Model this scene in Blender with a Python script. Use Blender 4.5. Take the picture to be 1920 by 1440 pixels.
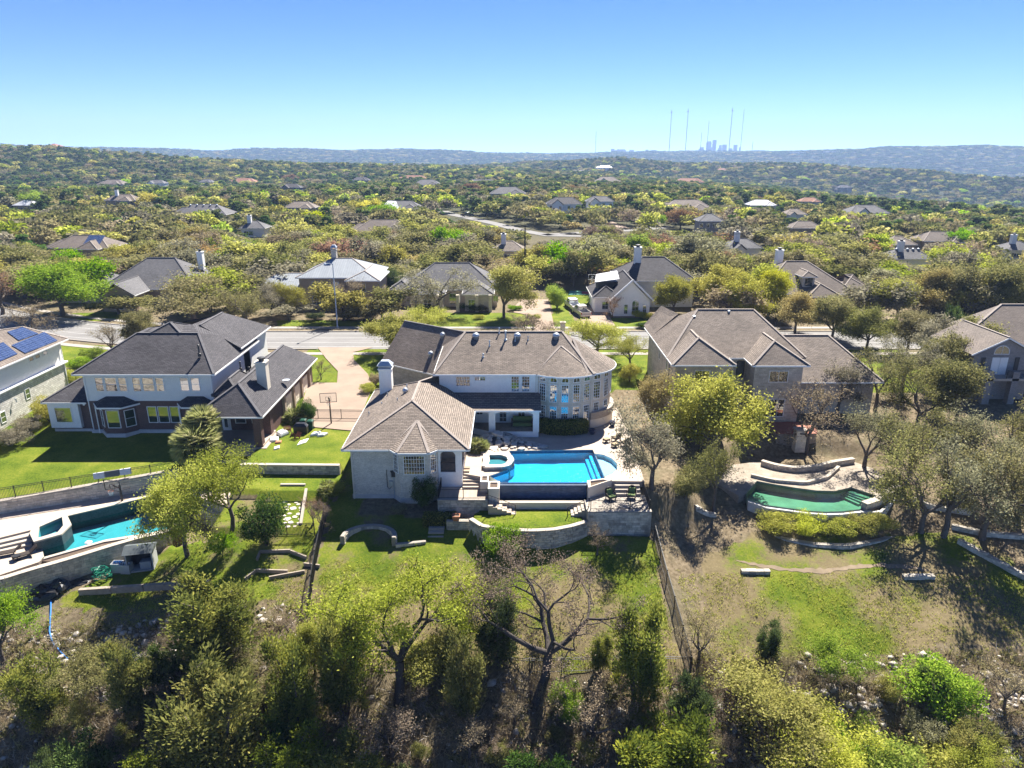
import bpy, math, random
import numpy as np
from mathutils import Vector, Matrix
for o in list(bpy.data.objects): bpy.data.objects.remove(o)
SC = bpy.context.scene
COL = SC.collection
R = math.radians
# ---------------------------------------------------------------- camera
PITCH, FPX, CAMH = R(18.3), 1331.0, 29.0
cam_d = bpy.data.cameras.new('camera'); cam = bpy.data.objects.new('camera', cam_d); COL.objects.link(cam)
cam_d.sensor_width = 36; cam_d.lens = 36 * FPX / 1920; cam_d.clip_start = 0.5; cam_d.clip_end = 60000
cam.location = (0, 0, CAMH); cam.rotation_euler = (R(90) - PITCH, 0, 0); SC.camera = cam
# ---------------------------------------------------------------- sky and sun
SUN_EL, SUN_AZ = R(50.5), R(19)          # azimuth measured from +Y towards +X
W = bpy.data.worlds.new('World'); SC.world = W; W.use_nodes = True
wn = W.node_tree; bg = wn.nodes['Background']
sky = wn.nodes.new('ShaderNodeTexSky'); sky.sky_type = 'NISHITA'; sky.sun_disc = False
sky.sun_elevation = SUN_EL; sky.sun_rotation = SUN_AZ; sky.altitude = 3000
sky.air_density = 0.5; sky.dust_density = 0.0; sky.ozone_density = 2.0
hsv = wn.nodes.new('ShaderNodeHueSaturation'); hsv.inputs['Saturation'].default_value = 1.3; hsv.inputs['Hue'].default_value = .512
wn.links.new(sky.outputs[0], hsv.inputs['Color']); wn.links.new(hsv.outputs[0], bg.inputs[0]); bg.inputs[1].default_value = 0.066
sd = bpy.data.lights.new('sun', 'SUN'); sd.energy = 5.0; sd.angle = R(0.55); sd.color = (1, 0.95, 0.86)
so = bpy.data.objects.new('sun', sd); COL.objects.link(so)
sdir = Vector((math.sin(SUN_AZ) * math.cos(SUN_EL), math.cos(SUN_AZ) * math.cos(SUN_EL), math.sin(SUN_EL)))
so.rotation_euler = sdir.to_track_quat('Z', 'Y').to_euler(); so.location = (0, 60, 90)
SC.view_settings.view_transform = 'Standard'; SC.view_settings.look = 'None'
SC.view_settings.exposure = 1.75; SC.view_settings.gamma = 1; SC.view_settings.use_curve_mapping = False
SC.cycles.use_denoising = True; SC.cycles.use_adaptive_sampling = True; SC.cycles.adaptive_threshold = .005; SC.cycles.sample_clamp_indirect = 6; SC.cycles.sample_clamp_direct = 12; SC.cycles.max_bounces = 6; SC.cycles.transparent_max_bounces = 8
SC.cycles.diffuse_bounces = 4; SC.cycles.glossy_bounces = 3; SC.cycles.volume_bounces = 0
SC.cycles.caustics_reflective = False; SC.cycles.caustics_refractive = False
# ---------------------------------------------------------------- helpers
rnd = random.Random(7)
SP, CP = math.sin(PITCH), math.cos(PITCH)
def A(x, y, z=None, Y=None):
    """world point seen at photo pixel (x,y), on height z or on the plane Y"""
    u, v = (x - 960) / FPX, (y - 720) / FPX
    d, w = SP + v * CP, CP - v * SP
    k = (CAMH - z) / d if z is not None else Y / w
    return Vector((k * u, k * w, CAMH - k * d))
class MB:
    def __init__(s): s.v = []; s.f = []
    def add(s, vs, fs):
        n = len(s.v); s.v += [tuple(p) for p in vs]; s.f += [tuple(i + n for i in f) for f in fs]; return s
    def box(s, x0, x1, y0, y1, z0, z1):
        return s.add([(x0,y0,z0),(x1,y0,z0),(x1,y1,z0),(x0,y1,z0),(x0,y0,z1),(x1,y0,z1),(x1,y1,z1),(x0,y1,z1)],
            [(0,3,2,1),(4,5,6,7),(0,1,5,4),(1,2,6,5),(2,3,7,6),(3,0,4,7)])
    def obox(s, c, ux, sx, sy, z0, z1):
        """box centred at c (xy), its x axis along ux, sizes sx, sy"""
        ux = Vector((ux[0], ux[1])).normalized(); uy = Vector((-ux.y, ux.x)); c = Vector((c[0], c[1]))
        q = [c - ux*sx/2 - uy*sy/2, c + ux*sx/2 - uy*sy/2, c + ux*sx/2 + uy*sy/2, c - ux*sx/2 + uy*sy/2]
        return s.prism([(p.x, p.y) for p in q], z0, z1)
    def prism(s, poly, z0, z1, taper=None):
        n = len(poly)
        a = sum(poly[i][0]*poly[(i+1)%n][1]-poly[(i+1)%n][0]*poly[i][1] for i in range(n))
        if a < 0: poly = poly[::-1]
        zb = z0 if callable(z0) else (lambda x, y: z0)
        zt = z1 if callable(z1) else (lambda x, y: z1)
        vs = [(x, y, zb(x, y)) for x, y in poly] + [(x, y, zt(x, y)) for x, y in poly]
        fs = [tuple(range(n))[::-1], tuple(range(n, 2*n))] + [(i, (i+1) % n, (i+1) % n + n, i + n) for i in range(n)]
        return s.add(vs, fs)
    def face(s, *pts): return s.add(pts, [tuple(range(len(pts)))])
    def tube(s, pts, r, n=6, cap=True):
        rs = r if isinstance(r, (list, tuple)) else [r]*len(pts)
        pts = [Vector(p) for p in pts]; base = len(s.v); m = len(pts)
        for i, p in enumerate(pts):
            t = (pts[min(i+1, m-1)] - pts[max(i-1, 0)]).normalized()
            a = t.cross(Vector((0, 0, 1)) if abs(t.z) < .9 else Vector((1, 0, 0))).normalized(); b = t.cross(a)
            for k in range(n):
                th = 2*math.pi*k/n; s.v.append(tuple(p + (a*math.cos(th) + b*math.sin(th))*rs[i]))
        for i in range(m-1):
            for k in range(n):
                s.f.append((base+i*n+k, base+i*n+(k+1) % n, base+(i+1)*n+(k+1) % n, base+(i+1)*n+k))
        if cap: s.f.append(tuple(base+k for k in range(n))[::-1]); s.f.append(tuple(base+(m-1)*n+k for k in range(n)))
        return s
    def lathe(s, c, prof, n=14):
        """prof: (r,z) pairs from bottom to top around the point c"""
        base = len(s.v); m = len(prof)
        for r, z in prof:
            for k in range(n):
                th = 2*math.pi*k/n; s.v.append((c[0]+r*math.cos(th), c[1]+r*math.sin(th), c[2]+z))
        for i in range(m-1):
            for k in range(n):
                s.f.append((base+i*n+k, base+i*n+(k+1) % n, base+(i+1)*n+(k+1) % n, base+(i+1)*n+k))
        s.f.append(tuple(base+k for k in range(n))[::-1]); s.f.append(tuple(base+(m-1)*n+k for k in range(n)))
        return s
    def bar(s, p, q, w=.05, h=None):
        """rectangular bar from p to q, width w, height h"""
        h = h or w; p = Vector(p); q = Vector(q); t = (q-p).normalized()
        a = t.cross(Vector((0, 0, 1)) if abs(t.z) < .95 else Vector((0, 1, 0))).normalized()*(w/2); b = a.cross(t).normalized()*(h/2)
        vs = [p-a-b, p+a-b, p+a+b, p-a+b, q-a-b, q+a-b, q+a+b, q-a+b]
        return s.add(vs, [(0,1,2,3),(7,6,5,4),(4,5,1,0),(5,6,2,1),(6,7,3,2),(7,4,0,3)])
    def build(s, name, mat, parent=None, smooth=False, kind=None, off=None):
        me = bpy.data.meshes.new(name)
        o = bpy.data.objects.new(name, me); COL.objects.link(o)
        d = Vector((0, 0, 0)) if off is None else Vector(off)
        if parent is not None:
            o.parent = parent; p = parent
            while p is not None: d = d + Vector(p.location); p = p.parent
        me.from_pydata([(v[0]-d.x, v[1]-d.y, v[2]-d.z) for v in s.v], [], s.f)
        me.materials.append(mat)
        if smooth: me.shade_smooth()
        if kind: o['kind'] = kind
        return o
def tag(o, label=None, cat=None, group=None, kind=None):
    if label: o['label'] = label
    if cat: o['category'] = cat
    if group: o['group'] = group
    if kind: o['kind'] = kind
    return o
def thing(name, label, cat, loc=(0, 0, 0), group=None, rz=0):
    o = bpy.data.objects.new(name, None); COL.objects.link(o); o.location = loc; o.rotation_euler = (0, 0, rz)
    o.empty_display_size = .3
    return tag(o, label, cat, group)
def struct(name, mb, mat, **k):
    o = mb.build(name, mat, **k); o['kind'] = 'structure'; return o
def copy_tree(o, loc=None, rz=None, label=None, scale=None, parent=None, group=None):
    c = o.copy(); COL.objects.link(c); c.parent = parent
    if loc is not None: c.location = loc
    if rz is not None: c.rotation_euler = (0, 0, rz)
    if scale is not None: c.scale = scale if hasattr(scale, '__len__') else (scale,)*3
    if label: c['label'] = label
    if group: c['group'] = group
    for ch in list(o.children): copy_tree(ch, parent=c)
    return c
# ---------------------------------------------------------------- materials
class NT:
    def __init__(s, name):
        s.m = bpy.data.materials.new(name); s.m.use_nodes = True; s.t = s.m.node_tree
        s.b = s.t.nodes['Principled BSDF']; s.out = s.t.nodes['Material Output']
    def n(s, typ, props=None, **ins):
        x = s.t.nodes.new('ShaderNode' + typ)
        for k, v in (props or {}).items(): setattr(x, k, v)
        for k, v in ins.items():
            k = int(k[1:]) if k[0] == '_' and k[1:].isdigit() else k.replace('_', ' ')
            if isinstance(v, bpy.types.NodeSocket): s.t.links.new(v, x.inputs[k])
            else: x.inputs[k].default_value = v
        return x
    def l(s, a, b): s.t.links.new(a, b)
    def noise(s, vec, scale, detail=4, rough=.6):
        x = s.n('TexNoise', Vector=vec, Scale=scale, Detail=detail, Roughness=rough); return x.outputs['Fac']
    def ramp(s, fac, stops):
        x = s.n('ValToRGB', Fac=fac); e = x.color_ramp.elements
        while len(e) < len(stops): e.new(.5)
        for i, (p, c) in enumerate(stops): e[i].position = p; e[i].color = (*c, 1)
        return x.outputs['Color']
    def mix(s, fac, a, b, mode='MIX'):
        x = s.t.nodes.new('ShaderNodeMix'); x.data_type = 'RGBA'; x.blend_type = mode
        for i, v in ((0, fac), (6, a), (7, b)):
            if isinstance(v, bpy.types.NodeSocket): s.l(v, x.inputs[i])
            elif i == 0: x.inputs[0].default_value = v
            else: x.inputs[i].default_value = (*v[:3], 1)
        return x.outputs[2]
    def math(s, op, a, b=0., c=0.):
        x = s.t.nodes.new('ShaderNodeMath'); x.operation = op
        for i, v in enumerate((a, b, c)):
            if isinstance(v, bpy.types.NodeSocket): s.l(v, x.inputs[i])
            else: x.inputs[i].default_value = v
        return x.outputs[0]
    def vm(s, op, a, b=(0, 0, 0)):
        x = s.t.nodes.new('ShaderNodeVectorMath'); x.operation = op
        for i, v in enumerate((a, b)):
            if isinstance(v, bpy.types.NodeSocket): s.l(v, x.inputs[i])
            else: x.inputs[i].default_value = v
        return x.outputs['Value'] if op == 'DOT_PRODUCT' else x.outputs[0]
    def fin(s, col=None, rough=.8, bump=None, bs=.3, bd=.05, spec=.3, metal=0.):
        if col is not None:
            if isinstance(col, bpy.types.NodeSocket): s.l(col, s.b.inputs['Base Color'])
            else: s.b.inputs['Base Color'].default_value = (*col, 1)
        if isinstance(rough, bpy.types.NodeSocket): s.l(rough, s.b.inputs['Roughness'])
        else: s.b.inputs['Roughness'].default_value = rough
        s.b.inputs['Specular IOR Level'].default_value = spec; s.b.inputs['Metallic'].default_value = metal
        if bump is not None:
            x = s.n('Bump', Height=bump, Strength=bs, Distance=bd); s.l(x.outputs[0], s.b.inputs['Normal'])
        return s.m
def pos(t): return t.n('NewGeometry').outputs['Position']
def plain(name, c, rough=.6, var=.12, scale=3., spec=.3, metal=0., bs=.15, fine=18.):
    t = NT(name); p = pos(t)
    f = t.noise(p, scale); g = t.noise(p, fine, 2)
    lo = tuple(max(0, x*(1-var)) for x in c); hi = tuple(x*(1+var) for x in c)
    col = t.ramp(f, [(.3, lo), (.7, hi)]); col = t.mix(.25, col, t.ramp(g, [(.3, tuple(x*.75 for x in c)), (.7, tuple(min(1, x*1.2) for x in c))]))
    return t.fin(col, rough, g, bs, .02, spec, metal)
def coursed(name, c1, c2, mortar, bw, bh, ms=.012, rough=.85, blot=.25, bscale=.5, bs=.35, offset=.5, tint=None, msm=.1, grain=0.3, bd=.015):
    """rows of pieces laid level: horizontal coordinate taken along the face, vertical one from the height"""
    t = NT(name); g = t.n('NewGeometry'); P, N = g.outputs['Position'], g.outputs['True Normal']
    h = t.vm('NORMALIZE', t.vm('CROSS_PRODUCT', N, (0, 0, 1))); u = t.vm('DOT_PRODUCT', P, h)
    z = t.n('SeparateXYZ', Vector=P).outputs[2]
    wob = t.math('MULTIPLY', t.math('SUBTRACT', t.noise(P, .9, 2), .5), bh*.35)
    v = t.n('CombineXYZ', X=u, Y=t.math('ADD', z, wob)).outputs[0]
    b = t.n('TexBrick', Vector=v, Color1=(*c1, 1), Color2=(*c2, 1), Mortar=(*mortar, 1), Scale=1., Mortar_Size=ms,
            Mortar_Smooth=msm, Bias=0., Brick_Width=bw, Row_Height=bh); b.offset = offset
    col = b.outputs['Color']
    n1 = t.noise(P, bscale, 5); n2 = t.noise(P, 9., 3)
    col = t.mix(1., col, t.ramp(n1, [(.25, (1-blot,)*3), (.75, (1+blot*.6,)*3)]), 'MULTIPLY')
    col = t.mix(1., col, t.ramp(n2, [(.25, (1-grain*.6,)*3), (.75, (1+grain*.5,)*3)]), 'MULTIPLY')
    if tint: col = t.mix(t.ramp(t.noise(P, .25, 3), [(.5, (0,)*3), (.7, (.7,)*3)]), col, tint)
    hgt = t.math('ADD', t.math('MULTIPLY', b.outputs['Fac'], -1.), t.math('MULTIPLY', n2, .6))
    return t.fin(col, rough, hgt, bs, bd, .25)
def glass(name, c=(.02, .03, .035), g=.4):
    t = NT(name); p = pos(t); bp = t.n('Bump', Height=t.noise(p, 1.3, 1), Strength=.06, Distance=.05)
    d = t.n('BsdfDiffuse', Color=(*c, 1)); gl = t.n('BsdfGlossy', Color=(.9, .95, 1, 1), Roughness=.02, Normal=bp.outputs[0])
    fr = t.n('Fresnel', IOR=1.5); fac = t.math('ADD', t.math('MULTIPLY', fr.outputs[0], 1-g), g)
    m = t.n('MixShader', _0=fac, _1=d.outputs[0], _2=gl.outputs[0]); t.l(m.outputs[0], t.out.inputs[0]); return t.m
def water(name, tint, rip=.25, sc=1.6):
    t = NT(name); p = pos(t); h = t.math('ADD', t.noise(p, sc, 3), t.math('MULTIPLY', t.noise(p, sc*5, 2), .3))
    bp = t.n('Bump', Height=h, Strength=rip, Distance=.12)
    tr = t.n('BsdfTransparent', Color=(*tint, 1)); gl = t.n('BsdfGlossy', Color=(1, 1, 1, 1), Roughness=.13, Normal=bp.outputs[0])
    fr = t.n('Fresnel', IOR=1.33, Normal=bp.outputs[0])
    m = t.n('MixShader', _0=fr.outputs[0], _1=tr.outputs[0], _2=gl.outputs[0]); t.l(m.outputs[0], t.out.inputs[0]); return t.m
def leaf(name, c1, c2, c3, trans=.42, hv=.12):
    """leaf colours drawn from a per-leaf value and from where the clump stands"""
    t = NT(name); a = t.n('Attribute', {'attribute_name': 'tint'}).outputs['Fac']
    r = t.n('ObjectInfo').outputs['Random']
    col = t.ramp(a, [(.08, c1), (.5, c2), (.95, c3)])
    hs = t.n('HueSaturation', Color=col, Hue=t.math('ADD', .5 - hv*.18, t.math('MULTIPLY', r, hv*.36)), Saturation=t.math('ADD', 1-hv, t.math('MULTIPLY', r, 2*hv)),
             Value=t.math('ADD', 1.-hv*1.6, t.math('MULTIPLY', t.math('FRACT', t.math('MULTIPLY', r, 7.31)), hv*3.2)))
    d = t.n('BsdfDiffuse', Color=hs.outputs[0]); tl = t.n('BsdfTranslucent', Color=hs.outputs[0])
    m = t.n('MixShader', _0=trans, _1=d.outputs[0], _2=tl.outputs[0])
    t.l(m.outputs[0], t.out.inputs[0]); return t.m
MT = {}
MT['roof_tan'] = coursed('shingle_tan', (.29, .235, .19), (.185, .15, .122), (.065, .052, .044), .42, .085, .016, blot=.28, msm=.3, bscale=.35, tint=None, bs=.5, grain=.5)
MT['roof_char'] = coursed('shingle_charcoal', (.10, .094, .10), (.06, .056, .062), (.022, .02, .022), .42, .085, .016, blot=.28, msm=.3, bscale=.35, bs=.5, grain=.5)
MT['roof_brown'] = coursed('shingle_brown', (.22, .18, .15), (.16, .13, .11), (.08, .065, .055), .42, .085, .016, blot=.28, msm=.3, bscale=.3, bs=.5, grain=.5)
MT['roof_grey'] = coursed('shingle_grey', (.17, .165, .17), (.12, .117, .12), (.07, .067, .07), .42, .085, .016, blot=.28, msm=.3, bscale=.3, bs=.5, grain=.5)
MT['roof_red'] = coursed('tile_red', (.36, .17, .10), (.28, .13, .08), (.12, .06, .04), .3, .1, .012, blot=.2)
MT['ridge_tan'] = plain('ridge_cap_tan', (.27, .23, .2), .9, .15)
MT['ridge_char'] = plain('ridge_cap_charcoal', (.11, .105, .11), .9, .15)
MT['roof_metal'] = coursed('standing_seam_metal', (.30, .32, .335), (.27, .29, .31), (.16, .175, .19), .45, 50, .03, rough=.35, blot=.1)
MT['metal_white'] = coursed('white_metal_roof', (.50, .51, .53), (.46, .47, .49), (.3, .32, .34), .45, 50, .03, rough=.4, blot=.1)
MT['stone_cream'] = coursed('limestone_cream', (.70, .62, .50), (.58, .51, .41), (.52, .47, .39), .55, .22, .012, blot=.15, bscale=.8, grain=.35)
MT['brick_white'] = coursed('washed_brick', (.70, .64, .55), (.56, .51, .43), (.60, .56, .48), .24, .08, .01, blot=.2, bscale=1.2, grain=.4)
MT['brick_red'] = coursed('dark_red_brick', (.13, .055, .042), (.09, .04, .034), (.20, .17, .15), .24, .08, .01, blot=.2, bscale=1.2)
MT['brick_tan'] = coursed('tan_brick', (.40, .31, .22), (.33, .25, .18), (.38, .33, .28), .3, .1, .012, blot=.2)
MT['stone_blend'] = coursed('blended_stone', (.58, .52, .43), (.44, .38, .30), (.46, .41, .34), .5, .2, .015, blot=.25, bscale=1., grain=.4)
MT['brick_grey'] = coursed('grey_brick', (.26, .24, .23), (.19, .175, .17), (.30, .29, .28), .24, .08, .01, blot=.2)
MT['stucco_white'] = plain('white_painted_brick', (.87, .84, .78), .8, .05, 2.)
MT['siding_grey'] = plain('pale_grey_siding', (.70, .69, .65), .75, .05, 2.)
MT['stucco_cream'] = plain('cream_stucco', (.66, .58, .47), .85, .08, 2.)
MT['concrete'] = plain('foundation_concrete', (.50, .49, .47), .9, .12, 2.)
MT['trim_white'] = plain('white_trim', (.78, .77, .74), .55, .04)
MT['trim_cream'] = plain('cream_trim', (.66, .60, .50), .6, .05)
MT['trim_dark'] = plain('dark_trim', (.03, .03, .032), .5, .1)
MT['glass'] = glass('window_glass', (.02, .03, .035), .27); MT['glass_lit'] = glass('window_glass_pale', (.25, .3, .33), .35)
MT['dark'] = plain('dark_interior', (.05, .045, .04), .9)
MT['galv'] = plain('galvanised_steel', (.42, .46, .5), .45, .1, spec=.5, metal=.5)
MT['iron'] = plain('black_iron', (.02, .02, .022), .5, .1)
MT['mortar'] = plain('recessed_mortar', (.30, .27, .23), .95, .15)
def stone(name, c, var=.35):
    t = NT(name); p = pos(t); r = t.n('ObjectInfo').outputs['Random']
    base = t.ramp(r, [(0, tuple(x*(1-var) for x in c)), (.5, c), (1, tuple(min(1, x*(1+var*.5)) for x in c))])
    n = t.noise(p, 3., 5, .65); col = t.mix(1., base, t.ramp(n, [(.3, (.68, .66, .64)), (.65, (1.08, 1.06, 1.04))]), 'MULTIPLY')
    st = t.noise(p, .55, 4); col = t.mix(t.ramp(st, [(.52, (0,)*3), (.68, (.55,)*3)]), col, (.12, .11, .10))
    return t.fin(col, .9, t.noise(p, 14., 4), .5, .03, .2)
MT['block_grey'] = stone('weathered_limestone_block', (.58, .53, .44))
MT['block_cream'] = stone('cream_limestone_block', (.62, .55, .44), .25)
MT['flag'] = stone('flagstone', (.52, .48, .43), .3)
MT['flag_white'] = stone('white_flagstone', (.58, .53, .46), .2)
MT['cap'] = plain('limestone_cap', (.37, .325, .27), .85, .12, 2.)
MT['deck'] = plain('pool_deck_concrete', (.40, .33, .265), .9, .14, .8)
MT['wood'] = plain('weathered_timber', (.30, .25, .2), .9, .25, 3.)
MT['wood_red'] = plain('redwood_deck', (.28, .11, .07), .8, .2, 2.)
MT['plastic_black'] = plain('black_plastic', (.03, .03, .032), .4, .2)
MT['white'] = plain('white_paint', (.8, .8, .8), .5, .03)
MT['hedge_core'] = plain('hedge_core', (.02, .03, .01), 1., .3)
# ---------------------------------------------------------------- terrain
PY = np.array([-400, 0, 20, 30, 36, 40, 44, 48, 52, 56, 60, 66, 74, 82, 92, 100.])
P_L = np.array([-70, -30, -22, -16, -13, -10.8, -9.3, -8.0, -6.6, -6.1, -4.6, -2.6, -1.4, -.8, -.3, 0])
P_M = np.array([-70, -30, -20, -14, -11, -9.2, -7.3, -5.9, -4.8, -3.7, -2.7, -2.0, -1.2, -.6, -.2, 0])
P_R = np.array([-70, -30, -20, -15, -12, -10.2, -8.6, -7.2, -6.0, -5.1, -4.3, -3.2, -1.8, -1., -.3, 0])
FX = np.array([-900, 0, 200, 450, 640, 850, 1040, 1140, 1250, 1400, 1600, 1920, 2800.])
FD = np.array([140, 450, 700, 1100, 1280, 1600, 2300, 3000, 4000, 5200, 7000, 30000.])
FZ = np.array([[0]*13, [2, 2, 1, 0, 0, 0, 0, 0, -1, -2, -5, -8, -8],
    [-4, -4, -6, -8, -8, -5, -5, -7, -8, -12, -20, -28, -28],
    [26, 26, 25, 12, 2, -2, -10, -15, -20, -30, -48, -55, -55],
    [18, 18, 17, 4, -6, -6, -14, -18, -24, -34, -52, -62, -62],
    [2, 2, 0, -4, -10, -12, 0, 6, -5, -6, -16, -30, -38],
    [-40, -40, -40, -50, -60, -60, -50, -50, -60, -70, -80, -90, -90],
    [0, 0, 0, -30, -40, -40, -50, -50, -50, -60, -60, -80, -80],
    [50, 46, 24, 16, 18, 15, -4, -10, -8, 6, 30, 34, 34],
    [20, 20, 10, -20, -20, -20, -10, 6, 12, 14, 10, 0, 0],
    [-20]*13, [-20]*13], float)
def fnoise(x, y, s, seed=0):
    return (np.sin(x/s*1.7+seed) * np.cos(y/s*1.3+seed*2.1) + .5*np.sin(x/s*3.9+y/s*2.7+seed) + .35*np.cos(x/s*6.1-y/s*7.3+seed*3))/1.85
def inpoly(x, y, poly):
    r = np.zeros(np.shape(x), bool); n = len(poly)
    for i in range(n):
        x0, y0 = poly[i]; x1, y1 = poly[(i+1) % n]
        if y0 == y1: continue
        c = ((y0 > y) != (y1 > y)) & (x < (x1-x0)*(y-y0)/(y1-y0)+x0); r ^= c
    return r
FENCE_L = [(-75, 48.5), (-48.2, 60.0), (-36.4, 64.9), (-34.0, 66.0)]
TERR_FRONT = [(-3.7, 56.6), (-2.6, 55.3), (-.6, 54.75), (1.6, 54.5), (3.6, 54.7), (5.2, 55.3), (6.6, 56.1)]
POOLR_ZONE = [(18.6, 71.5), (22, 60.8), (26, 58.8), (31, 58.6), (36, 60.2), (41, 63.5), (40, 70), (33, 72)]
PADS = [
    ([(-75, 90), (-31, 90), (-31, 70), (-27, 69), (-27, 66.2), (-33.5, 66.2)] + FENCE_L[2:0:-1] + [(-75, 48.5)], lambda x, y: np.where(y > 76, np.interp(y, [76, 90], [-1.2, -.4]), -1.2-(76-y)*.085)),
    ([(-31, 92), (-17, 92), (-17, 78), (-31, 78)], lambda x, y: np.interp(y, [78, 92], [-1., -.3])),
    ([(-27.3, 80), (-16.9, 80), (-17.1, 64.9), (-27.3, 65)], lambda x, y: -1.0+0*x),
    ([(-27.3, 65), (-17.1, 64.9), (-17.4, 60.6), (-27.3, 61)], lambda x, y: -1.9+0*x),
    ([(-27.3, 61), (-17.4, 60.6), (-18.2, 56.2), (-27.3, 56.2)], lambda x, y: -2.7-(60.6-y)*.12),
    ([(-75, 46.5)] + FENCE_L[1:] + [(-27.3, 66.2), (-27.3, 56.6), (-31.5, 57.2), (-75, 38.5)], lambda x, y: -6.2+0*x),
    ([(-14.5, 62), (13, 62), (13, 88), (-14.5, 88)], lambda x, y: -1.0+0*x),
    ([(-4.4, 58.2), (12.4, 58.2), (12.4, 70), (-4.4, 70)], lambda x, y: -3.3+0*x),
    ([(-3.2, 58.7), (7.3, 58.7), (7.3, 56.3)] + TERR_FRONT[::-1], lambda x, y: -2.45+0*x),
    ([(6.6, 58.3), (12.4, 58.3), (12.4, 56.0), (6.6, 56.2)], lambda x, y: -4.3+0*x),
    ([(12.2, 60.5), (15.5, 61.5), (16.5, 74), (14, 84), (12.2, 84)], lambda x, y: -1.05+0*x, 4.),
    ([tuple(A(x, y, -3.05)[:2]) for x, y in ((1340, 905), (1372, 872), (1420, 860), (1490, 850), (1560, 855), (1600, 862), (1640, 876), (1690, 912), (1676, 930))], lambda x, y: -3.3+0*x, 3.),
    ([tuple(A(x, y, -3.2)[:2]) for x, y in ((1397, 932), (1412, 896), (1500, 905), (1600, 905), (1664, 926), (1650, 958), (1550, 964), (1440, 953))], lambda x, y: -5.6+0*x),
]
def sdist(x, y, poly):
    d = np.full(np.shape(x), 1e9); n = len(poly)
    for i in range(n):
        ax, ay = poly[i]; bx, by = poly[(i+1) % n]; L2 = (bx-ax)**2+(by-ay)**2
        t = np.clip(((x-ax)*(bx-ax)+(y-ay)*(by-ay))/max(L2, 1e-9), 0, 1); d = np.minimum(d, np.hypot(x-ax-t*(bx-ax), y-ay-t*(by-ay)))
    return np.where(inpoly(x, y, poly), 0, d)
def tz(x, y):
    x = np.asarray(x, float); y = np.asarray(y, float)
    l, m, r = np.interp(y, PY, P_L), np.interp(y, PY, P_M), np.interp(y, PY, P_R)
    wl = np.clip((-24-x)/8, 0, 1); wr = np.clip((x-12)/4, 0, 1)
    z = m*(1-wl-wr) + l*wl + r*wr
    amp = np.clip((58-y)/14, 0, 1)
    z = z + amp*(fnoise(x, y, 5.5)*.35 + fnoise(x, y, 1.8, 3)*.12)
    for pad in PADS:
        poly, fn = pad[:2]
        if len(pad) == 2: z = np.where(inpoly(x, y, poly), fn(x, y), z)
        else: w = np.clip(1-sdist(x, y, poly)/pad[2], 0, 1); w = w*w*(3-2*w); z = z*(1-w)+fn(x, y)*w
    d = np.hypot(x, y); ang = np.arctan2(x, np.maximum(y, 1e-3)); px = 960 + np.tan(np.clip(ang, -1.1, 1.1))*1331/1.05
    px = np.where(y <= 0, np.where(x < 0, -900, 2800), px)
    i = np.clip(np.searchsorted(FD, d)-1, 0, len(FD)-2); t = np.clip((d-FD[i])/(FD[i+1]-FD[i]), 0, 1); t = t*t*(3-2*t)
    cols = np.stack([np.interp(px, FX, row) for row in FZ])
    sh = np.shape(d); c2 = cols.reshape(len(FD), -1); ii = i.reshape(-1); k = np.arange(ii.size)
    zf = (c2[ii, k]*(1-t.reshape(-1)) + c2[ii+1, k]*t.reshape(-1)).reshape(sh)
    zf = zf + np.clip((d-500)/900, 0, 1)*(fnoise(x, y, 260, 1)*6 + fnoise(x, y, 90, 5)*2.5) + np.clip((d-2600)/1500, 0, 1)*(fnoise(x, y, 480, 2)*13)*np.clip((6500-d)/1500, 0, 1)
    return np.where(y > 118, z + zf*np.clip((d-140)/60, 0, 1), z)
def tzs(x, y): return float(tz(np.array([x]), np.array([y]))[0])
def axis(lo, dense0, dense1, hi, step, g):
    a = list(np.arange(dense0, dense1+1e-6, step)); s = step
    while a[-1] < hi: s *= g; a.append(a[-1]+s)
    s = step; b = [a[0]]
    while b[-1] > lo: s *= g; b.append(b[-1]-s)
    return np.array(b[:0:-1] + a)
gx = axis(-7600, -58, 52, 7600, .42, 1.06); gy = axis(-300, 34, 120, 9500, .42, 1.035)
GX, GY = np.meshgrid(gx, gy); GZ = tz(GX, GY)
def mesh_np(name, V, F, mat, smooth=False):
    """numpy mesh: V (n,3), F (m,k) all faces with k corners"""
    me = bpy.data.meshes.new(name); n, (m, k) = len(V), F.shape
    me.vertices.add(n); me.vertices.foreach_set('co', np.ascontiguousarray(V, np.float32).ravel())
    me.loops.add(m*k); me.loops.foreach_set('vertex_index', np.ascontiguousarray(F, np.int32).ravel())
    me.polygons.add(m); me.polygons.foreach_set('loop_start', np.arange(0, m*k, k, dtype=np.int32))
    me.materials.append(mat); me.update(calc_edges=True)
    if smooth: me.shade_smooth()
    return me
def link(name, me, parent=None):
    o = bpy.data.objects.new(name, me); COL.objects.link(o); o.parent = parent; return o
nx, ny = len(gx), len(gy); I = np.arange(nx*ny).reshape(ny, nx)
TF = np.stack([I[:-1, :-1], I[:-1, 1:], I[1:, 1:], I[1:, :-1]], -1).reshape(-1, 4)
TV = np.stack([GX, GY, GZ], -1).reshape(-1, 3)
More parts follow.
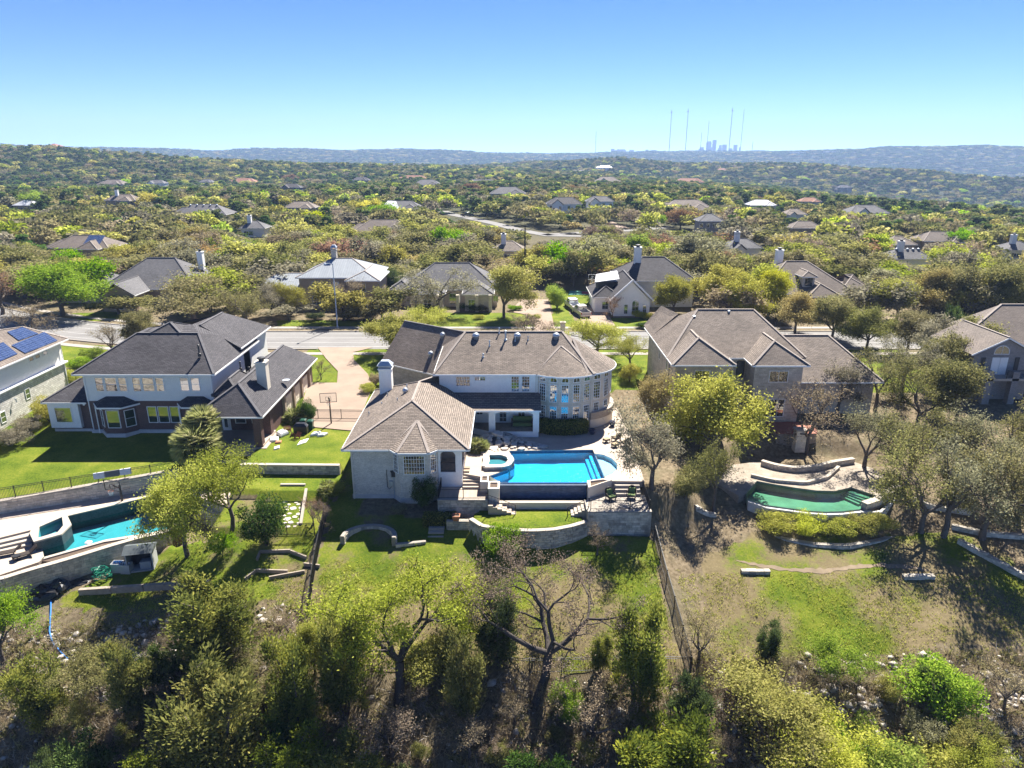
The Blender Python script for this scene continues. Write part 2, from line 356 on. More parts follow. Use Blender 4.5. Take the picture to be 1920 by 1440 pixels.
# ground cover weights: r lawn, g dry grass, b loose rock
def cov(polys):
    m = np.zeros(GX.shape, bool)
    for p in polys: m |= inpoly(GX, GY, p)
    return m.astype(float)
def pxp(pts, z): return [tuple(A(x, y, z)[:2]) for x, y in pts]
wobx, woby = GX + fnoise(GX, GY, 2.2, 4)*.35, GY + fnoise(GX, GY, 2.0, 9)*.35
LAWNS = [PADS[0][0], PADS[2][0], PADS[3][0],
    [(-31, 78), (-17, 78), (-17, 104.7), (-31, 104.7)], [(-16.5, 76), (-14, 76), (-14, 104.7), (-16.5, 104.7)], [(-14, 88), (60, 86), (60, 104.7), (-14, 104.7)],
    pxp([(800, 586), (985, 586), (1000, 600), (1010, 617), (700, 617), (800, 598)], 0), pxp([(1030, 545), (1120, 545), (1125, 570), (1060, 575), (1090, 617), (1040, 617)], 0),
    pxp([(1130, 596), (1225, 596), (1225, 617), (1145, 617)], 0), pxp([(520, 601), (690, 601), (690, 612), (520, 612)], 0), pxp([(140, 588), (230, 582), (235, 598), (150, 603)], 0),
    pxp([(0, 645), (220, 655), (150, 700), (120, 690), (0, 660)], -.5)]
LOW = [[(-16.3, 43), (12.4, 43), (12.5, 58.4), (-16.9, 58.4)], [(-17, 58), (-14, 58), (-14, 80), (-17, 80)]]
LL = [[(-38.5, 50.5), (-30, 49.3), (-17.3, 48.3), (-17.4, 57), (-31, 57.5)], [(-27.3, 60.6), (-17.3, 60.6), (-17.3, 56), (-27.3, 56)]]
RL = [[(14.5, 45.5), (24, 45), (36, 46.5), (44, 47), (44, 58), (22, 58), (17, 55)]]
TERR = [PADS[8][0]]
def mask(ps):
    m = np.zeros(GX.shape, bool)
    for p in ps: m |= inpoly(wobx, woby, p)
    return m.astype(float)
n1 = fnoise(GX, GY, 3.1, 2); n2 = fnoise(GX, GY, 6., 7)
cl = np.maximum.reduce([cov(LAWNS), mask(LOW)*np.clip(.42+n1*.4+.22*np.clip((GY-50)/5, -1, 1), .08, .8), mask(LL)*np.clip(.55+n1*.4, .2, .9), mask(RL)*np.clip(.36+n2*.5, 0, .75), cov(TERR)*.62])
dry = np.maximum.reduce([mask(LOW)*np.clip(.72-n1*.4-.2*np.clip((GY-50)/5, -1, 1), .15, 1), mask(LL)*np.clip(.45-n1*.4, .05, 1), mask(RL)*np.clip(.62-n2*.5, .2, .9), cov(TERR)*.42])
dp = np.exp(-(((GX+6.8)/3.6)**2 + ((GY-46.5)/2.4)**2)); dry = np.maximum(dry, dp); cl *= 1-.85*dp
rock = np.clip((52-GY)/6, 0, 1)*(1-np.clip(cl+dry, 0, 1))*np.clip(.55+n2*.6, .1, 1)
tme = mesh_np('terrain', TV, TF, None or bpy.data.materials.new('tmp'), True)
at = tme.color_attributes.new('cover', 'FLOAT_COLOR', 'POINT')
at.data.foreach_set('color', np.stack([cl, dry, rock, np.ones_like(cl)], -1).astype(np.float32).ravel())
t = NT('ground'); P = pos(t); sep = t.n('SeparateColor', Color=t.n('Attribute', {'attribute_name': 'cover'}).outputs['Color'])
cR, cG, cB = sep.outputs
nA, nB, nC = t.noise(P, .35, 5), t.noise(P, 2.2, 6, .75), t.noise(P, 6., 5, .8)
lit = t.ramp(nB, [(.25, (.06, .046, .028)), (.45, (.145, .112, .068)), (.62, (.235, .185, .12)), (.8, (.33, .28, .205))])
lit = t.mix(t.ramp(nA, [(.45, (0,)*3), (.65, (.55,)*3)]), lit, t.ramp(nC, [(.3, (.06, .065, .03)), (.7, (.17, .15, .09))]))
vor = t.n('TexVoronoi', {'feature': 'F1'}, Vector=P, Scale=3.2, Randomness=1.)
chip = t.ramp(vor.outputs['Distance'], [(.12, (1,)*3), (.2, (0,)*3)])
vsep = t.n('SeparateColor', Color=vor.outputs['Color']).outputs[0]
rk = t.math('MULTIPLY', t.math('MULTIPLY', cB, chip), t.math('GREATER_THAN', vsep, .55))
lit = t.mix(rk, lit, (.42, .39, .35))
# far ground reads as woodland floor
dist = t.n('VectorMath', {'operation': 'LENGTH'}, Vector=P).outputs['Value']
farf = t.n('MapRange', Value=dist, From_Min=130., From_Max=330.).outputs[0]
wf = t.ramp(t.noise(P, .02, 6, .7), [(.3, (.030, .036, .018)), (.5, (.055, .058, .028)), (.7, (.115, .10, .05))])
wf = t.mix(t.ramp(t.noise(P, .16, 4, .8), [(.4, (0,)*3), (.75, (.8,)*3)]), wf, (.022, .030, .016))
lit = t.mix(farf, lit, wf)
dr = t.ramp(t.math('ADD', t.math('MULTIPLY', nB, .6), t.math('MULTIPLY', nC, .4)), [(.3, (.10, .08, .04)), (.55, (.19, .15, .08)), (.75, (.30, .245, .155))])
lw = t.ramp(t.math('ADD', t.math('MULTIPLY', nA, .45), t.math('MULTIPLY', nC, .55)), [(.34, (.036, .066, .006)), (.46, (.085, .125, .009)), (.55, (.145, .168, .016)), (.66, (.23, .215, .05))])
br = t.math('MULTIPLY', t.math('SUBTRACT', nB, .5), .9)
def soft(w): return t.n('MapRange', {'interpolation_type': 'SMOOTHSTEP'}, Value=t.math('ADD', w, br), From_Min=.25, From_Max=.6).outputs[0]
col = t.mix(soft(cG), lit, dr); col = t.mix(soft(cR), col, lw)
GROUND = t.fin(col, .95, t.math('ADD', t.math('MULTIPLY', nC, .5), t.noise(P, 40., 2)), .6, .06, .1)
tme.materials.clear(); tme.materials.append(GROUND)
ground = link('ground', tme); ground['kind'] = 'structure'
# ---------------------------------------------------------------- road, kerbs, pavements, drives
def road_y(x): return 110 + max(0., -(x+38))**2*.0052
def asphalt(name, c):
    t = NT(name); p = pos(t); f = t.noise(p, .25, 5, .65); g = t.noise(p, 22., 3)
    st = t.n('TexNoise', Vector=t.vm('MULTIPLY', p, (.06, 1.6, 1)), Scale=1., Detail=4.).outputs['Fac']
    col = t.ramp(f, [(.3, tuple(x*.86 for x in c)), (.7, tuple(x*1.08 for x in c))])
    col = t.mix(1., col, t.ramp(st, [(.35, (.86,)*3), (.65, (1.06,)*3)]), 'MULTIPLY'); col = t.mix(1., col, t.ramp(g, [(.3, (.85,)*3), (.7, (1.1,)*3)]), 'MULTIPLY')
    return t.fin(col, .9, g, .3, .01, .2)
ASPH = asphalt('aged_asphalt', (.20, .192, .185)); CONC = plain('pavement_concrete', (.30, .27, .235), .9, .12, .7); DRIVE = plain('sandy_concrete', (.27, .20, .15), .9, .14, .5)
def ribbon(name, xs, o0, o1, z0, z1, mat, fy=road_y, gaps=()):
    m = MB()
    for a, b in zip(xs[:-1], xs[1:]):
        if any(g0 < (a+b)/2 < g1 for g0, g1 in gaps): continue
        q = [(a, fy(a)+o0), (b, fy(b)+o0), (b, fy(b)+o1), (a, fy(a)+o1)]; m.prism(q, z0, z1)
    return struct(name, m, mat)
XS = list(np.linspace(-150, 95, 164))
mr = MB()
for a, b in zip(XS[:-1], XS[1:]): mr.face((a, road_y(a)-5.4, .03), (b, road_y(b)-5.4, .03), (b, road_y(b)+5.4, .03), (a, road_y(a)+5.4, .03))
road = struct('road', mr, ASPH)
ribbon('kerb', XS, 5.4, 5.65, -.2, .15, CONC, gaps=((2.5, 8.5), (9.5, 18.5))); ribbon('kerb', XS, -5.65, -5.4, -.2, .15, CONC, gaps=((-30.5, -19.5),))
ribbon('pavement', XS, 7.6, 8.9, -.2, .06, CONC); ribbon('pavement', XS, -8.6, -7.3, -.2, .05, CONC)
LINE = plain('worn_road_paint', (.36, .355, .34), .8, .2, 3.)
for o in (-3.9, 3.9, -1.55, 1.65):
    m = MB()
    for a, b in zip(XS[:-1], XS[1:]): m.face((a, road_y(a)+o-.06, .034), (b, road_y(b)+o-.06, .034), (b, road_y(b)+o+.06, .034), (a, road_y(a)+o+.06, .034))
    struct('lane_line', m, LINE)
from mathutils.geometry import delaunay_2d_cdt
def drape(name, poly, mat, dz=.04, step=1.2, kind='structure', zf=None):
    pts, n = [], len(poly)
    for i in range(n):
        a, b = Vector(poly[i]), Vector(poly[(i+1) % n]); k = max(1, int((b-a).length/step))
        pts += [a.lerp(b, j/k) for j in range(k)]
    nb = len(pts); edges = [(i, (i+1) % nb) for i in range(nb)]
    xs = [p[0] for p in poly]; ys = [p[1] for p in poly]
    X, Y = np.meshgrid(np.arange(min(xs)+step*.6, max(xs), step), np.arange(min(ys)+step*.6, max(ys), step))
    ins = inpoly(X.ravel(), Y.ravel(), poly); pts += [Vector((a, b)) for a, b in zip(X.ravel()[ins], Y.ravel()[ins])]
    V, _, F, *_ = delaunay_2d_cdt([Vector((p[0], p[1])) for p in pts], edges, [], 1, 1e-4)
    vx = np.array([v[0] for v in V]); vy = np.array([v[1] for v in V]); vz = (tz(vx, vy) if zf is None else zf(vx, vy)) + dz
    m = MB(); m.v = list(zip(vx, vy, vz)); m.f = [tuple(f) for f in F]
    o = m.build(name, mat); o['kind'] = kind; return o
drape('driveway', pxp([(596, 657), (700, 657), (662, 666), (664, 680), (690, 705), (700, 725), (690, 742), (680, 765), (668, 800), (590, 793), (560, 770), (578, 718), (632, 718), (634, 700), (612, 678)], -.4), DRIVE, .09)
drape('driveway', pxp([(978, 562), (1028, 562), (1040, 616), (1052, 622), (1000, 622), (1003, 610), (985, 590), (955, 585)], 0), DRIVE, .09)
drape('driveway', pxp([(1066, 578), (1132, 578), (1150, 606), (1160, 622), (1086, 622), (1092, 604)], 0), DRIVE, .09)
drape('driveway', pxp([(370, 600), (440, 588), (455, 600), (420, 622), (360, 624)], 0), DRIVE, .09)
drape('driveway', pxp([(1610, 600), (1640, 592), (1690, 594), (1730, 606), (1690, 612), (1630, 612)], 0), DRIVE, .09)
drape('driveway', pxp([(1790, 602), (1860, 600), (1885, 606), (1800, 612)], 0), DRIVE, .09)
# roads winding through the far neighbourhood
def lane(pts, w, mat=ASPH, name='road', dz=.12):
    P2 = [A(x, y, z=0) for x, y in pts]; L, Rr = [], []
    for i, p in enumerate(P2):
        t = (P2[min(i+1, len(P2)-1)] - P2[max(i-1, 0)]); t = Vector((t.x, t.y)).normalized(); nrm = Vector((-t.y, t.x))*w/2
        L.append((p.x+nrm.x, p.y+nrm.y)); Rr.append((p.x-nrm.x, p.y-nrm.y))
    m = MB()
    for i in range(len(L)-1):
        q = [L[i], Rr[i], Rr[i+1], L[i+1]]; m.face(*[(x, y, tzs(x, y)+dz) for x, y in q])
    return struct(name, m, mat)
lane([(830, 396), (850, 403), (880, 409), (930, 420), (975, 432), (1030, 442), (1090, 443)], 5.5)
lane([(1020, 441), (1100, 436), (1180, 432), (1250, 426)], 5)
lane([(1130, 412), (1170, 428)], 4, DRIVE, 'driveway'); lane([(1205, 428), (1225, 421), (1260, 424)], 6)
lane([(790, 322), (797, 312), (803, 306), (798, 301)], 11); lane([(1048, 326), (1056, 318)], 12)
# ---------------------------------------------------------------- building kit
def window(parent, c, t, z0, w, h, cols=2, rows=3, arch=0., fm='trim_white', gm='glass', fw=.07, mw=.035, sill=False, label=None):
    """c = centre of the foot on the wall face, t = wall direction running to the right seen from outside"""
    t = Vector((t[0], t[1])).normalized(); n = Vector((t.y, -t.x)); c = Vector((c[0], c[1]))
    def q(s, z, d): p = c + t*s + n*d; return (p.x, p.y, z)
    hw = w/2; m = MB()
    def slab(mb, s0, s1, za, zb, d0, d1):
        mb.add([q(s0, za, d1), q(s1, za, d1), q(s1, zb, d1), q(s0, zb, d1), q(s0, za, d0), q(s1, za, d0), q(s1, zb, d0), q(s0, zb, d0)],
               [(0,1,2,3),(7,6,5,4),(4,5,1,0),(5,6,2,1),(6,7,3,2),(7,4,0,3)])
    zt = z0 + h - arch
    slab(m, -hw, -hw+fw, z0, zt, -.02, .06); slab(m, hw-fw, hw, z0, zt, -.02, .06); slab(m, -hw+fw, hw-fw, z0, z0+fw, -.02, .058)
    if not arch: slab(m, -hw+fw, hw-fw, zt-fw, zt, -.02, .058)
    if sill: slab(m, -hw-.06, hw+.06, z0-.09, z0-.005, -.02, .1)
    ap = [(hw*math.cos(math.pi*k/8), zt + arch*math.sin(math.pi*k/8)) for k in range(9)] if arch else []
    for k in range(len(ap)-1):
        (s0, a0), (s1, a1) = ap[k], ap[k+1]; i0, i1 = (s0*(1-fw/hw), zt+(a0-zt)*(1-fw/max(arch, .1))), (s1*(1-fw/hw), zt+(a1-zt)*(1-fw/max(arch, .1)))
        m.add([q(s0, a0, .06), q(s1, a1, .06), q(i1[0], i1[1], .06), q(i0[0], i0[1], .06), q(s0, a0, 0), q(s1, a1, 0)], [(0,1,2,3), (4,5,1,0)])
    W_ = m.build('window', MT[fm], parent)
    if label: W_['label'] = label
    g = MB(); pts = [q(-hw+.02, z0+.02, .02), q(hw-.02, z0+.02, .02)] + ([q(s*.97, z, .02) for s, z in ap] if arch else [q(hw-.02, zt-.02, .02), q(-hw+.02, zt-.02, .02)])
    g.face(*pts).build('pane', MT[gm], W_)
    if cols > 1 or rows > 1:
        u = MB()
        for k in range(1, cols):
            s = -hw + w*k/cols; slab(u, s-mw/2, s+mw/2, z0+fw, zt - (0 if arch else fw) + (arch*.9 if arch and abs(s) < hw*.4 else 0), .0, .042)
        for k in range(1, rows):
            z = z0 + (zt-z0)*k/rows; slab(u, -hw+fw, hw-fw, z-mw/2, z+mw/2, .0, .038)
        u.build('muntin', MT[fm], W_)
    return W_
def door(parent, c, t, z0, w, h, mat, label=None, panels=0):
    t = Vector((t[0], t[1])).normalized(); n = Vector((t.y, -t.x)); c = Vector((c[0], c[1])) + n*.02
    d = MB().obox(c, t, w, .06, z0, z0+h).build('door', mat, parent)
    if label: d['label'] = label
    for i in range(panels):
        for j in range(4):
            cc = c + t*(w*((j+.5)/4-.5)) + n*.035; MB().obox(cc, t, w/4*.8, .02, z0+h*(i+.12)/panels, z0+h*(i+.88)/panels).build('panel', mat, d)
    return d
def roof(parent, faces, mat, ridges=(), eaves=(), rm='ridge_tan', fm='trim_white', th=.16, name='roof', rw=.26):
    m = MB()
    for f in faces:
        f = [Vector(p) for p in f]; n = (f[1]-f[0]).cross(f[2]-f[0])
        if n.z < 0: f = f[::-1]
        k = len(f); vs = f + [p - Vector((0, 0, th)) for p in f]
        m.add(vs, [tuple(range(k)), tuple(range(k, 2*k))[::-1]] + [(i, i+k, (i+1) % k + k, (i+1) % k) for i in range(k)])
    r = m.build(name, MT[mat], parent)
    if ridges:
        m = MB()
        for a, b in ridges: m.bar(Vector(a)+Vector((0, 0, .02)), Vector(b)+Vector((0, 0, .02)), rw, .07)
        m.build('ridge_cap', MT[rm], r)
    if eaves:
        for a, b in eaves:
            a, b = Vector(a), Vector(b); MB().bar(a-Vector((0, 0, .12)), b-Vector((0, 0, .12)), .13, .17).build('gutter', MT[fm], r)
    return r
def hipf(x0, x1, y0, y1, ze, s, axis='x', ha=True, hb=True, zr=None):
    """hip or gable roof over a rectangle: faces, ridge lines, eave lines; slope s; ha/hb: hipped at the low / high end"""
    if axis == 'x':
        hw = (y1-y0)/2; zt = ze + hw*s; ym = (y0+y1)/2; a = (x0+hw*(.9 if ha else 0), ym, zt); b = (x1-hw*(.9 if hb else 0), ym, zt)
        c = [(x0, y0, ze), (x1, y0, ze), (x1, y1, ze), (x0, y1, ze)]
        F = [[c[0], c[1], b, a], [c[2], c[3], a, b]]; RD = [(a, b)]; E = [(c[0], c[1]), (c[2], c[3])]
        if ha: F.append([c[3], c[0], a]); RD += [(c[0], a), (c[3], a)]; E.append((c[3], c[0]))
        if hb: F.append([c[1], c[2], b]); RD += [(c[1], b), (c[2], b)]; E.append((c[1], c[2]))
    else:
        hw = (x1-x0)/2; zt = ze + hw*s; xm = (x0+x1)/2; a = (xm, y0+hw*(.9 if ha else 0), zt); b = (xm, y1-hw*(.9 if hb else 0), zt)
        c = [(x0, y0, ze), (x1, y0, ze), (x1, y1, ze), (x0, y1, ze)]
        F = [[c[1], c[2], b, a], [c[3], c[0], a, b]]; RD = [(a, b)]; E = [(c[1], c[2]), (c[3], c[0])]
        if ha: F.append([c[0], c[1], a]); RD += [(c[0], a), (c[1], a)]; E.append((c[0], c[1]))
        if hb: F.append([c[2], c[3], b]); RD += [(c[2], b), (c[3], b)]; E.append((c[2], c[3]))
    return F, RD, E, zt
def gable_wall(parent, x0, x1, y, ze, zt, mat, axis='x', th=.2):
    m = MB(); xm = (x0+x1)/2
    if axis == 'x': m.add([(x0, y, ze), (x1, y, ze), (xm, y, zt), (x0, y+th, ze), (x1, y+th, ze), (xm, y+th, zt)], [(0,1,2), (5,4,3), (0,2,5,3), (2,1,4,5), (1,0,3,4)])
    else: m.add([(y, x0, ze), (y, x1, ze), (y, xm, zt), (y+th, x0, ze), (y+th, x1, ze), (y+th, xm, zt)], [(2,1,0), (3,4,5), (3,5,2,0), (5,4,1,2), (4,3,0,1)])
    return m.build('gable', MT[mat], parent)
def vent_dome(parent, p, r=.38, mat='galv'):
    return MB().lathe(p, [(r*.75, -.5), (r*.75, .12), (r, .16), (r*.95, .36), (r*.6, .52), (.05, .58)], 14).build('roof_vent', MT[mat], parent, smooth=True)
def pipe(parent, p, h=.7, r=.07, mat='galv', capw=1.5):
    return MB().lathe(p, [(r*2.2, -.3), (r*2., .04), (r, .1), (r, h), (r*capw, h+.01), (r*capw, h+.12), (r*.4, h+.18)], 8).build('vent_pipe', MT[mat], parent)
def chimney(parent, c, w, d, z0, z1, mat='stucco_white', cap='dome'):
    ch = MB().box(c[0]-w/2, c[0]+w/2, c[1]-d/2, c[1]+d/2, z0, z1).build('chimney', MT[mat], parent)
    MB().box(c[0]-w/2-.09, c[0]+w/2+.09, c[1]-d/2-.09, c[1]+d/2+.09, z1, z1+.14).build('chimney_crown', MT[mat], ch)
    if cap == 'dome':
        m = MB(); a, b, z = w*.46, d*.46, z1+.45
        for sx in (-1, 1):
            for sy in (-1, 1): m.box(c[0]+sx*a-.04, c[0]+sx*a+.04, c[1]+sy*b-.04, c[1]+sy*b+.04, z1+.14, z)
        m.prism([(c[0]-w*.6, c[1]-d*.6), (c[0]+w*.6, c[1]-d*.6), (c[0]+w*.6, c[1]+d*.6), (c[0]-w*.6, c[1]+d*.6)], z, z+.06)
        b0 = [(c[0]+sx*w*.58, c[1]+sy*d*.58, z+.06) for sx, sy in ((-1,-1),(1,-1),(1,1),(-1,1))]; b1 = [(c[0]+sx*w*.3, c[1]+sy*d*.3, z+.5) for sx, sy in ((-1,-1),(1,-1),(1,1),(-1,1))]
        m.add(b0+b1, [(0,1,5,4),(1,2,6,5),(2,3,7,6),(3,0,4,7),(4,5,6,7)])
        m.build('chimney_cap', MT['galv'], ch)
    else:
        MB().lathe((c[0], c[1], z1+.14), [(w*.28, 0), (w*.28, .28), (w*.4, .3), (w*.4, .42), (.03, .5)], 10).build('chimney_pot', MT['trim_dark'], ch)
    return ch
def downspout(parent, x, y, z0, z1, mat='trim_white'): return MB().box(x-.05, x+.05, y-.09, y-.01, z0, z1).build('downspout', MT[mat], parent)
X1 = (1, 0)
# ================================================================ main house
MH = thing('house', 'large house with tan shingle roofs and round glazed tower behind the blue pool', 'house', (-2, 76, -.5))
# --- low wing towards the camera
wing = [(-15.1, 60.9), (-11.2, 60.9), (-10.4, 60.05), (-7.75, 60.05), (-6.95, 60.9), (-6.95, 64.2), (-4.7, 64.2), (-4.7, 72.8), (-8, 75), (-15.1, 75)]
MB().prism(wing, -2.35, 2.62).build('wall', MT['brick_white'], MH)
fnd = [(-15.16, 60.84), (-11.22, 60.84), (-10.42, 59.99), (-7.73, 59.99), (-6.9, 60.84), (-6.9, 62), (-15.16, 62)]
MB().prism(fnd, -3.3, -2.2).build('foundation', MT['concrete'], MH)
# corner balcony of the wing: floor block, posts, arch, dark room behind, railing
MB().box(-6.93, -4.7, 60.9, 64.19, -3.2, .1).build('balcony_base', MT['stucco_white'], MH)
MB().box(-6.94, -6.72, 60.86, 61.1, .1, 2.62).build('post', MT['stucco_white'], MH); MB().box(-5.3, -4.7, 60.86, 61.2, .1, 2.62).build('post', MT['stucco_white'], MH)
def arch_lintel(parent, x0, x1, y, zs, za, zt, th=.26, mat='stucco_white', n=8):
    m = MB(); pts = [(x0, zt), (x0, zs)] + [(x0+(x1-x0)*k/n, zs+(za-zs)*math.sin(math.pi*k/n)**.6) for k in range(1, n)] + [(x1, zs), (x1, zt)]
    k = len(pts); vs = [(a, y, z) for a, z in pts] + [(a, y+th, z) for a, z in pts]
    return m.add(vs, [tuple(range(k)), tuple(range(k, 2*k))[::-1]] + [(i, (i+1) % k, (i+1) % k+k, i+k) for i in range(k)]).build('arch', MT[mat], parent)
arch_lintel(MH, -6.72, -5.3, 60.87, 1.9, 2.35, 2.61)
MB().box(-4.95, -4.7, 61.2, 64.2, 2.1, 2.615).build('arch', MT['stucco_white'], MH)
MB().box(-6.9, -4.72, 64.1, 64.18, .1, 2.6).build('room_wall', MT['wood'], MH)
MB().face((-6.9, 61, .105), (-4.75, 61, .105), (-4.75, 64.1, .105), (-6.9, 64.1, .105)).build('balcony_floor', MT['wood'], MH)
def railing(parent, pts, h=1., name='railing', mat='iron', gap=.11, top=.045, picket=.018):
    """iron rail along 3-D foot points: posts, two rails, joined pickets"""
    P3 = [Vector(p) for p in pts]
    ro = MB().tube([p+Vector((0, 0, h)) for p in P3], top*.6, 4).build(name, MT[mat], parent); MB().tube([p+Vector((0, 0, .12)) for p in P3], top*.5, 4).build('rail', MT[mat], ro); k = MB()
    for a, b in zip(P3[:-1], P3[1:]):
        n = max(1, int((b-a).length/gap))
        for i in range(1, n):
            p = a.lerp(b, i/n); k.box(p.x-picket/2, p.x+picket/2, p.y-picket/2, p.y+picket/2, p.z+.1, p.z+h)
    if k.v: k.build('picket', MT[mat], ro, kind='stuff')
    for p in P3: MB().box(p.x-.035, p.x+.035, p.y-.035, p.y+.035, p.z-.1, p.z+h+.06).build('post', MT[mat], ro)
    return ro
railing(MH, [(-6.7, 60.95, .1), (-5.32, 60.95, .1)], .95)
# wing roof
s = .47; e0, e1, ey = -15.75, -3.95, 60.3; xm = (e0+e1)/2; zr = 2.7+s*(e1-e0)/2; yr = ey+(e1-e0)/2*.97
pk, rb, rw2 = (xm, yr, zr), (xm, 72., zr), (-8., 74.3, zr)
roof(MH, [[(e0, ey, 2.7), (e1, ey, 2.7), pk], [(e1, ey, 2.7), (e1, 70.4, 2.7), (-4.8, 72.3, 3.1), (-8., 74.3, zr-.9), rw2, rb, pk], [(e0, 77.4, 2.7), (e0, ey, 2.7), pk, rb], [(e0, 77.4, 2.7), rb, (xm, 77.4, 2.7)], [rb, rw2, (-8, 77.4, 2.7), (xm, 77.4, 2.7)]], 'roof_tan',
     [((e0, ey, 2.7), pk), ((e1, ey, 2.7), pk), (pk, rb), (rb, rw2), ((e0, 77.4, 2.7), rb)], [((e0, ey, 2.7), (-11.4, ey, 2.7)), ((-6.8, ey, 2.7), (e1, ey, 2.7)), ((e1, ey, 2.7), (e1, 70.4, 2.7)), ((e0, ey, 2.7), (e0, 77.4, 2.7))])
# little hipped roof over the wing's bay window
bp = (-9.08, 63.6, 2.72+s*3.32); br = [(-11.55, 60.6, 2.71), (-10.55, 59.5, 2.71), (-7.6, 59.5, 2.71), (-6.6, 60.6, 2.71)]
roof(MH, [[br[0], br[1], bp], [br[1], br[2], bp], [br[2], br[3], bp]], 'roof_tan', [(br[1], bp), (br[2], bp), (br[0], bp), (br[3], bp)], [(br[0], br[1]), (br[1], br[2]), (br[2], br[3])])
window(MH, (-9.07, 60.05), X1, .25, 2.0, 1.95, 8, 5, label='wide bay window of the wing')
def seg(a, b, k=.5): return (a[0]+(b[0]-a[0])*k, a[1]+(b[1]-a[1])*k), (b[0]-a[0], b[1]-a[1])
for a, b in (((-11.2, 60.9), (-10.4, 60.05)), ((-7.75, 60.05), (-6.95, 60.9))):
    c, tt = seg(a, b); window(MH, c, tt, .25, .75, 1.95, 3, 5)
downspout(MH, -15.0, 60.86, -3.1, 2.55, 'trim_cream')
MB().box(-11.35, -10.95, 60.66, 60.85, -.3, .1).add([(-11.35, 60.66, .1), (-10.95, 60.66, .1), (-10.85, 60.7, .3), (-11.45, 60.7, .3), (-11.45, 60.85, .3), (-10.85, 60.85, .3)], [(0, 1, 2, 3), (3, 2, 5, 4)]).build('vent_hood', MT['trim_dark'], MH)
MB().box(-11.2, -11.1, 60.72, 60.84, -3.2, -.3).build('drain_pipe', MT['galv'], MH); MB().box(-11.6, -11.25, 60.7, 60.84, -1.3, -.75).build('meter_box', MT['galv'], MH)
MB().tube([(-11.8, 60.8, .4), (-11.8, 60.8, -1.4), (-11.6, 60.78, -1.6), (-11.4, 60.78, -1.3)], .03, 5).build('cable_conduit', MT['trim_dark'], MH)
chimney(MH, (-13.9, 74.6), 1.35, 1.1, 1.8, 6.1)
for px_, py_, zz, rr in ((760, 735, 4.95, .3),): vent_dome(MH, A(px_, py_, zz)-Vector((0, 0, .1)), rr)
for px_, py_, zz in ((692, 778, 3.3), (745, 752, 4.6), (727, 742, 3.8), (716, 760, 3.5), (763, 727, 5.3)): pipe(MH, A(px_, py_, zz)-Vector((0, 0, .15)), .35, .05)
# --- two storey part
MB().box(-7.95, 2.85, 73.8, 84.5, -.6, 5.8).build('wall', MT['stucco_white'], MH)
sl = .56; fe = 73.25; ry = 79.1; zt = 5.9+sl*(ry-fe); L0, L1 = (-8.5, fe, 5.9), (-8.5, 85, 5.9); ra, rb2 = (-5.3, ry, zt), (5.75, ry, zt)
jog = (-6.7, 76.6, 5.9+sl*(76.6-fe))
roof(MH, [[L0, (8.9, fe, 5.9), rb2, ra], [L1, L0, ra], [L1, ra, rb2, (8.9, 85, 5.9)], [(8.9, fe, 5.9), (8.9, 85, 5.9), rb2]], 'roof_tan', [(L0, ra), (ra, rb2), (rb2, (8.9, fe, 5.9))], [(L0, (2.6, fe, 5.9)), (L0, L1)])
for x_ in (-4.1, .6, 5.0): vent_dome(MH, (x_, 78.2, 5.9+sl*(78.2-fe)), .42)
for px_, py_, h_, r_ in ((948, 640, .9, .1), (918, 652, .5, .06), (966, 643, .35, .05), (990, 641, .3, .05), (906, 672, .25, .07), (936, 628, .5, .06)):
    d_ = (py_-625)/75.; yy = ry-(ry-fe)*min(1, d_*.97); zz = 5.9+sl*(yy-fe); p = A(px_, py_, Y=yy); pipe(MH, (p.x, yy, zz), h_, r_)
window(MH, (-5.35, 73.8), X1, 4.35, 1.6, 1.15, 4, 3, label='pair of upper windows in the white wall'); window(MH, (-3.5, 73.8), X1, 4.95, 1.25, .5, 4, 2)
for x_ in (.35, 1.5): window(MH, (x_, 73.8), X1, 3.7, .9, 1.8, 3, 5)
downspout(MH, 2.62, 73.8, 3.4, 5.8, 'trim_cream')
# --- bowed bay with five tall columns of windows
cx, ch_, bul = 5.75, 2.95, 1.0; rad = (ch_**2+bul**2)/(2*bul); cy = 73.8-bul+rad; amax = math.asin(ch_/rad)
bpts = [(cx+rad*math.sin(a), cy-rad*math.cos(a)) for a in np.linspace(-amax, amax, 6)]
MB().prism(bpts + [(8.7, 76), (2.8, 76)], -.6, 5.78).build('bay_wall', MT['stone_cream'], MH)
for a, b in zip(bpts[:-1], bpts[1:]):
    c, tt = seg(a, b); window(MH, c, tt, 5.02, .82, .62, 2, 1, .35, fm='trim_white'); window(MH, c, tt, 2.75, .82, 2.05, 3, 6); window(MH, c, tt, .2, .82, 2.1, 3, 6)
eb = [(cx+(rad+.5)*math.sin(a), cy-(rad+.5)*math.cos(a), 5.88) for a in np.linspace(-amax*1.03, amax*1.03, 6)]; bpk = (5.5, 77.0, 5.9+sl*(77.0-fe)+.05)
roof(MH, [[eb[i], eb[i+1], bpk] for i in range(5)], 'roof_tan', [(eb[0], bpk), (eb[5], bpk)], [(eb[i], eb[i+1]) for i in range(5)])
downspout(MH, 8.72, 73.62, -.5, 5.75, 'trim_cream')
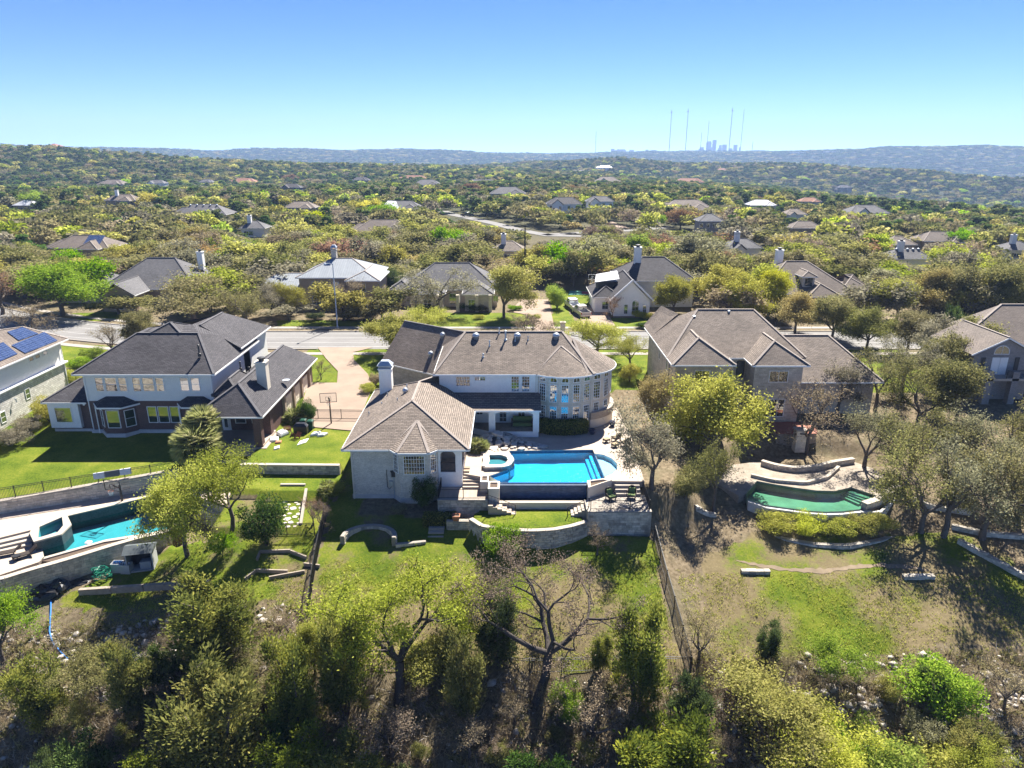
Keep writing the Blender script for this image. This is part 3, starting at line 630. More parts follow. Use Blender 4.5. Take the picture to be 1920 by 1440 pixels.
# --- round tower on the right
tc, tr = (7.35, 77.6), 3.95
def arcp(r, a0, a1, n): return [(tc[0]+r*math.sin(a), tc[1]-r*math.cos(a)) for a in np.linspace(a0, a1, n)]
MB().prism(arcp(tr, R(10), R(190), 22)+[(4, 78)], -.6, 5.8).build('tower_wall', MT['stucco_cream'], MH)
MB().prism(arcp(tr+.35, R(18), R(185), 20)+[(6, 78)], -.8, .55).build('tower_base', MT['stucco_cream'], MH)
MB().prism(arcp(tr+.5, R(18), R(185), 20)+[(6, 78)], .55, 1.35).build('stone_band', MT['brick_tan'], MH)
for k, a in enumerate((30, 52, 74, 96)):
    a = R(a); c = (tc[0]+tr*math.sin(a), tc[1]-tr*math.cos(a)); tt = (math.cos(a), math.sin(a))
    window(MH, c, tt, 5.0, .95, .62, 2, 1); window(MH, c, tt, 2.75, .95, 2.05, 3, 6)
    if k == 0: window(MH, c, tt, 1.0, .8, 1.4, 3, 4)
    if k == 1: window(MH, c, tt, 1.4, .8, .95, 2, 2)
te = [(x, y, 5.93) for x, y in arcp(tr+.5, R(12), R(185), 18)]; ap = (6.9, 78.3, 8.62)
roof(MH, [[te[i], te[i+1], ap] for i in range(17)], 'roof_tan', [(te[0], ap)], [(te[i], te[i+1]) for i in range(17)])
# --- covered porch under a lean-to roof
MB().prism([(-4.65, 72.2), (-2.45, 70.98), (2.85, 70.98), (2.85, 73.78), (-4.65, 73.78)], -.7, .1).build('porch_floor', MT['stucco_white'], MH)
MB().prism([(-4.6, 72.3), (-2.4, 71.1), (2.6, 71.1), (2.6, 73.7), (-4.6, 73.7)], .1, .106).build('porch_paving', MT['wood'], MH)
for x0, x1 in ((-2.5, -1.8), (2.25, 2.9)): MB().box(x0, x1, 70.95, 71.45, .1, 2.7).build('post', MT['stucco_white'], MH)
arch_lintel(MH, -1.8, 2.25, 70.97, 2.15, 2.5, 2.72, .4)
MB().add([(-4.7, 72.2, 2.2), (-2.5, 70.97, 2.2), (-2.5, 71.3, 2.2), (-4.7, 72.5, 2.2), (-4.7, 72.2, 2.74), (-2.5, 70.97, 2.74), (-2.5, 71.3, 2.74), (-4.7, 72.5, 2.74)], [(0,1,5,4), (1,2,6,5), (2,3,7,6), (3,0,4,7), (3,2,1,0), (4,5,6,7)]).build('arch', MT['stucco_white'], MH)
roof(MH, [[(-3.95, 70.5, 2.74), (-2.2, 70.55, 2.74), (3.1, 70.55, 2.74), (3.1, 73.8, 3.62), (-7.9, 73.8, 3.62), (-6, 71.2, 2.95)]], 'roof_tan', (), [((-2.2, 70.55, 2.74), (3.1, 70.55, 2.74)), ((-3.95, 70.5, 2.74), (-2.2, 70.55, 2.74))])
for x_, w_, z_ in ((-1.0, .85, .15), (1.05, .8, .8), (-3.6, .8, 1.)): window(MH, (x_, 73.8), X1, z_, w_, 2.1-z_*.5, 2, 4)
# --- garage with the steep dark-side roof
g0, g1, hwid = Vector((-14.2, 91.6)), Vector((-4.2, 84.4)), 4.7
gd = (g1-g0).normalized(); gn = Vector((gd.y, -gd.x))
if gn.y > 0: gn = -gn
def gp(s, n_, z): p = g0 + gd*s + gn*n_; return (p.x, p.y, z)
gl = (g1-g0).length
MB().prism([gp(.3, 4.2, 0)[:2], gp(gl, 4.2, 0)[:2], gp(gl, -4.2, 0)[:2], gp(.3, -4.2, 0)[:2]], -1.2, 2.95).build('garage_wall', MT['stone_blend'], MH)
roof(MH, [[gp(0, hwid, 3), gp(gl, hwid, 3), gp(gl, 0, 7.5), gp(0, 0, 7.5)], [gp(0, -hwid, 3), gp(gl, -hwid, 3), gp(gl, 0, 7.5), gp(0, 0, 7.5)]], 'roof_tan', [(gp(0, 0, 7.5), gp(gl, 0, 7.5))], [(gp(0, hwid, 3), gp(gl, hwid, 3))], rm='ridge_char')
gm_ = MB(); gm_.add([gp(.35, 4.2, 2.9), gp(.35, -4.2, 2.9), gp(.35, 0, 7.1), gp(.6, 4.2, 2.9), gp(.6, -4.2, 2.9), gp(.6, 0, 7.1)], [(0,1,2), (5,4,3), (0,2,5,3), (2,1,4,5)]).build('gable', MT['stone_blend'], MH)
for s_, n_ in ((7.4, .9), (7.2, 3.0)): vent_dome(MH, gp(s_, n_, 7.5-.957*n_), .34)
# ================================================================ brick neighbour on the left
LH = thing('house', 'two storey house with charcoal shingle roof, pale upper wall and dark brick ground floor', 'house', (-40, 76, -1.4))
MB().box(-47.2, -33., 74.3, 86, 2.45, 5.7).build('upper_wall', MT['siding_grey'], LH)
MB().box(-47.2, -33., 74.32, 86, -1., 2.45).build('brick_wall', MT['brick_red'], LH)
MB().box(-47.3, -32.9, 74.2, 75, -2.2, -.95).build('foundation', MT['concrete'], LH)
zt = 5.8+.6*5.4
roof(LH, [[(-47.9, 73.6, 5.8), (-32.4, 73.6, 5.8), (-35.9, 79, zt), (-42.9, 79, zt)], [(-47.9, 87, 5.8), (-47.9, 73.6, 5.8), (-42.9, 79, zt), (-42.9, 81.5, zt)], [(-32.4, 73.6, 5.8), (-32.4, 88, 5.8), (-37.6, 88, zt), (-37.6, 81.5, zt+.4), (-35.9, 79, zt)], [(-42.9, 79, zt), (-35.9, 79, zt), (-37.6, 81.5, zt+.4), (-42.9, 81.5, zt)], [(-47.9, 87, 5.8), (-42.9, 81.5, zt), (-37.6, 88, zt)]],
     'roof_char', [((-47.9, 73.6, 5.8), (-42.9, 79, zt)), ((-32.4, 73.6, 5.8), (-35.9, 79, zt)), ((-42.9, 79, zt), (-35.9, 79, zt))], [((-47.9, 73.6, 5.8), (-32.4, 73.6, 5.8)), ((-32.4, 73.6, 5.8), (-32.4, 88, 5.8)), ((-47.9, 73.6, 5.8), (-47.9, 87, 5.8))], rm='ridge_char')
pk = (-39.6, 80.4, zt+.95); q4 = [(-41.4, 78.9, zt+.02), (-37.9, 78.9, zt+.02), (-37.9, 82.5, zt+.02), (-41.4, 82.5, zt+.02)]
roof(LH, [[q4[i], q4[(i+1) % 4], pk] for i in range(4)], 'roof_char', [(q4[i], pk) for i in range(4)], rm='ridge_char')
F, RD, E, z_ = hipf(-41.5, -32.45, 82, 93, zt-2.6, .62, 'y', False, True); roof(LH, F, 'roof_char', RD[:1], E, rm='ridge_char')
MB().box(-41, -33, 84, 92.5, -1, zt-2.7).build('upper_wall', MT['siding_grey'], LH)
for p in ((335, 633), (362, 640), (372, 652)):
    q = A(p[0], p[1], 8.2); pipe(LH, (q.x, q.y, 7.5), .9, .09, 'trim_dark')
for c0, ws in ((-44.2, (.95, 1.35, .95)), (-40.1, (.95, 1.35, .95))):
    x_ = c0-1.75
    for w_ in ws: window(LH, (x_+w_/2, 74.3), X1, 3.55, w_, 1.65, 1, 2); x_ += w_+.13
for x_ in (-36.1, -34.9): window(LH, (x_, 74.3), X1, 3.6, 1., 1.6, 1, 2, gm='glass_lit')
for x_, w_ in ((-40.2, 1.05), (-38.95, 1.2), (-37.7, 1.05)): window(LH, (x_, 74.32), X1, -.15, w_, 1.95, 1, 1)
# ground floor bay with its own little roof
bb = [(-46.0, 74.3), (-45.0, 73.2), (-43., 73.2), (-41.9, 74.3)]
MB().prism(bb+[(-42, 75), (-46, 75)], -1., 2.2).build('bay_wall', MT['brick_red'], LH); MB().prism([(-46.1, 74.2), (-45.05, 73.1), (-42.95, 73.1), (-41.8, 74.2)], -2.2, -1.).build('foundation', MT['concrete'], LH)
bl = [(-46.5, 74.28, 2.25), (-45.3, 72.75, 2.25), (-42.7, 72.75, 2.25), (-41.4, 74.28, 2.25)]; t2 = [(-45, 74.28, 3.), (-43, 74.28, 3.)]
roof(LH, [[bl[0], bl[1], t2[0]], [bl[1], bl[2], t2[1], t2[0]], [bl[2], bl[3], t2[1]]], 'roof_char', (), [(bl[0], bl[1]), (bl[1], bl[2]), (bl[2], bl[3])])
window(LH, (-44.0, 73.2), X1, -.35, 1.45, 2.1, 1, 1); c, tt = seg(bb[2], bb[3]); window(LH, c, tt, -.35, 1.1, 2., 1, 2); c, tt = seg(bb[0], bb[1]); window(LH, c, tt, -.35, 1., 2., 1, 2)
bl = [(-37.2, 74.28, 2.25), (-36.2, 72.9, 2.25), (-34, 72.9, 2.25), (-33, 74.28, 2.25)]; t2 = [(-36, 74.28, 3.), (-34.2, 74.28, 3.)]
roof(LH, [[bl[0], bl[1], t2[0]], [bl[1], bl[2], t2[1], t2[0]], [bl[2], bl[3], t2[1]]], 'roof_char', (), [(bl[0], bl[1]), (bl[1], bl[2])])
MB().prism([(-36.8, 74.3), (-36, 73.3), (-34.2, 73.3), (-33.4, 74.3)], -2., 2.2).build('bay_wall', MT['brick_red'], LH); window(LH, (-35.1, 73.3), X1, -.3, 1.4, 2., 1, 1)
downspout(LH, -47.05, 74.3, -1.8, 5.7); downspout(LH, -46.4, 74.25, -1.8, 2.2); downspout(LH, -37.1, 74.3, -1.5, 2.2); downspout(LH, -33.1, 74.25, -1.5, 5.7)
# side room on the far left with its boxed window
MB().box(-51.6, -47.2, 74.7, 82, -1., 2.35).build('brick_wall', MT['brick_red'], LH); MB().box(-51.7, -47.2, 74.62, 76, -2., -1.).build('foundation', MT['concrete'], LH)
MB().box(-51.75, -48.35, 74.25, 74.75, -.75, 2.35).build('window_box', MT['trim_white'], LH); window(LH, (-50.1, 74.25), X1, -.1, 1.9, 1.8, 1, 1)
roof(LH, [[(-52.2, 74, 2.4), (-47.2, 74, 2.4), (-47.2, 77.4, 4.1), (-49.4, 77.4, 4.1)], [(-52.2, 74, 2.4), (-49.4, 77.4, 4.1), (-49.4, 82, 4.1), (-52.2, 82.5, 2.4)]], 'roof_char', [((-52.2, 74, 2.4), (-49.4, 77.4, 4.1))], [((-52.2, 74, 2.4), (-47.2, 74, 2.4)), ((-52.2, 74, 2.4), (-52.2, 82.5, 2.4))], rm='ridge_char')
MB().lathe((-47.5, 74.05, 2.), [(.05, 0), (.12, .05), (.12, .2), (.05, .24)], 8).build('flood_lamp', MT['trim_white'], LH)
# garage wing on the right with porch, chimney, doors
MB().box(-32.6, -26.6, 73.5, 90.2, -1.05, 2.5).build('brick_wall', MT['brick_red'], LH)
rx = -29.35
roof(LH, [[(-33.2, 69, 2.6), (-26., 69, 2.6), (rx, 72.3, 5.2)], [(-26., 69, 2.6), (-26., 91, 2.6), (rx, 88, 5.2), (rx, 72.3, 5.2)], [(-33.2, 91, 2.6), (-33.2, 69, 2.6), (rx, 72.3, 5.2), (rx, 88, 5.2)], [(-26., 91, 2.6), (-33.2, 91, 2.6), (rx, 88, 5.2)]], 'roof_char',
     [((-26, 69, 2.6), (rx, 72.3, 5.2)), ((-33.2, 69, 2.6), (rx, 72.3, 5.2)), ((rx, 72.3, 5.2), (rx, 88, 5.2))], [((-33.2, 69, 2.6), (-26, 69, 2.6)), ((-26, 69, 2.6), (-26, 91, 2.6))], rm='ridge_char')
F, RD, E, z_ = hipf(-33.2, -30.0, 74, 80, 3.2, .95, 'y', True, True); roof(LH, F, 'roof_char', RD, rm='ridge_char')
chimney(LH, (-27.75, 75.4), 1.1, 1.0, 3., 6.6, 'trim_cream', 'pot')
for p in ((467, 693), (474, 703), (450, 683)):
    q = A(p[0], p[1], 4.8); pipe(LH, (q.x, q.y, 4.3), .7, .08, 'trim_dark')
MB().lathe((-26.3, 78.6, 3.3), [(.02, 0), (.25, .06), (.42, .2), (.44, .22)], 12).build('satellite_dish', MT['galv'], LH)
for x_, y_ in ((-26.75, 69.6), (-26.75, 72.6)): MB().box(x_-.4, x_+.4, y_-.4, y_+.4, -1.2, 2.5).build('pillar', MT['brick_red'], LH)
MB().box(-33, -26.3, 69.3, 73.5, -1.3, -.7).build('porch_floor', MT['deck'], LH)
door(LH, (-31.7, 73.5), X1, -.7, .95, 2.1, MT['trim_white'], 'white back door with a glass panel'); window(LH, (-31.7, 73.42), X1, -.4, .5, 1.6, 1, 1); window(LH, (-30.1, 73.5), X1, .1, 1.2, 1.5, 1, 1); window(LH, (-28.4, 73.5), X1, .1, .9, 1.5, 1, 1)
for y_ in (79.5, 82.9, 86.3): door(LH, (-26.6, y_), (0, 1), -.9, 2.7, 2.3, MT['trim_cream'], panels=4)
for y_ in (77.6, 81.2, 84.6, 88.2): MB().box(-26.62, -26.3, y_-.25, y_+.25, -1.1, 2.45).build('pillar', MT['brick_tan'], LH)
for k in range(3): MB().box(-26.3, -25.9+.38*k, 68.9-.38*k, 73.2, -1.35, -.75-.17*(k+1)+.0).build('step', MT['deck'], LH)
for k in range(3): MB().box(-33, -26.32, 69.3-.38*(k+1), 69.3-.38*k-.003, -1.5, -.75-.17*(k+1)).build('step', MT['deck'], LH)
# ---------------------------------------------------------------- walls of separate stones
def unit_block():
    m = MB(); b = .06
    vs = []; 
    for z, k in ((-.5, .5-b*.6), (-.5+b, .5), (.5-b, .5), (.5, .5-b*.6)):
        for sx, sy in ((-1, -1), (1, -1), (1, 1), (-1, 1)): vs.append((sx*k, sy*k, z))
    fs = [(3, 2, 1, 0), (12, 13, 14, 15)]
    for r in range(3):
        for k in range(4): fs.append((r*4+k, r*4+(k+1) % 4, (r+1)*4+(k+1) % 4, (r+1)*4+k))
    me = bpy.data.meshes.new('stone_block'); me.from_pydata(vs, [], [tuple(f) for f in fs]); return me
_UB = {}
def block(name, parent, c, ang, size, mat, jit=.02):
    if mat not in _UB: _UB[mat] = unit_block(); _UB[mat].materials.append(MT[mat])
    o = bpy.data.objects.new(name, _UB[mat]); COL.objects.link(o); o.parent = parent
    p = Vector(c) - (Vector(parent.location) if parent else Vector())
    o.location = p; o.rotation_euler = (rnd.uniform(-jit, jit), rnd.uniform(-jit, jit), ang + rnd.uniform(-jit, jit)); o.scale = size; return o
def resample(path, step):
    P = [Vector((p[0], p[1])) for p in path]; L = [0]
    for a, b in zip(P[:-1], P[1:]): L.append(L[-1]+(b-a).length)
    def f(s):
        s = min(max(s, 0), L[-1])
        for i in range(len(P)-1):
            if s <= L[i+1]+1e-9: return P[i].lerp(P[i+1], (s-L[i])/max(1e-9, L[i+1]-L[i]))
        return P[-1]
    return f, L[-1]
def stone_wall(label, path, ztop, zbot, mat='block_grey', bl=.62, ch=.26, th=.34, cap=True, core=True, cat='wall', name='stone_wall', capmat='cap', capw=.46, capl=.8):
    f, L = resample(path, .5); zt = ztop if callable(ztop) else (lambda s: ztop); zb = zbot if callable(zbot) else (lambda s: zbot)
    mid = f(L/2); root = thing(name, label, cat, (mid.x, mid.y, zb(L/2)))
    if core:
        m = MB(); n = max(1, int(L/.7))
        for i in range(n):
            a, b = f(L*i/n), f(L*(i+1)/n); t = (b-a); 
            if t.length < 1e-6: continue
            nn = Vector((-t.y, t.x)).normalized()*(th/2-.035); sa, sb = L*i/n, L*(i+1)/n
            q = [a-nn, b-nn, b+nn, a+nn]; zz0 = [zb(sa)-.3, zb(sb)-.3]; zz1 = [zt(sa)-.03, zt(sb)-.03]
            m.add([(q[0].x, q[0].y, zz0[0]), (q[1].x, q[1].y, zz0[1]), (q[2].x, q[2].y, zz0[1]), (q[3].x, q[3].y, zz0[0]), (q[0].x, q[0].y, zz1[0]), (q[1].x, q[1].y, zz1[1]), (q[2].x, q[2].y, zz1[1]), (q[3].x, q[3].y, zz1[0])],
                  [(0,3,2,1),(4,5,6,7),(0,1,5,4),(1,2,6,5),(2,3,7,6),(3,0,4,7)])
        m.build('wall_core', MT['mortar'], root)
    zmin = min(zb(L*k/20) for k in range(21)); zmax = max(zt(L*k/20) for k in range(21)); row = 0; z = zmin
    cnt = 0
    while z < zmax-.05:
        s = -rnd.uniform(0, bl)
        h = ch*rnd.uniform(.85, 1.15)
        while s < L:
            l = bl*rnd.uniform(.55, 1.35); a, b = max(s, 0), min(s+l, L); s += l
            if b-a < .12: continue
            mm = (a+b)/2
            if z+h*.5 > zt(mm)-.02 or z+h < zb(mm)-.1: continue
            hh = min(h, zt(mm)-z)
            p0, p1 = f(a), f(b); t = p1-p0; c = (p0+p1)/2
            block('stone_block', root, (c.x, c.y, z+hh/2), math.atan2(t.y, t.x), (t.length-.022, th*rnd.uniform(.96, 1.08), hh-.02), mat, .008); cnt += 1
        z += h
    if cap:
        n = max(1, int(L/capl))
        for i in range(n):
            p0, p1 = f(L*i/n), f(L*(i+1)/n); t = p1-p0; c = (p0+p1)/2; zz = zt(L*(i+.5)/n)
            sl_ = math.atan2(zt(L*(i+1)/n)-zt(L*i/n), t.length)
            o = block('cap_stone', root, (c.x, c.y, zz+.045), math.atan2(t.y, t.x), (t.length*1.0-.012, capw, .1), capmat, .006); o.rotation_euler.y = -sl_
    return root
# ---------------------------------------------------------------- main pool
TILE = coursed('blue_mosaic', (.07, .12, .22), (.035, .065, .14), (.12, .15, .2), .2, .1, .014, rough=.25, blot=.3, bscale=2.)
TILE2 = coursed('grey_slate_tile', (.07, .09, .10), (.045, .06, .07), (.10, .11, .11), .15, .15, .01, rough=.35, blot=.3, bscale=2.)
PLAS = plain('pool_plaster', (.60, .74, .80), .8, .06, 1.5); PLAS2 = plain('teal_pool_plaster', (.21, .34, .36), .8, .12, 1.); PLAS3 = plain('stained_pool_plaster', (.24, .30, .22), .9, .35, .6)
MT['tile'] = TILE
WAT = water('pool_water', (.15, .66, .94), .45, 2.4); WATS = water('spa_water', (.30, .75, .90), .3, 3.); WAT2 = water('teal_water', (.36, .84, .88), .25, 1.2); WAT3 = water('green_water', (.48, .78, .68), .3, 1.2); WATL = water('ledge_water', (.62, .86, .94), .3, 2.)
SOIL = plain('bed_soil', (.10, .07, .05), .95, .3, 4.)
def pool_shell(root, poly, zf, ztop, mat, name='basin', floor=True):
    n = len(poly); m = MB()
    if floor: m.add([(x, y, zf) for x, y in (poly if sum(poly[i][0]*poly[(i+1) % n][1]-poly[(i+1) % n][0]*poly[i][1] for i in range(n)) > 0 else poly[::-1])], [tuple(range(n))])
    for i in range(n):
        a, b = poly[i], poly[(i+1) % n]; m.face((a[0], a[1], zf), (b[0], b[1], zf), (b[0], b[1], ztop), (a[0], a[1], ztop))
    return m.build(name, mat, root)
def flat(poly, z):
    n = len(poly); a = sum(poly[i][0]*poly[(i+1) % n][1]-poly[(i+1) % n][0]*poly[i][1] for i in range(n))
    return MB().face(*[(x, y, z) for x, y in (poly if a > 0 else poly[::-1])])
def inset(poly, d):
    n = len(poly); c = Vector((sum(p[0] for p in poly)/n, sum(p[1] for p in poly)/n)); out = []
    for p in poly:
        v = Vector(p)-c; out.append(tuple(c + v*max(0, (v.length-d)/v.length)))
    return out
MP = thing('swimming_pool', 'blue infinity edge swimming pool with raised spa below the glazed tower', 'swimming pool', (3.5, 63.5, -2.4))
pool = [(-.3, 67.3), (8.35, 67.55), (8.75, 60.6), (6.9, 60.1), (-1.1, 60.1), (-2.1, 61.4), (-.5, 62.7), (.25, 63.8), (.15, 65.4)]
pool_shell(MP, pool, -1.62, -.55, PLAS)
flat(pool, -.72).build('water', WAT, MP); pool_shell(MP, inset(pool, .012), -.86, -.57, TILE, 'waterline_tile', False)
ledge = [(8.4, 66.6), (9.3, 66.3), (10.0, 65.4), (10.35, 64.2), (10.2, 62.9), (9.6, 61.9), (8.75, 61.3)]
pool_shell(MP, ledge, -.95, -.5, PLAS, 'tanning_ledge'); flat(ledge, -.70).build('ledge_water', WATL, MP)
for i, (w_, z_) in enumerate(((.4, -1.0), (.8, -1.3))): MB().prism([(8.33-w_, 67.2), (8.33, 67.2), (8.7, 61), (8.7-w_, 61)], -2.34, z_).build('pool_step', PLAS, MP)
MB().prism([(8.36, 67.6), (8.5, 67.6), (8.9, 60.6), (8.76, 60.6)], -2.3, -.66).build('tile_band', TILE, MP)
MB().box(-1.2, 6.95, 59.78, 60.09, -2.7, -.70).build('infinity_wall', TILE, MP)
flat([(-1.2, 58.85), (6.95, 58.85), (6.95, 59.77), (-1.2, 59.77)], -2.02).build('trough_water', WATS, MP); MB().box(-1.2, 6.95, 58.85, 59.77, -2.6, -2.3).build('trough_floor', TILE, MP)
MB().box(-1.25, 7.0, 58.5, 58.84, -3., -1.9).build('trough_wall', MT['stucco_cream'], MP); MB().box(-1.3, 7.05, 58.44, 58.9, -1.9, -1.82).build('trough_cap', MT['cap'], MP)
spa = [(-2.75, 65.85), (-1.0, 65.95), (-.1, 65.3), (.15, 64.2), (-.25, 63.0), (-.9, 62.6), (-2.75, 62.6)]; spi = inset(spa, .5)
def ring(mb, o, i_, z0, z1):
    n = len(o)
    for k in range(n):
        a, b, c, d = o[k], o[(k+1) % n], i_[(k+1) % n], i_[k]; mb.prism([a, b, c, d], z0, z1)
    return mb
ring(MB(), spa, spi, -2.3, -.2).build('spa_wall', MT['flag'], MP); flat(spi, -.34).build('spa_water', WATS, MP); pool_shell(MP, inset(spa, .52), -1.1, -.3, PLAS, 'spa_basin')
MB().prism(inset(spa, .52)[:3]+inset(spa, 1.0)[:3][::-1], -1.09, -.7).build('spa_bench', PLAS, MP)
for k in range(len(spa)):
    for j in range(3):
        a, b = Vector(spa[k]), Vector(spa[(k+1) % len(spa)])
        if (b-a).length < 1 and j: continue
        nn = 3 if (b-a).length >= 1 else 1; p = a.lerp(b, (j+.5)/nn); q = p + (Vector((-1.3, 64.2))-p).normalized()*.22; t_ = b-a
        block('cap_stone', MP, (q.x, q.y, -.16), math.atan2(t_.y, t_.x), (t_.length/nn*.97, .62, .12), 'flag_white', .02)
# deck round the pool
MT['deckmat'] = MT['deck']
dk = MB(); dk.prism([(-4.65, 67.5), (-.32, 67.32), (8.35, 67.57), (8.42, 66.62), (9.3, 66.32), (10.02, 65.42), (10.38, 64.2), (10.22, 62.88), (9.6, 61.85), (8.78, 61.2), (8.78, 60.3), (12.4, 60.2), (12.6, 66), (12.9, 72), (12.6, 80), (11., 80), (8.7, 73.5), (2.9, 73.7), (2.9, 70.95), (-2.5, 70.95), (-4.65, 72.2)], -3.4, -.5)
dk.prism([(-4.65, 67.48), (-.32, 67.3), (.13, 65.4), (-.5, 62.75), (-2.12, 61.42), (-2.95, 61.2), (-4.65, 61.9)], -3.4, -.5)
struct('pool_deck', dk, MT['deck'])
# terraces, steps, planters
PL = thing('terrace', 'raised stone terrace with iron railing beside the white house wing', 'terrace', (-4.4, 59.5, -3.6))
MB().box(-6.75, -2.2, 58.5, 61.9, -4.2, -1.4).build('terrace_floor', MT['deck'], PL)
for k in range(4): MB().box(-4.65, -2.98, 61.9-.36*(k+1), 61.9-.36*k-.004, -1.5, -.5-.18*(k+1)).build('step', MT['deck'], PL)
for x0, y0, lbl in ((-4.95, 62.2, 0), (-4.9, 62.9, 1)): MB().box(-4.68, -4.1, y0-.1, y0+.3, -.6, -.35).build('step', MT['brick_tan'], PL)
railing(PL, [(-6.7, 58.4, -1.4), (-4.45, 58.4, -1.4), (-2.2, 58.4, -1.4)], .95); railing(PL, [(-6.7, 58.4, -1.4), (-6.7, 60.8, -1.4)], .95)
for k in range(6): MB().box(-2.15+.42*k, -2.15+.42*(k+1)-.004, 57.4, 58.45, -3.2, -1.4-.17*(k+1)).build('step', MT['deck'], PL)
railing(PL, [(-2.15, 57.45, -1.4), (.3, 57.45, -2.4)], .9, gap=.3)
stone_wall('grey stone wall under the railed terrace, behind the clipped hedge', [(-6.8, 58.3), (-2.15, 58.3)], -1.42, -3.9, bl=.5, ch=.22, th=.3)
for x0, x1, y0, y1, z0, z1, lb in ((-2.95, -2.2, 59.7, 61.2, -1.6, -.3, 'square stone planter beside the terrace steps'), (-2.2, -1.15, 58.5, 60.05, -2.6, -.4, 'taller stone planter at the left end of the infinity wall')):
    t_ = thing('planter', lb, 'planter', ((x0+x1)/2, (y0+y1)/2, z0)); o_ = [(x0, y0), (x1, y0), (x1, y1), (x0, y1)]; ring(MB(), o_, inset(o_, .3), z0, z1).build('planter_wall', MT['stucco_cream'], t_); flat(inset(o_, .28), z1-.12).build('soil', SOIL, t_)
PR = thing('terrace', 'stone paved terrace with two green cushioned chairs right of the pool', 'terrace', (9.5, 58, -4.3))
MB().prism([(6.95, 56.45), (12.3, 56.45), (12.3, 60.2), (9.4, 60.2), (7.0, 58.6)], -4.6, -1.5).build('terrace_floor', plain('stone_paving', (.33, .29, .245), .9, .25, 2.5), PR)
for k in range(3): MB().box(9.6, 11.9, 60.2-.36*(k+1), 60.2-.36*k-.004, -1.6, -.5-.25*(k+1)+.0).build('step', MT['cap'], PR)
for k in range(6): MB().box(6.93-.32*(k+1), 6.93-.32*k-.004, 57.0, 58.2, -3.2, -1.5-.16*(k+1)).build('step', MT['cap'], PR)
railing(PR, [(7.0, 56.5, -1.5), (8.8, 56.5, -1.5), (10.5, 56.5, -1.5), (12.2, 56.5, -1.5)], .95); railing(PR, [(6.9, 57.0, -1.5), (5.0, 57.0, -2.45)], .9, gap=.3); railing(PR, [(12.25, 56.5, -1.5), (12.25, 60.1, -1.4)], .95)
stone_wall('weathered limestone wall of the railed terrace with green chairs', [(6.7, 56.35), (12.4, 56.35)], -1.55, -4.6, bl=.55, ch=.24, th=.36)
stone_wall('short side wall of stone beside the terrace stair', [(6.85, 56.5), (6.85, 58.4)], -1.55, -3., bl=.55, ch=.24, th=.3)
t_ = thing('planter', 'triangular walled planting bed at the right end of the infinity wall', 'planter', (8.2, 59.6, -2.5)); o_ = [(7.0, 58.65), (9.35, 60.25), (8.75, 60.55), (7.0, 60.05)]
ring(MB(), o_, inset(o_, .3), -2.6, -.35).build('planter_wall', MT['stucco_cream'], t_); flat(inset(o_, .28), -.5).build('soil', SOIL, t_)
tf = lambda s: tzs(*FRf(s)) - .1
FRf, FRL = resample([(x, y-.42) for x, y in TERR_FRONT], .5)
stone_wall('curved limestone retaining wall below the small terrace lawn', [(x, y-.15) for x, y in TERR_FRONT], -2.38, lambda s: tzs(*(FRf(s)-Vector((0, .5))))-.15, bl=.55, ch=.23, th=.36)
stone_wall('low stone wall left of the bright bush with a clay pot on it', [(-5.9, 56.75), (-3.75, 56.75)], -2.75, -3.9, bl=.55, ch=.24, th=.36)
for k in range(3): pass
st = thing('steps', 'three garden steps between the clipped hedge and low stone wall', 'steps', (-6.7, 56.3, -3.8))
for k in range(3): MB().box(-7.5, -6.1, 55.7+.4*k, 56.1+.4*k-.004, -4.3, -3.75+.2*k).build('step', MT['cap'], st)
stone_wall('half round wall of rough stones in the shade by the lawn', [(-12.6+2.3*math.cos(a), 55.0+1.9*math.sin(a)) for a in np.linspace(R(185), R(-10), 12)], -3.15, -4.2, bl=.6, ch=.3, th=.4, cap=False)
stone_wall('low stone edging along the top of the dry lawn', [(-10.2, 54.6), (-7.6, 55.1)], -3.75, -4.3, bl=.6, ch=.25, th=.35, cap=False)
# waterfall of flat rocks behind the spa
WF = thing('rock_waterfall', 'sloping pile of pale flat rocks between spa and porch', 'rock pile', (-1., 69, -.5))
m = MB(); cxw, cyw = -.9, 69.2; hill = [(-3.4, 67.9), (-.6, 67.45), (3.3, 67.75), (3.4, 68.6), (1.6, 69.6), (.2, 70.7), (-2.6, 70.8), (-3.5, 69.6)]
m.add([(x, y, -.6) for x, y in hill] + [(cxw-.8, cyw+.9, -.1)], [(i, (i+1) % 8, 8) for i in range(8)]); m.build('rock_bed', plain('dark_rock_bed', (.13, .12, .11), .9, .3), WF)
def hz(x, y):
    d = max(0, 1-math.hypot((x-cxw+.8)/3.2, (y-cyw-.9)/2.3)); return -.45 + .8*d
def flag(name, root, x, y, z, r, mat, tilt=(0, 0), th=.12, n=None, rs=None):
    rs = rs or rnd; n = n or rs.randint(5, 7); a0 = rs.uniform(0, 6.3); pts = []
    for k in range(n): a = a0 + 2*math.pi*k/n + rs.uniform(-.25, .25); q = r*rs.uniform(.75, 1.15); pts.append((x+q*math.cos(a)*1.25, y+q*math.sin(a)))
    ins = [(x+(px_-x)*.9, y+(py_-y)*.9) for px_, py_ in pts]
    f = lambda px_, py_: z + (px_-x)*tilt[0] + (py_-y)*tilt[1]; k = len(pts)
    vs = [(a, b, f(a, b)-.15) for a, b in pts] + [(a, b, f(a, b)+th*.7) for a, b in pts] + [(a, b, f(a, b)+th) for a, b in ins]
    fs = [(i, (i+1) % k, (i+1) % k+k, i+k) for i in range(k)] + [(i+k, (i+1) % k+k, (i+1) % k+2*k, i+2*k) for i in range(k)] + [tuple(range(2*k, 3*k))]
    return MB().add(vs, fs).build(name, MT[mat], root)
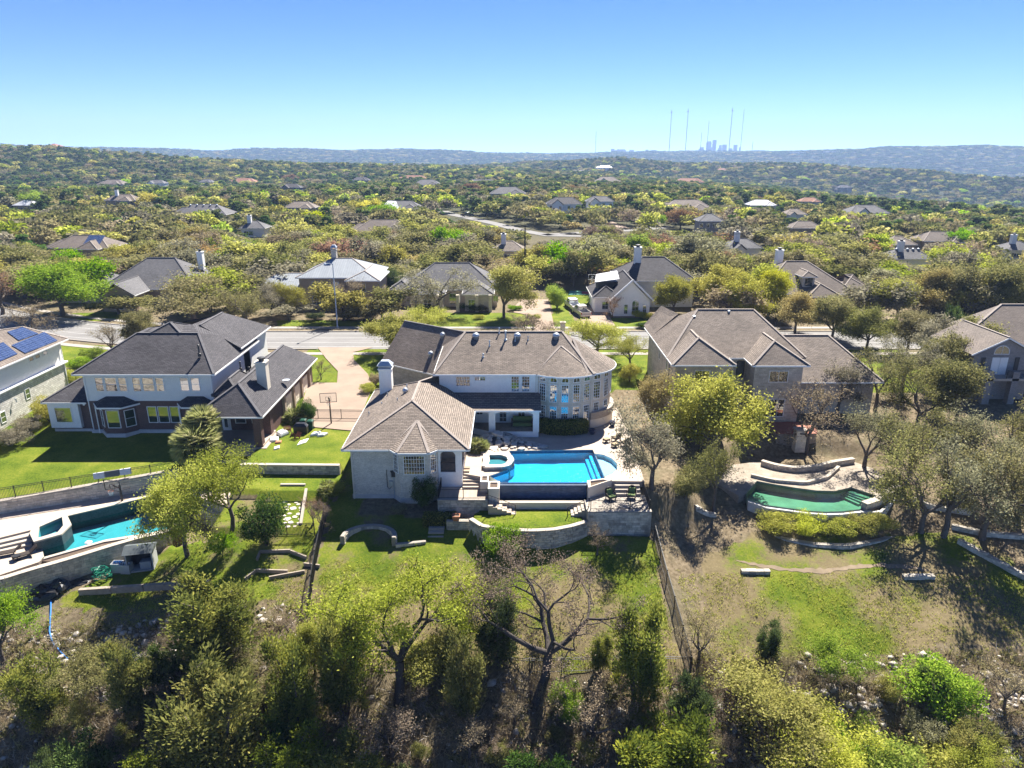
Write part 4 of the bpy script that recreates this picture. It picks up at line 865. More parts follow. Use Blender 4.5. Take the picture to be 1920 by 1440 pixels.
pl = []
for _ in range(900):
    x, y = rnd.uniform(-3.4, 3.3), rnd.uniform(67.5, 70.7); r = rnd.uniform(.28, .62) if _ < 500 else rnd.uniform(.14, .3)
    if not inpoly(np.array([x]), np.array([y]), hill)[0] or any(math.hypot((x-a)/1.2, y-b) < (r+c)*.84 for a, b, c in pl): continue
    pl.append((x, y, r)); flag('rock', WF, x, y, hz(x, y), r, 'flag_white' if rnd.random() < .8 else 'flag', ((hz(x+.2, y)-hz(x-.2, y))/.4, (hz(x, y+.2)-hz(x, y-.2))/.4))
for x, y in ((-2.9, 66.7), (-2.3, 66.9), (-1.4, 66.5), (-1.8, 67.1)): flag('rock', WF, x, y, -.48, .35, 'flag_white')
# ---------------------------------------------------------------- left pool
LP = thing('swimming_pool', 'teal swimming pool with white rimmed octagonal spa behind the long limestone wall', 'swimming pool', tuple(A(180, 1000, -6.2)))
weir = pxp([(127, 966), (200, 949), (275, 931), (335, 916)], -3.65)
lq = pxp([(77, 1018), (131, 988), (348, 982), (290, 999), (200, 1013), (83, 1046)], -4.5)
lp = lq[:2] + [(x, y-.29) for x, y in (weir[0], weir[3])] + lq[2:]
pool_shell(LP, lp, -5.2, -4.42, PLAS2); flat(lp, -4.52).build('water', WAT2, LP)
LFT = FENCE_L[1:]
back = pxp([(57, 994), (90, 977), (125, 965)], -3.65)
lowdeck0 = pxp([(-260, 1088), (-260, 1128)], -3.65)
terr = [(-75, 46.6)] + [(x, y-.25) for x, y in FENCE_L[1:]] + [(-27.5, 66), (-27.5, 61)] + weir[::-1] + back[::-1] + pxp([(0, 1008)], -3.65) + [(-75, 42)]
m = MB().prism(terr, -6.4, -3.65); struct('pool_deck', m, MT['deck'])
for a, b in zip(weir[:-1], weir[1:]): MB().prism([a, b, (b[0]-.02, b[1]-.3), (a[0]-.02, a[1]-.3)], -6.2, -3.68).build('tile_weir', TILE2, LP); MB().prism([(a[0], a[1]+.35), (b[0], b[1]+.35), (b[0], b[1]-.34), (a[0], a[1]-.34)], -3.68, -3.58).build('coping', MT['cap'], LP)
sp = pxp([(57, 1000), (62, 988), (90, 976), (124, 964), (133, 984), (115, 1002), (64, 1016)], -3.5); spi = inset(sp, .62)
ring(MB(), sp, inset(sp, .1), -6.2, -3.55).build('spa_wall', TILE2, LP); ring(MB(), inset(sp, -.06), spi, -3.6, -3.45).build('spa_rim', MT['cap'], LP); pool_shell(LP, inset(sp, .6), -4.5, -3.6, PLAS2, 'spa_basin'); flat(inset(sp, .6), -3.72).build('spa_water', WAT2, LP)
ld = pxp([(-250, 1105), (0, 1034), (52, 1021), (77, 1018), (83, 1046), (72, 1054), (0, 1078), (-250, 1160)], -4.4); struct('pool_deck', MB().prism(ld, -6.4, -4.4), MT['deck'])
for k in range(3):
    q = pxp([(-200, 1061+10*k), (0, 1007+8.5*k), (57, 993+8.5*k), (60, 1003+8.5*k), (0, 1017+8.5*k), (-200, 1072+10*k)], -3.8-.2*k); MB().prism(q, -6.3, -3.82-.19*k).build('step', MT['cap'], LP)
fr = [lp[7], lp[6], lp[5], lp[4]]; OW = pxp([(0, 1086), (57, 1068), (115, 1052), (215, 1021), (275, 1004), (312, 998)], -4.4); OWB = [( -75, 36.8)] + OW
cp = MB()
for a, b in zip(fr[:-1], fr[1:]): cp.prism([a, b, (b[0], b[1]-.45), (a[0], a[1]-.45)], -6.3, -4.40)
cp.prism([lp[0], lp[7], (lp[7][0]-.5, lp[7][1]-.35), (lp[0][0]-.5, lp[0][1])], -6.3, -4.395); cp.build('coping', MT['cap'], LP)
struct('planting_bed', MB().prism([(a[0], a[1]-.46) for a in fr] + [OW[5], OW[4], OW[3], OW[2]], -6.35, -4.52), SOIL)
stone_wall('long limestone garden wall in front of the teal pool', OWB, -4.42, -6.35, 'block_cream', bl=.6, ch=.24, th=.42, capw=.55, capl=1.1)
e0 = OW[5]; stone_wall('square end of the limestone pool wall under the leaning tree', [e0, (e0[0]+.2, e0[1]+2.5)], -4.42, -6.5, 'block_cream', bl=.6, ch=.24, th=.42)
stone_wall('lower stone wall running from the pool wall towards the dark bush', pxp([(330, 975), (372, 958), (430, 975), (470, 990)], -5), -4.6, -6.4, 'block_cream', bl=.7, ch=.26, th=.42)
stone_wall('stone wall carrying the iron fence between lawn and pool deck', [(x, y-.1) for x, y in [(-62, 54.2)]+FENCE_L[1:]], lambda s: -2.42 if s < 15 else -2.42+(s-15)*.03, -3.75, 'block_cream', bl=.75, ch=.27, th=.42, capw=.55, capl=1.2)
stone_wall('small stone wall along the lawn behind the bright leafy trees', [(-27.2, 64.9), (-17.2, 64.7)], -.95, -2.0, 'block_grey', bl=.5, ch=.22, th=.35, capl=1.3)
LSs = thing('steps', 'broad garden steps leading down from brick porch to the pool deck', 'steps', (-29.5, 64, -3.7))
for k in range(7): MB().box(-32.5, -27.4, 67.9-.55*(k+1), 67.9-.55*k-.004, -6.3, -1.45-.32*(k+1)).build('step', MT['cap'], LSs)
FP = thing('flagstone_path', 'path of white stepping stones in grass beside the dark bush', 'path', (-20, 58.5, -3))
ps = []
pathp = pxp([(535, 925), (572, 932), (560, 985), (528, 990)], -3)
for _ in range(700):
    x, y = rnd.uniform(-22.6, -17.5), rnd.uniform(56.3, 60.5); r = rnd.uniform(.16, .33)
    if not inpoly(np.array([x]), np.array([y]), pathp)[0] or any(math.hypot((x-a)/1.2, y-b) < (r+c)*1.02 for a, b, c in ps): continue
    ps.append((x, y, r)); flag('flagstone', FP, x, y, tzs(x, y)-.02, r, 'flag_white', (0, .12), .06)
for (p, q), lb in ((((528, 926), (575, 933)), 'white'), (((576, 934), (564, 985)), 'white')):
    a, b = A(*p, -2.8), A(*q, -3.2)
    a.z, b.z = tzs(a.x, a.y)+.08, tzs(b.x, b.y)+.08
    MB().bar(a, b, .25, .2).build('edging', MT['cap'], FP)
# ---------------------------------------------------------------- right neighbour's green pool
GP = thing('swimming_pool', 'curved green swimming pool with pale stone patio among the oaks', 'swimming pool', (30, 63, -5.4))
gw = pxp([(1398, 926), (1419, 902), (1450, 908), (1486, 914), (1530, 920), (1565, 921), (1596, 914), (1648, 931), (1617, 945), (1613, 957), (1580, 961), (1548, 962), (1516, 960), (1486, 956), (1434, 949), (1402, 938)], -3.2)
pool_shell(GP, gw, -3.95, -3.05, PLAS3); flat(gw, -3.22).build('water', WAT3, GP)
for i, (a, b) in enumerate((((1596, 918), (1570, 925)),) ): pass
for k in range(4):
    q = pxp([(1600+(-9)*k, 918+1.5*k), (1648-9*k, 931+4*k), (1636-9*k, 937+4*k), (1590-9*k, 922+2*k)], -3.3-.22*k); MB().prism(q, -4.88, -3.32-.14*k).build('pool_step', PLAS3, GP)
patio = pxp([(1340, 905), (1372, 872), (1420, 866), (1450, 872), (1490, 880), (1530, 878), (1560, 870), (1600, 866), (1640, 880), (1684, 912), (1676, 930), (1617, 944), (1648, 931), (1596, 914), (1565, 921), (1530, 920), (1486, 914), (1450, 908), (1419, 902), (1398, 926), (1385, 930)], -3.05)
t = NT('leaf_strewn_limestone'); p = pos(t); f = t.noise(p, .8, 5, .7); g_ = t.noise(p, 7., 4, .75)
PAT = t.fin(t.mix(t.ramp(g_, [(.55, (0,)*3), (.68, (.8,)*3)]), t.ramp(f, [(.3, (.21, .175, .135)), (.6, (.31, .265, .215)), (.8, (.38, .335, .28))]), (.14, .10, .065)), .9, g_, .4, .03, .2)
struct('patio', MB().prism(patio, -5.7, -3.02), PAT)
front = [gw[i] for i in (15, 14, 13, 12, 11, 10, 9)] + pxp([(1650, 957), (1676, 932)], -3.2)
WW = plain('whitewashed_render', (.55, .53, .49), .85, .15, 1.5)
m = MB()
for a, b in zip(front[:-1], front[1:]): m.prism([a, b, (b[0]+.05, b[1]-.35), (a[0]-.05, a[1]-.35)], -5.6, -3.19)
m.build('pool_wall', WW, GP)
stone_wall('pale stone parapet on the right tip of the green pool', pxp([(1620, 948), (1650, 938), (1682, 914)], -2.8), -2.6, -3.1, 'block_cream', bl=.6, ch=.25, th=.6, capw=.7)
stone_wall('low curved stone seat wall behind the green pool', pxp([(1428, 868), (1455, 876), (1490, 881), (1530, 878), (1560, 870), (1600, 864)], -2.8), -2.55, -3.1, 'block_cream', bl=.5, ch=.22, th=.45, capw=.5, capl=.6)
stone_wall('thin stone kerb curving across the pale patio', pxp([(1408, 893), (1450, 903), (1510, 908), (1550, 898), (1572, 878)], -3.0), -2.8, -3.1, 'block_cream', bl=.5, ch=.2, th=.3, cap=True, capw=.34, capl=.6)
drape('garden_lawn', pxp([(1462, 868), (1480, 856), (1530, 852), (1556, 860), (1550, 869), (1528, 874), (1490, 877)], -2.7), bpy.data.materials['ground'], .0, .6, zf=lambda x, y: -2.75+0*x)
for p in ground.data.materials: pass
stone_wall('rough stone border sweeping round the yellow green hedge', pxp([(1420, 1000), (1470, 1015), (1530, 1025), (1590, 1027), (1650, 1017), (1700, 1000), (1726, 985)], -5.1), lambda s: -4.75, -5.5, 'block_grey', bl=.6, ch=.24, th=.5, cap=False)
def low_wall(lbl, pts, z, h=.45, mat='block_grey'):
    P = pxp(pts, z); f_, L_ = resample(P, 1); return stone_wall(lbl, P, lambda s: tzs(*f_(s))+h, lambda s: tzs(*f_(s))-.15, mat, bl=.6, ch=.24, th=.45, cap=False)
low_wall('long stone wall descending the slope under the right hand oaks', [(1792, 1036), (1830, 1052), (1870, 1068), (1925, 1090)], -6)
low_wall('short stone wall behind the oak trunks on the right', [(1700, 958), (1750, 968), (1815, 975)], -4.8); low_wall('low terrace wall between two oaks at the right edge', [(1780, 1005), (1840, 1015), (1925, 1020)], -5.4)
low_wall('small stone step beside the footpath', [(1388, 1082), (1442, 1082)], -6.2, .3); low_wall('small shaded stone step below the oaks', [(1690, 1096), (1748, 1096)], -6.6, .3); low_wall('short stone ledge in shade left of the green pool', [(1300, 985), (1340, 980)], -5, .3)
rp = random.Random(4); tr_ = [A(x, y, -5.9) for x, y in ((1380, 1060), (1420, 1066), (1470, 1073), (1520, 1076), (1570, 1073), (1610, 1068), (1650, 1066), (1700, 1068), (1745, 1074))]; trf, trL = resample([(p.x, p.y) for p in tr_], 1); up_, dn_ = [], []
for k in range(46):
    p = trf(trL*k/45); w_ = rp.uniform(.12, .42)*math.sin(math.pi*(k+.6)/46.2)**.4; up_.append((p.x+rp.uniform(-.1, .1), p.y+w_)); dn_.append((p.x+rp.uniform(-.1, .1), p.y-rp.uniform(.1, .4)*math.sin(math.pi*(k+.6)/46.2)**.4))
drape('footpath', up_+dn_[::-1], plain('trodden_earth', (.21, .16, .105), .95, .25, 1.5), .025, .5)
RD_ = thing('deck', 'reddish wooden deck beside the stone house, under the bare oak', 'deck', (32, 75.2, -2.4))
for k in range(12):
    y = 73.6+k*.3; MB().box(29.6, 34.2+.4*math.sin(k*.27), y, y+.285, -1.25, -1.17).build('plank', MT['wood_red'], RD_)
MB().box(29.7, 34.1, 73.7, 77.1, -2.9, -1.25).build('deck_frame', MT['wood'], RD_)
pc = thing('stone_pillar', 'square stone pillar at the corner of the reddish deck', 'pillar', (31.9, 73.0, -2.6)); MB().box(31.4, 32.5, 72.5, 73.5, -3., -.5).build('shaft', MT['stone_cream'], pc); MB().box(31.3, 32.6, 72.4, 73.6, -.5, -.35).build('cap', MT['cap'], pc)
# ---------------------------------------------------------------- iron fences
def fence(label, pts, h=1.25, name='iron_fence', post=2.4, gap=.12):
    pts = [Vector(p) for p in pts]; root = thing(name, label, 'fence', tuple(pts[len(pts)//2]))
    f_, L_ = resample([(p.x, p.y) for p in pts], 1); zs = [p.z for p in pts]; Ls = [0]
    for a, b in zip(pts[:-1], pts[1:]): Ls.append(Ls[-1]+Vector((b.x-a.x, b.y-a.y)).length)
    zf = lambda s: float(np.interp(s, Ls, zs)); n = max(1, round(L_/post)); P3 = [Vector((*f_(L_*i/n), zf(L_*i/n))) for i in range(n+1)]
    for p in P3: MB().box(p.x-.035, p.x+.035, p.y-.035, p.y+.035, p.z-.4, p.z+h+.07).build('post', MT['iron'], root)
    k = MB()
    for a, b in zip(P3[:-1], P3[1:]):
        for hh in (.12, h-.16, h): MB().bar(a+Vector((0, 0, hh)), b+Vector((0, 0, hh)), .035, .035).build('rail', MT['iron'], root)
        m_ = max(1, int((b-a).length/gap))
        for i in range(1, m_): p = a.lerp(b, i/m_); k.box(p.x-.01, p.x+.01, p.y-.01, p.y+.01, p.z+.05, p.z+h)
    k.build('picket', MT['iron'], root, kind='stuff'); return root
def gpts(pts): return [(x, y, tzs(x, y)) for x, y in pts]
fence('black iron fence on the stone wall above the teal pool', [(-62, 54.3, -2.35), (-48.2, 60.0, -2.35), (-36.4, 64.9, -2.25), (-34.2, 65.9, -2.2)], 1.2)
fence('iron fence running downhill on the right side of the dry lawn', gpts([(12.75, 56), (12.8, 53), (12.9, 50), (13.1, 47), (13.3, 43.4)]), 1.3)
fence('iron fence along the bottom of the dry lawn among the trees', gpts([(-15.4, 43.4), (-10, 43.2), (-4, 43.2), (2, 43.2), (8, 43.3), (13.2, 43.4)]), 1.3)
fence('iron fence on the left side of the dry lawn', gpts([(-17.0, 57.5), (-16.8, 54), (-16.4, 50), (-16., 47.2)]), 1.6)
fence('short iron fence between brick house lawn and sandy driveway', gpts([(-25.4, 77.6), (-21.5, 77.6), (-17.2, 77.4)]), 1.2)
fence('iron fence beside the flagstone path', gpts([(-22.5, 56.0), (-20, 55.9), (-17.6, 55.9)]), 1.2)
# ================================================================ other houses
VIS = []      # photo boxes (x0,x1,y0,y1,depth) that trees in front must not cover
def sub_house(root, x, y, z, blocks, roofm, wallm, trim='trim_white', rm=None, windows=(), base=1.2):
    """blocks: (x0,x1,y0,y1,eave,slope,axis,hipA,hipB) around (x,y,z)"""
    rm = rm or ('ridge_char' if 'char' in roofm or 'grey' in roofm else 'ridge_tan')
    for b in blocks:
        x0, x1, y0, y1, ze, s_, ax, ha, hb = b[:9]; wm = b[9] if len(b) > 9 else wallm; rf = b[10] if len(b) > 10 else roofm
        MB().box(x+x0+.5, x+x1-.5, y+y0+.5, y+y1-.5, z-base, z+ze-.05).build('wall', MT[wm], root)
        F, RD, E, zt_ = hipf(x+x0, x+x1, y+y0, y+y1, z+ze, s_, ax, ha, hb); roof(root, F, rf, RD, E, rm=rm, fm=trim)
        if ax == 'y' and not ha: gable_wall(root, x+x0+.5, x+x1-.5, y+y0+.5, z+ze-.06, zt_-.35, wm)
        if ax == 'x' and not ha: gable_wall(root, y+y0+.5, y+y1-.5, x+x0+.5, z+ze-.06, zt_-.35, wm, 'y')
        if ax == 'x' and not hb: gable_wall(root, y+y0+.5, y+y1-.5, x+x1-.7, z+ze-.06, zt_-.35, wm, 'y')
    for w in windows:
        wx, wy, wz, ww, wh = w[:5]; window(root, (x+wx, y+wy), X1, z+wz, ww, wh, w[5] if len(w) > 5 else 2, w[6] if len(w) > 6 else 2, w[7] if len(w) > 7 else 0, fm=trim)
# --- white house with solar panels, far left
FL = thing('house', 'white house with rough stone base and solar panels at the left edge', 'house', (-62, 76, -1))
MB().box(-75, -58, 64, 88.2, 2.95, 5.75).build('upper_wall', MT['stucco_white'], FL)
MT['stone_white'] = coursed('rough_white_stone', (.72, .69, .64), (.56, .53, .48), (.42, .40, .37), .45, .22, .03, blot=.3, bscale=1.6, bs=.8, grain=.5, msm=.5)
MB().box(-75, -57.9, 64, 88.1, -2.5, 2.8).build('stone_wall', MT['stone_white'], FL); MB().box(-75, -57.6, 63.9, 88.4, 2.8, 2.97).build('belt_course', MT['white'], FL)
ze, sl_ = 5.9, .38
def roof_hit(px_, py_):
    u, v = (px_-960)/FPX, (py_-720)/FPX; d, w = SP+v*CP, CP-v*SP; k = (CAMH-ze-.12+sl_*57.1)/(d-sl_*u); return Vector((k*u, k*w, CAMH-k*d))
lift = Vector((0, 0, -.12)); rA, rB, rC = roof_hit(42, 611)+lift, roof_hit(0, 617)+lift, roof_hit(-150, 640)+lift
roof(FL, [[(-57.1, 60, ze), (-57.1, 88.5, ze), tuple(rA), tuple(rB), tuple(rC), (rC.x, 60, rC.z)], [(-57.1, 88.5, ze), (rA.x-4, rA.y+5, ze), tuple(rA)], [tuple(rA), (rA.x-4, rA.y+5, ze), (rC.x, rC.y+9, ze), tuple(rC), tuple(rB)]], 'roof_brown', [((-57.1, 88.5, ze), tuple(rA)), (tuple(rA), tuple(rB)), (tuple(rB), tuple(rC))], [((-57.1, 60, ze), (-57.1, 88.5, ze))])
t = NT('solar_cells'); p = pos(t); b = t.n('TexBrick', Vector=t.n('CombineXYZ', X=t.n('SeparateXYZ', Vector=p).outputs[1], Y=t.n('SeparateXYZ', Vector=p).outputs[0]).outputs[0], Color1=(.02, .035, .09, 1), Color2=(.03, .05, .12, 1), Mortar=(.16, .2, .3, 1), Scale=1., Mortar_Size=.012, Brick_Width=.33, Row_Height=.33); b.offset = 0
SOLAR = t.fin(b.outputs['Color'], .12, spec=.6)
def solar(corners, na_, nb_):
    c = [roof_hit(*q) for q in corners]; f = lambda a, b: c[0].lerp(c[1], a).lerp(c[3].lerp(c[2], a), b)
    for i in range(na_):
        for j in range(nb_):
            e = .012; q = [f((i+e)/na_, (j+e)/nb_), f((i+1-e)/na_, (j+e)/nb_), f((i+1-e)/na_, (j+1-e)/nb_), f((i+e)/na_, (j+1-e)/nb_)]; lo_ = [p_-Vector((0, 0, .06)) for p_ in q]
            MB().add(q+lo_, [(3, 2, 1, 0), (4, 5, 6, 7), (0, 1, 5, 4), (1, 2, 6, 5), (2, 3, 7, 6), (3, 0, 4, 7)]).build('solar_panel', SOLAR, FL)
solar([(47, 662), (108, 638), (83, 622), (21, 647)], 6, 2); solar([(35, 638), (72, 625), (42, 613), (13, 622)], 4, 2); solar([(-12, 682), (33, 663), (6, 641), (-40, 661)], 4, 2)
for y_ in (84.9, 83.4, 82.2): window(FL, (-58, y_), (0, 1), 4.7, .9, .55, 1, 1)
for y_, z_ in ((80.2, .6), (75.5, -.6), (69.3, 3.6), (71.5, -.4)): window(FL, (-57.9 if z_ < 2.8 else -58, y_), (0, 1), z_, .9, 1.3, 1, 2)
for y_ in (77.7, 74.9): MB().tube([(-57.8, y_, 1.5), (-57.6, y_, 1.5), (-57.6, y_, 1.1)], .07, 6).build('vent_hood', MT['galv'], FL)
downspout(FL, -57.85, 87.9, -1, 5.7)
VIS.append((0, 125, 610, 790, 88))
# --- stone house on the right
RH = thing('house', 'big stone house with brown hipped roofs right of the pool house', 'house', (27, 84, -1))
for x0, x1, y0, y1 in ((18.7, 34, 80.6, 94), (18.7, 24.9, 77.6, 81), (27.7, 33.2, 77.4, 81)): MB().box(x0, x1, y0, y1, -2.6, 5.72).build('wall', MT['stone_blend'], RH)
F = [[(18.2, 80., 5.8), (34.5, 80., 5.8), (30.2, 87.2, 10.), (23.2, 87.2, 10.)], [(18.2, 95, 5.8), (18.2, 77, 5.8), (23.2, 87.2, 10.)], [(34.5, 80, 5.8), (34.5, 95, 5.8), (30.2, 87.2, 10)], [(34.5, 95, 5.8), (18.2, 95, 5.8), (23.2, 87.2, 10), (30.2, 87.2, 10)]]
F[1] = [(18.2, 95, 5.8), (18.2, 80, 5.8), (23.2, 87.2, 10.)]
roof(RH, F, 'roof_tan', [((18.2, 80, 5.8), (23.2, 87.2, 10)), ((34.5, 80, 5.8), (30.2, 87.2, 10)), ((23.2, 87.2, 10), (30.2, 87.2, 10))], [((25.3, 80, 5.8), (27.2, 80, 5.8)), ((18.2, 80, 5.8), (18.2, 95, 5.8))])
for x0, x1, yf in ((18.15, 25.4, 77.0), (27.2, 33.7, 76.8)):
    F, RD, E, z_ = hipf(x0, x1, yf, 86, 5.82, .64, 'y', True, False); roof(RH, F, 'roof_tan', RD, E)
F, RD, E, z_ = hipf(15.6, 20, 91, 97, 5.8, .8, 'x', False, False); roof(RH, [[(18.25, 90, 5.85), (18.25, 96, 5.85), (20.5, 96, 8.6), (21.5, 90, 8.8)]], 'roof_tan')
MB().box(33.5, 43, 80, 93.5, -2.6, 2.95).build('wall', MT['stone_blend'], RH); F, RD, E, z_ = hipf(32.5, 43.6, 79.4, 94, 3., .7, 'x', False, True)
roof(RH, [[(33.5, 79.4, 3), (43.8, 79.4, 3), (39.6, 86.4, 6.9), (33.5, 86.4, 6.9)], [(43.8, 79.4, 3), (43.8, 94, 3), (39.6, 86.4, 6.9)], [(43.8, 94, 3), (33.5, 94, 3), (33.5, 86.4, 6.9), (39.6, 86.4, 6.9)]], 'roof_tan', [((33.5, 86.4, 6.9), (39.6, 86.4, 6.9)), ((43.8, 79.4, 3), (39.6, 86.4, 6.9))], [((33.5, 79.4, 3), (43.8, 79.4, 3))])
for px_, py_, h_, r_, zz in ((1300, 610, 1.3, .16, 8.2), (1375, 625, .9, .12, 7.4), (1371, 603, .8, .12, 8.6), (1366, 590, .6, .12, 9.4)):
    q = A(px_, py_, zz); pipe(RH, (q.x, q.y, zz-.2), h_, r_)
window(RH, (30.5, 77.4), X1, 3.6, 2.2, 1.4, 2, 1); window(RH, (27.1, 80.6), X1, 3.2, .95, 2., 1, 1, fm='trim_dark'); window(RH, (25.6, 80.6), X1, 2.9, 1.3, 2.4, 2, 1)
for y_, z_ in ((82, 3.6), (86.5, 3.7), (79.5, .3)): window(RH, (18.7, y_), (0, -1), z_, .8, 1.6, 1, 1)
window(RH, (21.8, 77.6), X1, 3.3, 1.8, 1.7, 2, 1); window(RH, (36.5, 80), X1, .4, 1.6, 1.6, 2, 2); window(RH, (30.4, 77.4), X1, -.6, 2.4, 2.2, 3, 1)
VIS.append((1215, 1500, 585, 720, 79)); VIS.append((1510, 1590, 625, 690, 79))
# --- house with balcony at the right edge
EH = thing('house', 'grey brick house with gabled balcony room at the right edge', 'house', (62, 88, -1))
MB().box(57, 64.2, 84.2, 90, -2.5, 5.2).build('wall', MT['brick_grey'], EH); gable_wall(EH, 57, 64.2, 84.2, 5.15, 7., 'brick_grey'); MB().box(58.5, 80, 89, 96, -2.5, 4.6).build('wall', MT['brick_grey'], EH)
roof(EH, [[(56.4, 83.8, 5.1), (60.6, 83.8, 7.25), (60.6, 93, 7.25), (56.4, 93, 5.1)], [(64.8, 83.8, 5.1), (60.6, 83.8, 7.25), (60.6, 93, 7.25), (64.8, 93, 5.1)]], 'roof_brown', [((60.6, 83.8, 7.25), (60.6, 93, 7.25))], [((56.4, 83.8, 5.1), (60.6, 83.8, 7.25)), ((64.8, 83.8, 5.1), (60.6, 83.8, 7.25))])
roof(EH, [[(56.3, 88.2, 4.7), (82, 88.2, 4.7), (82, 95, 9.), (66.5, 95, 9.)], [(63, 101, 4.7), (56.3, 88.2, 4.7), (66.5, 95, 9)], [(82, 101, 4.7), (63, 101, 4.7), (66.5, 95, 9), (82, 95, 9)]], 'roof_brown', [((56.3, 88.2, 4.7), (66.5, 95, 9)), ((66.5, 95, 9), (82, 95, 9))], [((56.3, 88.2, 4.7), (58, 88.2, 4.7))])
window(EH, (60.3, 84.2), X1, 5.0, 1.9, 1.15, 2, 1, .9); door(EH, (59.8, 84.2), X1, 2.4, .95, 2.2, MT['trim_white']); door(EH, (60.8, 84.2), X1, 2.4, .95, 2.2, MT['trim_white'])
for x_ in (58.2, 62.4): MB().box(x_-.25, x_+.25, 84.1, 84.19, 2.5, 4.6).build('shutter', MT['trim_dark'], EH)
MB().box(57.5, 68, 82.6, 84.2, 2.05, 2.35).build('balcony', MT['cap'], EH); railing(EH, [(60.5, 82.7, 2.35), (63.5, 82.7, 2.35), (67.5, 82.7, 2.35)], 1.); MB().box(58, 58.9, 82.6, 83.4, -2, 3.2).build('pillar', MT['brick_grey'], EH); MB().box(61.2, 62, 82.6, 83.4, -2, 3.2).build('pillar', MT['brick_grey'], EH)
VIS.append((1790, 1920, 600, 730, 85))
# --- houses across the street
def house_at(px_, py_, label, blocks, roofm, wallm, windows=(), chim=(), name='house', rz=0, trim='trim_white', vis=None, group=None, base=1.2):
    z = 0
    for _ in range(6): p = A(px_, py_, z); z = tzs(p.x, p.y)
    root = thing(name, label, 'house', (p.x, p.y, z), group, rz); sub_house(root, p.x, p.y, z, blocks, roofm, wallm, trim, None, windows, base)
    for c in chim: chimney(root, (p.x+c[0], p.y+c[1]), c[2], c[2], z+c[3], z+c[4], c[5] if len(c) > 5 else 'stucco_white', 'pot' if len(c) < 7 else c[6])
    if vis: VIS.append((*vis, p.y))
    return root
house_at(272, 577, 'tan brick house with broad grey roof behind the bright green street tree', [(-9.5, 9.5, 2, 17, 3.3, .66, 'x', True, True), (-6.5, .5, -4, 8, 3.2, .62, 'y', False, False), (-19, -8, 4, 14, 3., .6, 'x', True, True)], 'roof_grey', 'brick_tan', ((-3, -3.5, .4, 1.8, 1.7), (4, 2.5, .6, 1.8, 1.5), (7, 2.5, .6, 1.4, 1.5)), ((6.8, 12, 1.1, 5.5, 9.),), vis=(215, 330, 495, 545))
h2 = house_at(630, 580, 'tan stone house with pale metal roof beside the street lamp', [(-7.5, 8, 1, 14, 5.9, .42, 'x', True, True), (-18.5, -6.5, 3, 15, 3.2, .38, 'x', True, False), (2.5, 9, -2, 9, 5.85, .42, 'y', True, False)], 'roof_metal', 'brick_tan', ((-4, 1.5, 3.6, 1.2, 1.4), (-4, 1.5, .5, 1.4, 2., 2, 2, .5), (5.6, -1.5, 3.6, 1.4, 1.6), (5.6, -1.5, .4, 1.6, 2.), (0, 1.5, 3.6, 1.2, 1.4), (0, 1.5, .4, 1.6, 2.2, 2, 2, .6)), ((-1.5, 8, 1., 7, 10.2, 'stone_blend', 'dome'),), vis=(560, 712, 490, 530)); 
VIS.append((465, 560, 515, 540, 133))
h3 = house_at(838, 581, 'long low house with grey roof and pale columns behind the grey oak', [(-9, 10, 2.5, 16, 3.4, .62, 'x', True, True), (-6, -.2, -1, 8, 3.3, .5, 'y', True, False), (3, 9, -1.5, 8, 3.3, .5, 'y', True, False), (-11.5, -7, 4, 14, 3.2, .6, 'y', True, True)], 'roof_grey', 'stone_cream', ((-3.6, -.5, .5, 1.6, 1.6), (1.3, 3, .4, 2.2, 2.2, 3, 3), (5, -1, .4, 1.8, 1.8, 3, 3), (9.2, 3, .8, 1., 1.4)), vis=(785, 925, 535, 578))
for x_ in (-6.2, -1.4, 2.2, 5.8, 8.3):
    p = h3.location; MB().box(p.x+x_-.3, p.x+x_+.3, p.y-1.9, p.y-1.3, -.2, 3.2).build('column', MT['stone_cream'], h3)
h4 = house_at(1190, 594, 'white stone house with charcoal roof and steep street gable behind the parked trucks', [(-4.5, 3.2, 0, 15, 3., .95, 'y', False, True), (-2, 13, 8, 20, 5.2, .62, 'x', True, True), (-7.5, -2, 3, 14, 3., .62, 'y', True, True)], 'roof_char', 'stucco_white', ((.1, .5, .4, 1.3, 2.6, 2, 3, .6), (-1.6, .5, .4, .7, 1.8), (1.8, .5, .4, .7, 1.8), (-5, 3.5, .6, 1.2, 1.5)), ((2.2, 13, 1.3, 5, 10.8, 'siding_grey'),), vis=(1140, 1230, 500, 590))
p = h4.location
m = MB(); roof(h4, [[(p.x-6.8, p.y+6, 5.3), (p.x-2.2, p.y+6, 5.9), (p.x-2.2, p.y+9.5, 6.9), (p.x-6.2, p.y+9.5, 6.2)]], 'metal_white', th=.12, name='dormer_roof'); MB().box(p.x-6.2, p.x-2.4, p.y+6.3, p.y+9.3, 3.2, 5.35).build('dormer_wall', MT['trim_dark'], h4)
for (x0, x1) in ((-4.5, -.65), (3.2, -.65)):
    MB().bar((p.x+x0, p.y-.05, 3.05), (p.x+x1, p.y-.05, 3.05+.95*3.85), .2, .3).build('bargeboard', MT['white'], h4)
h5 = house_at(1520, 583, 'house with wide brown hipped roof and one dormer on the right across the street', [(-9.5, 9, 1, 17, 3.1, .62, 'x', True, True), (7, 13.5, 4, 13, 3., .55, 'x', True, True), (-1.5, 5, -1.5, 8, 3., .6, 'y', True, False)], 'roof_brown', 'brick_tan', ((-5, 1.5, .6, 1.6, 1.6), (6.5, 1.5, .6, 1.4, 1.6)), ((-2.3, 13, 1.3, 5, 9.6),), vis=(1435, 1600, 505, 560))
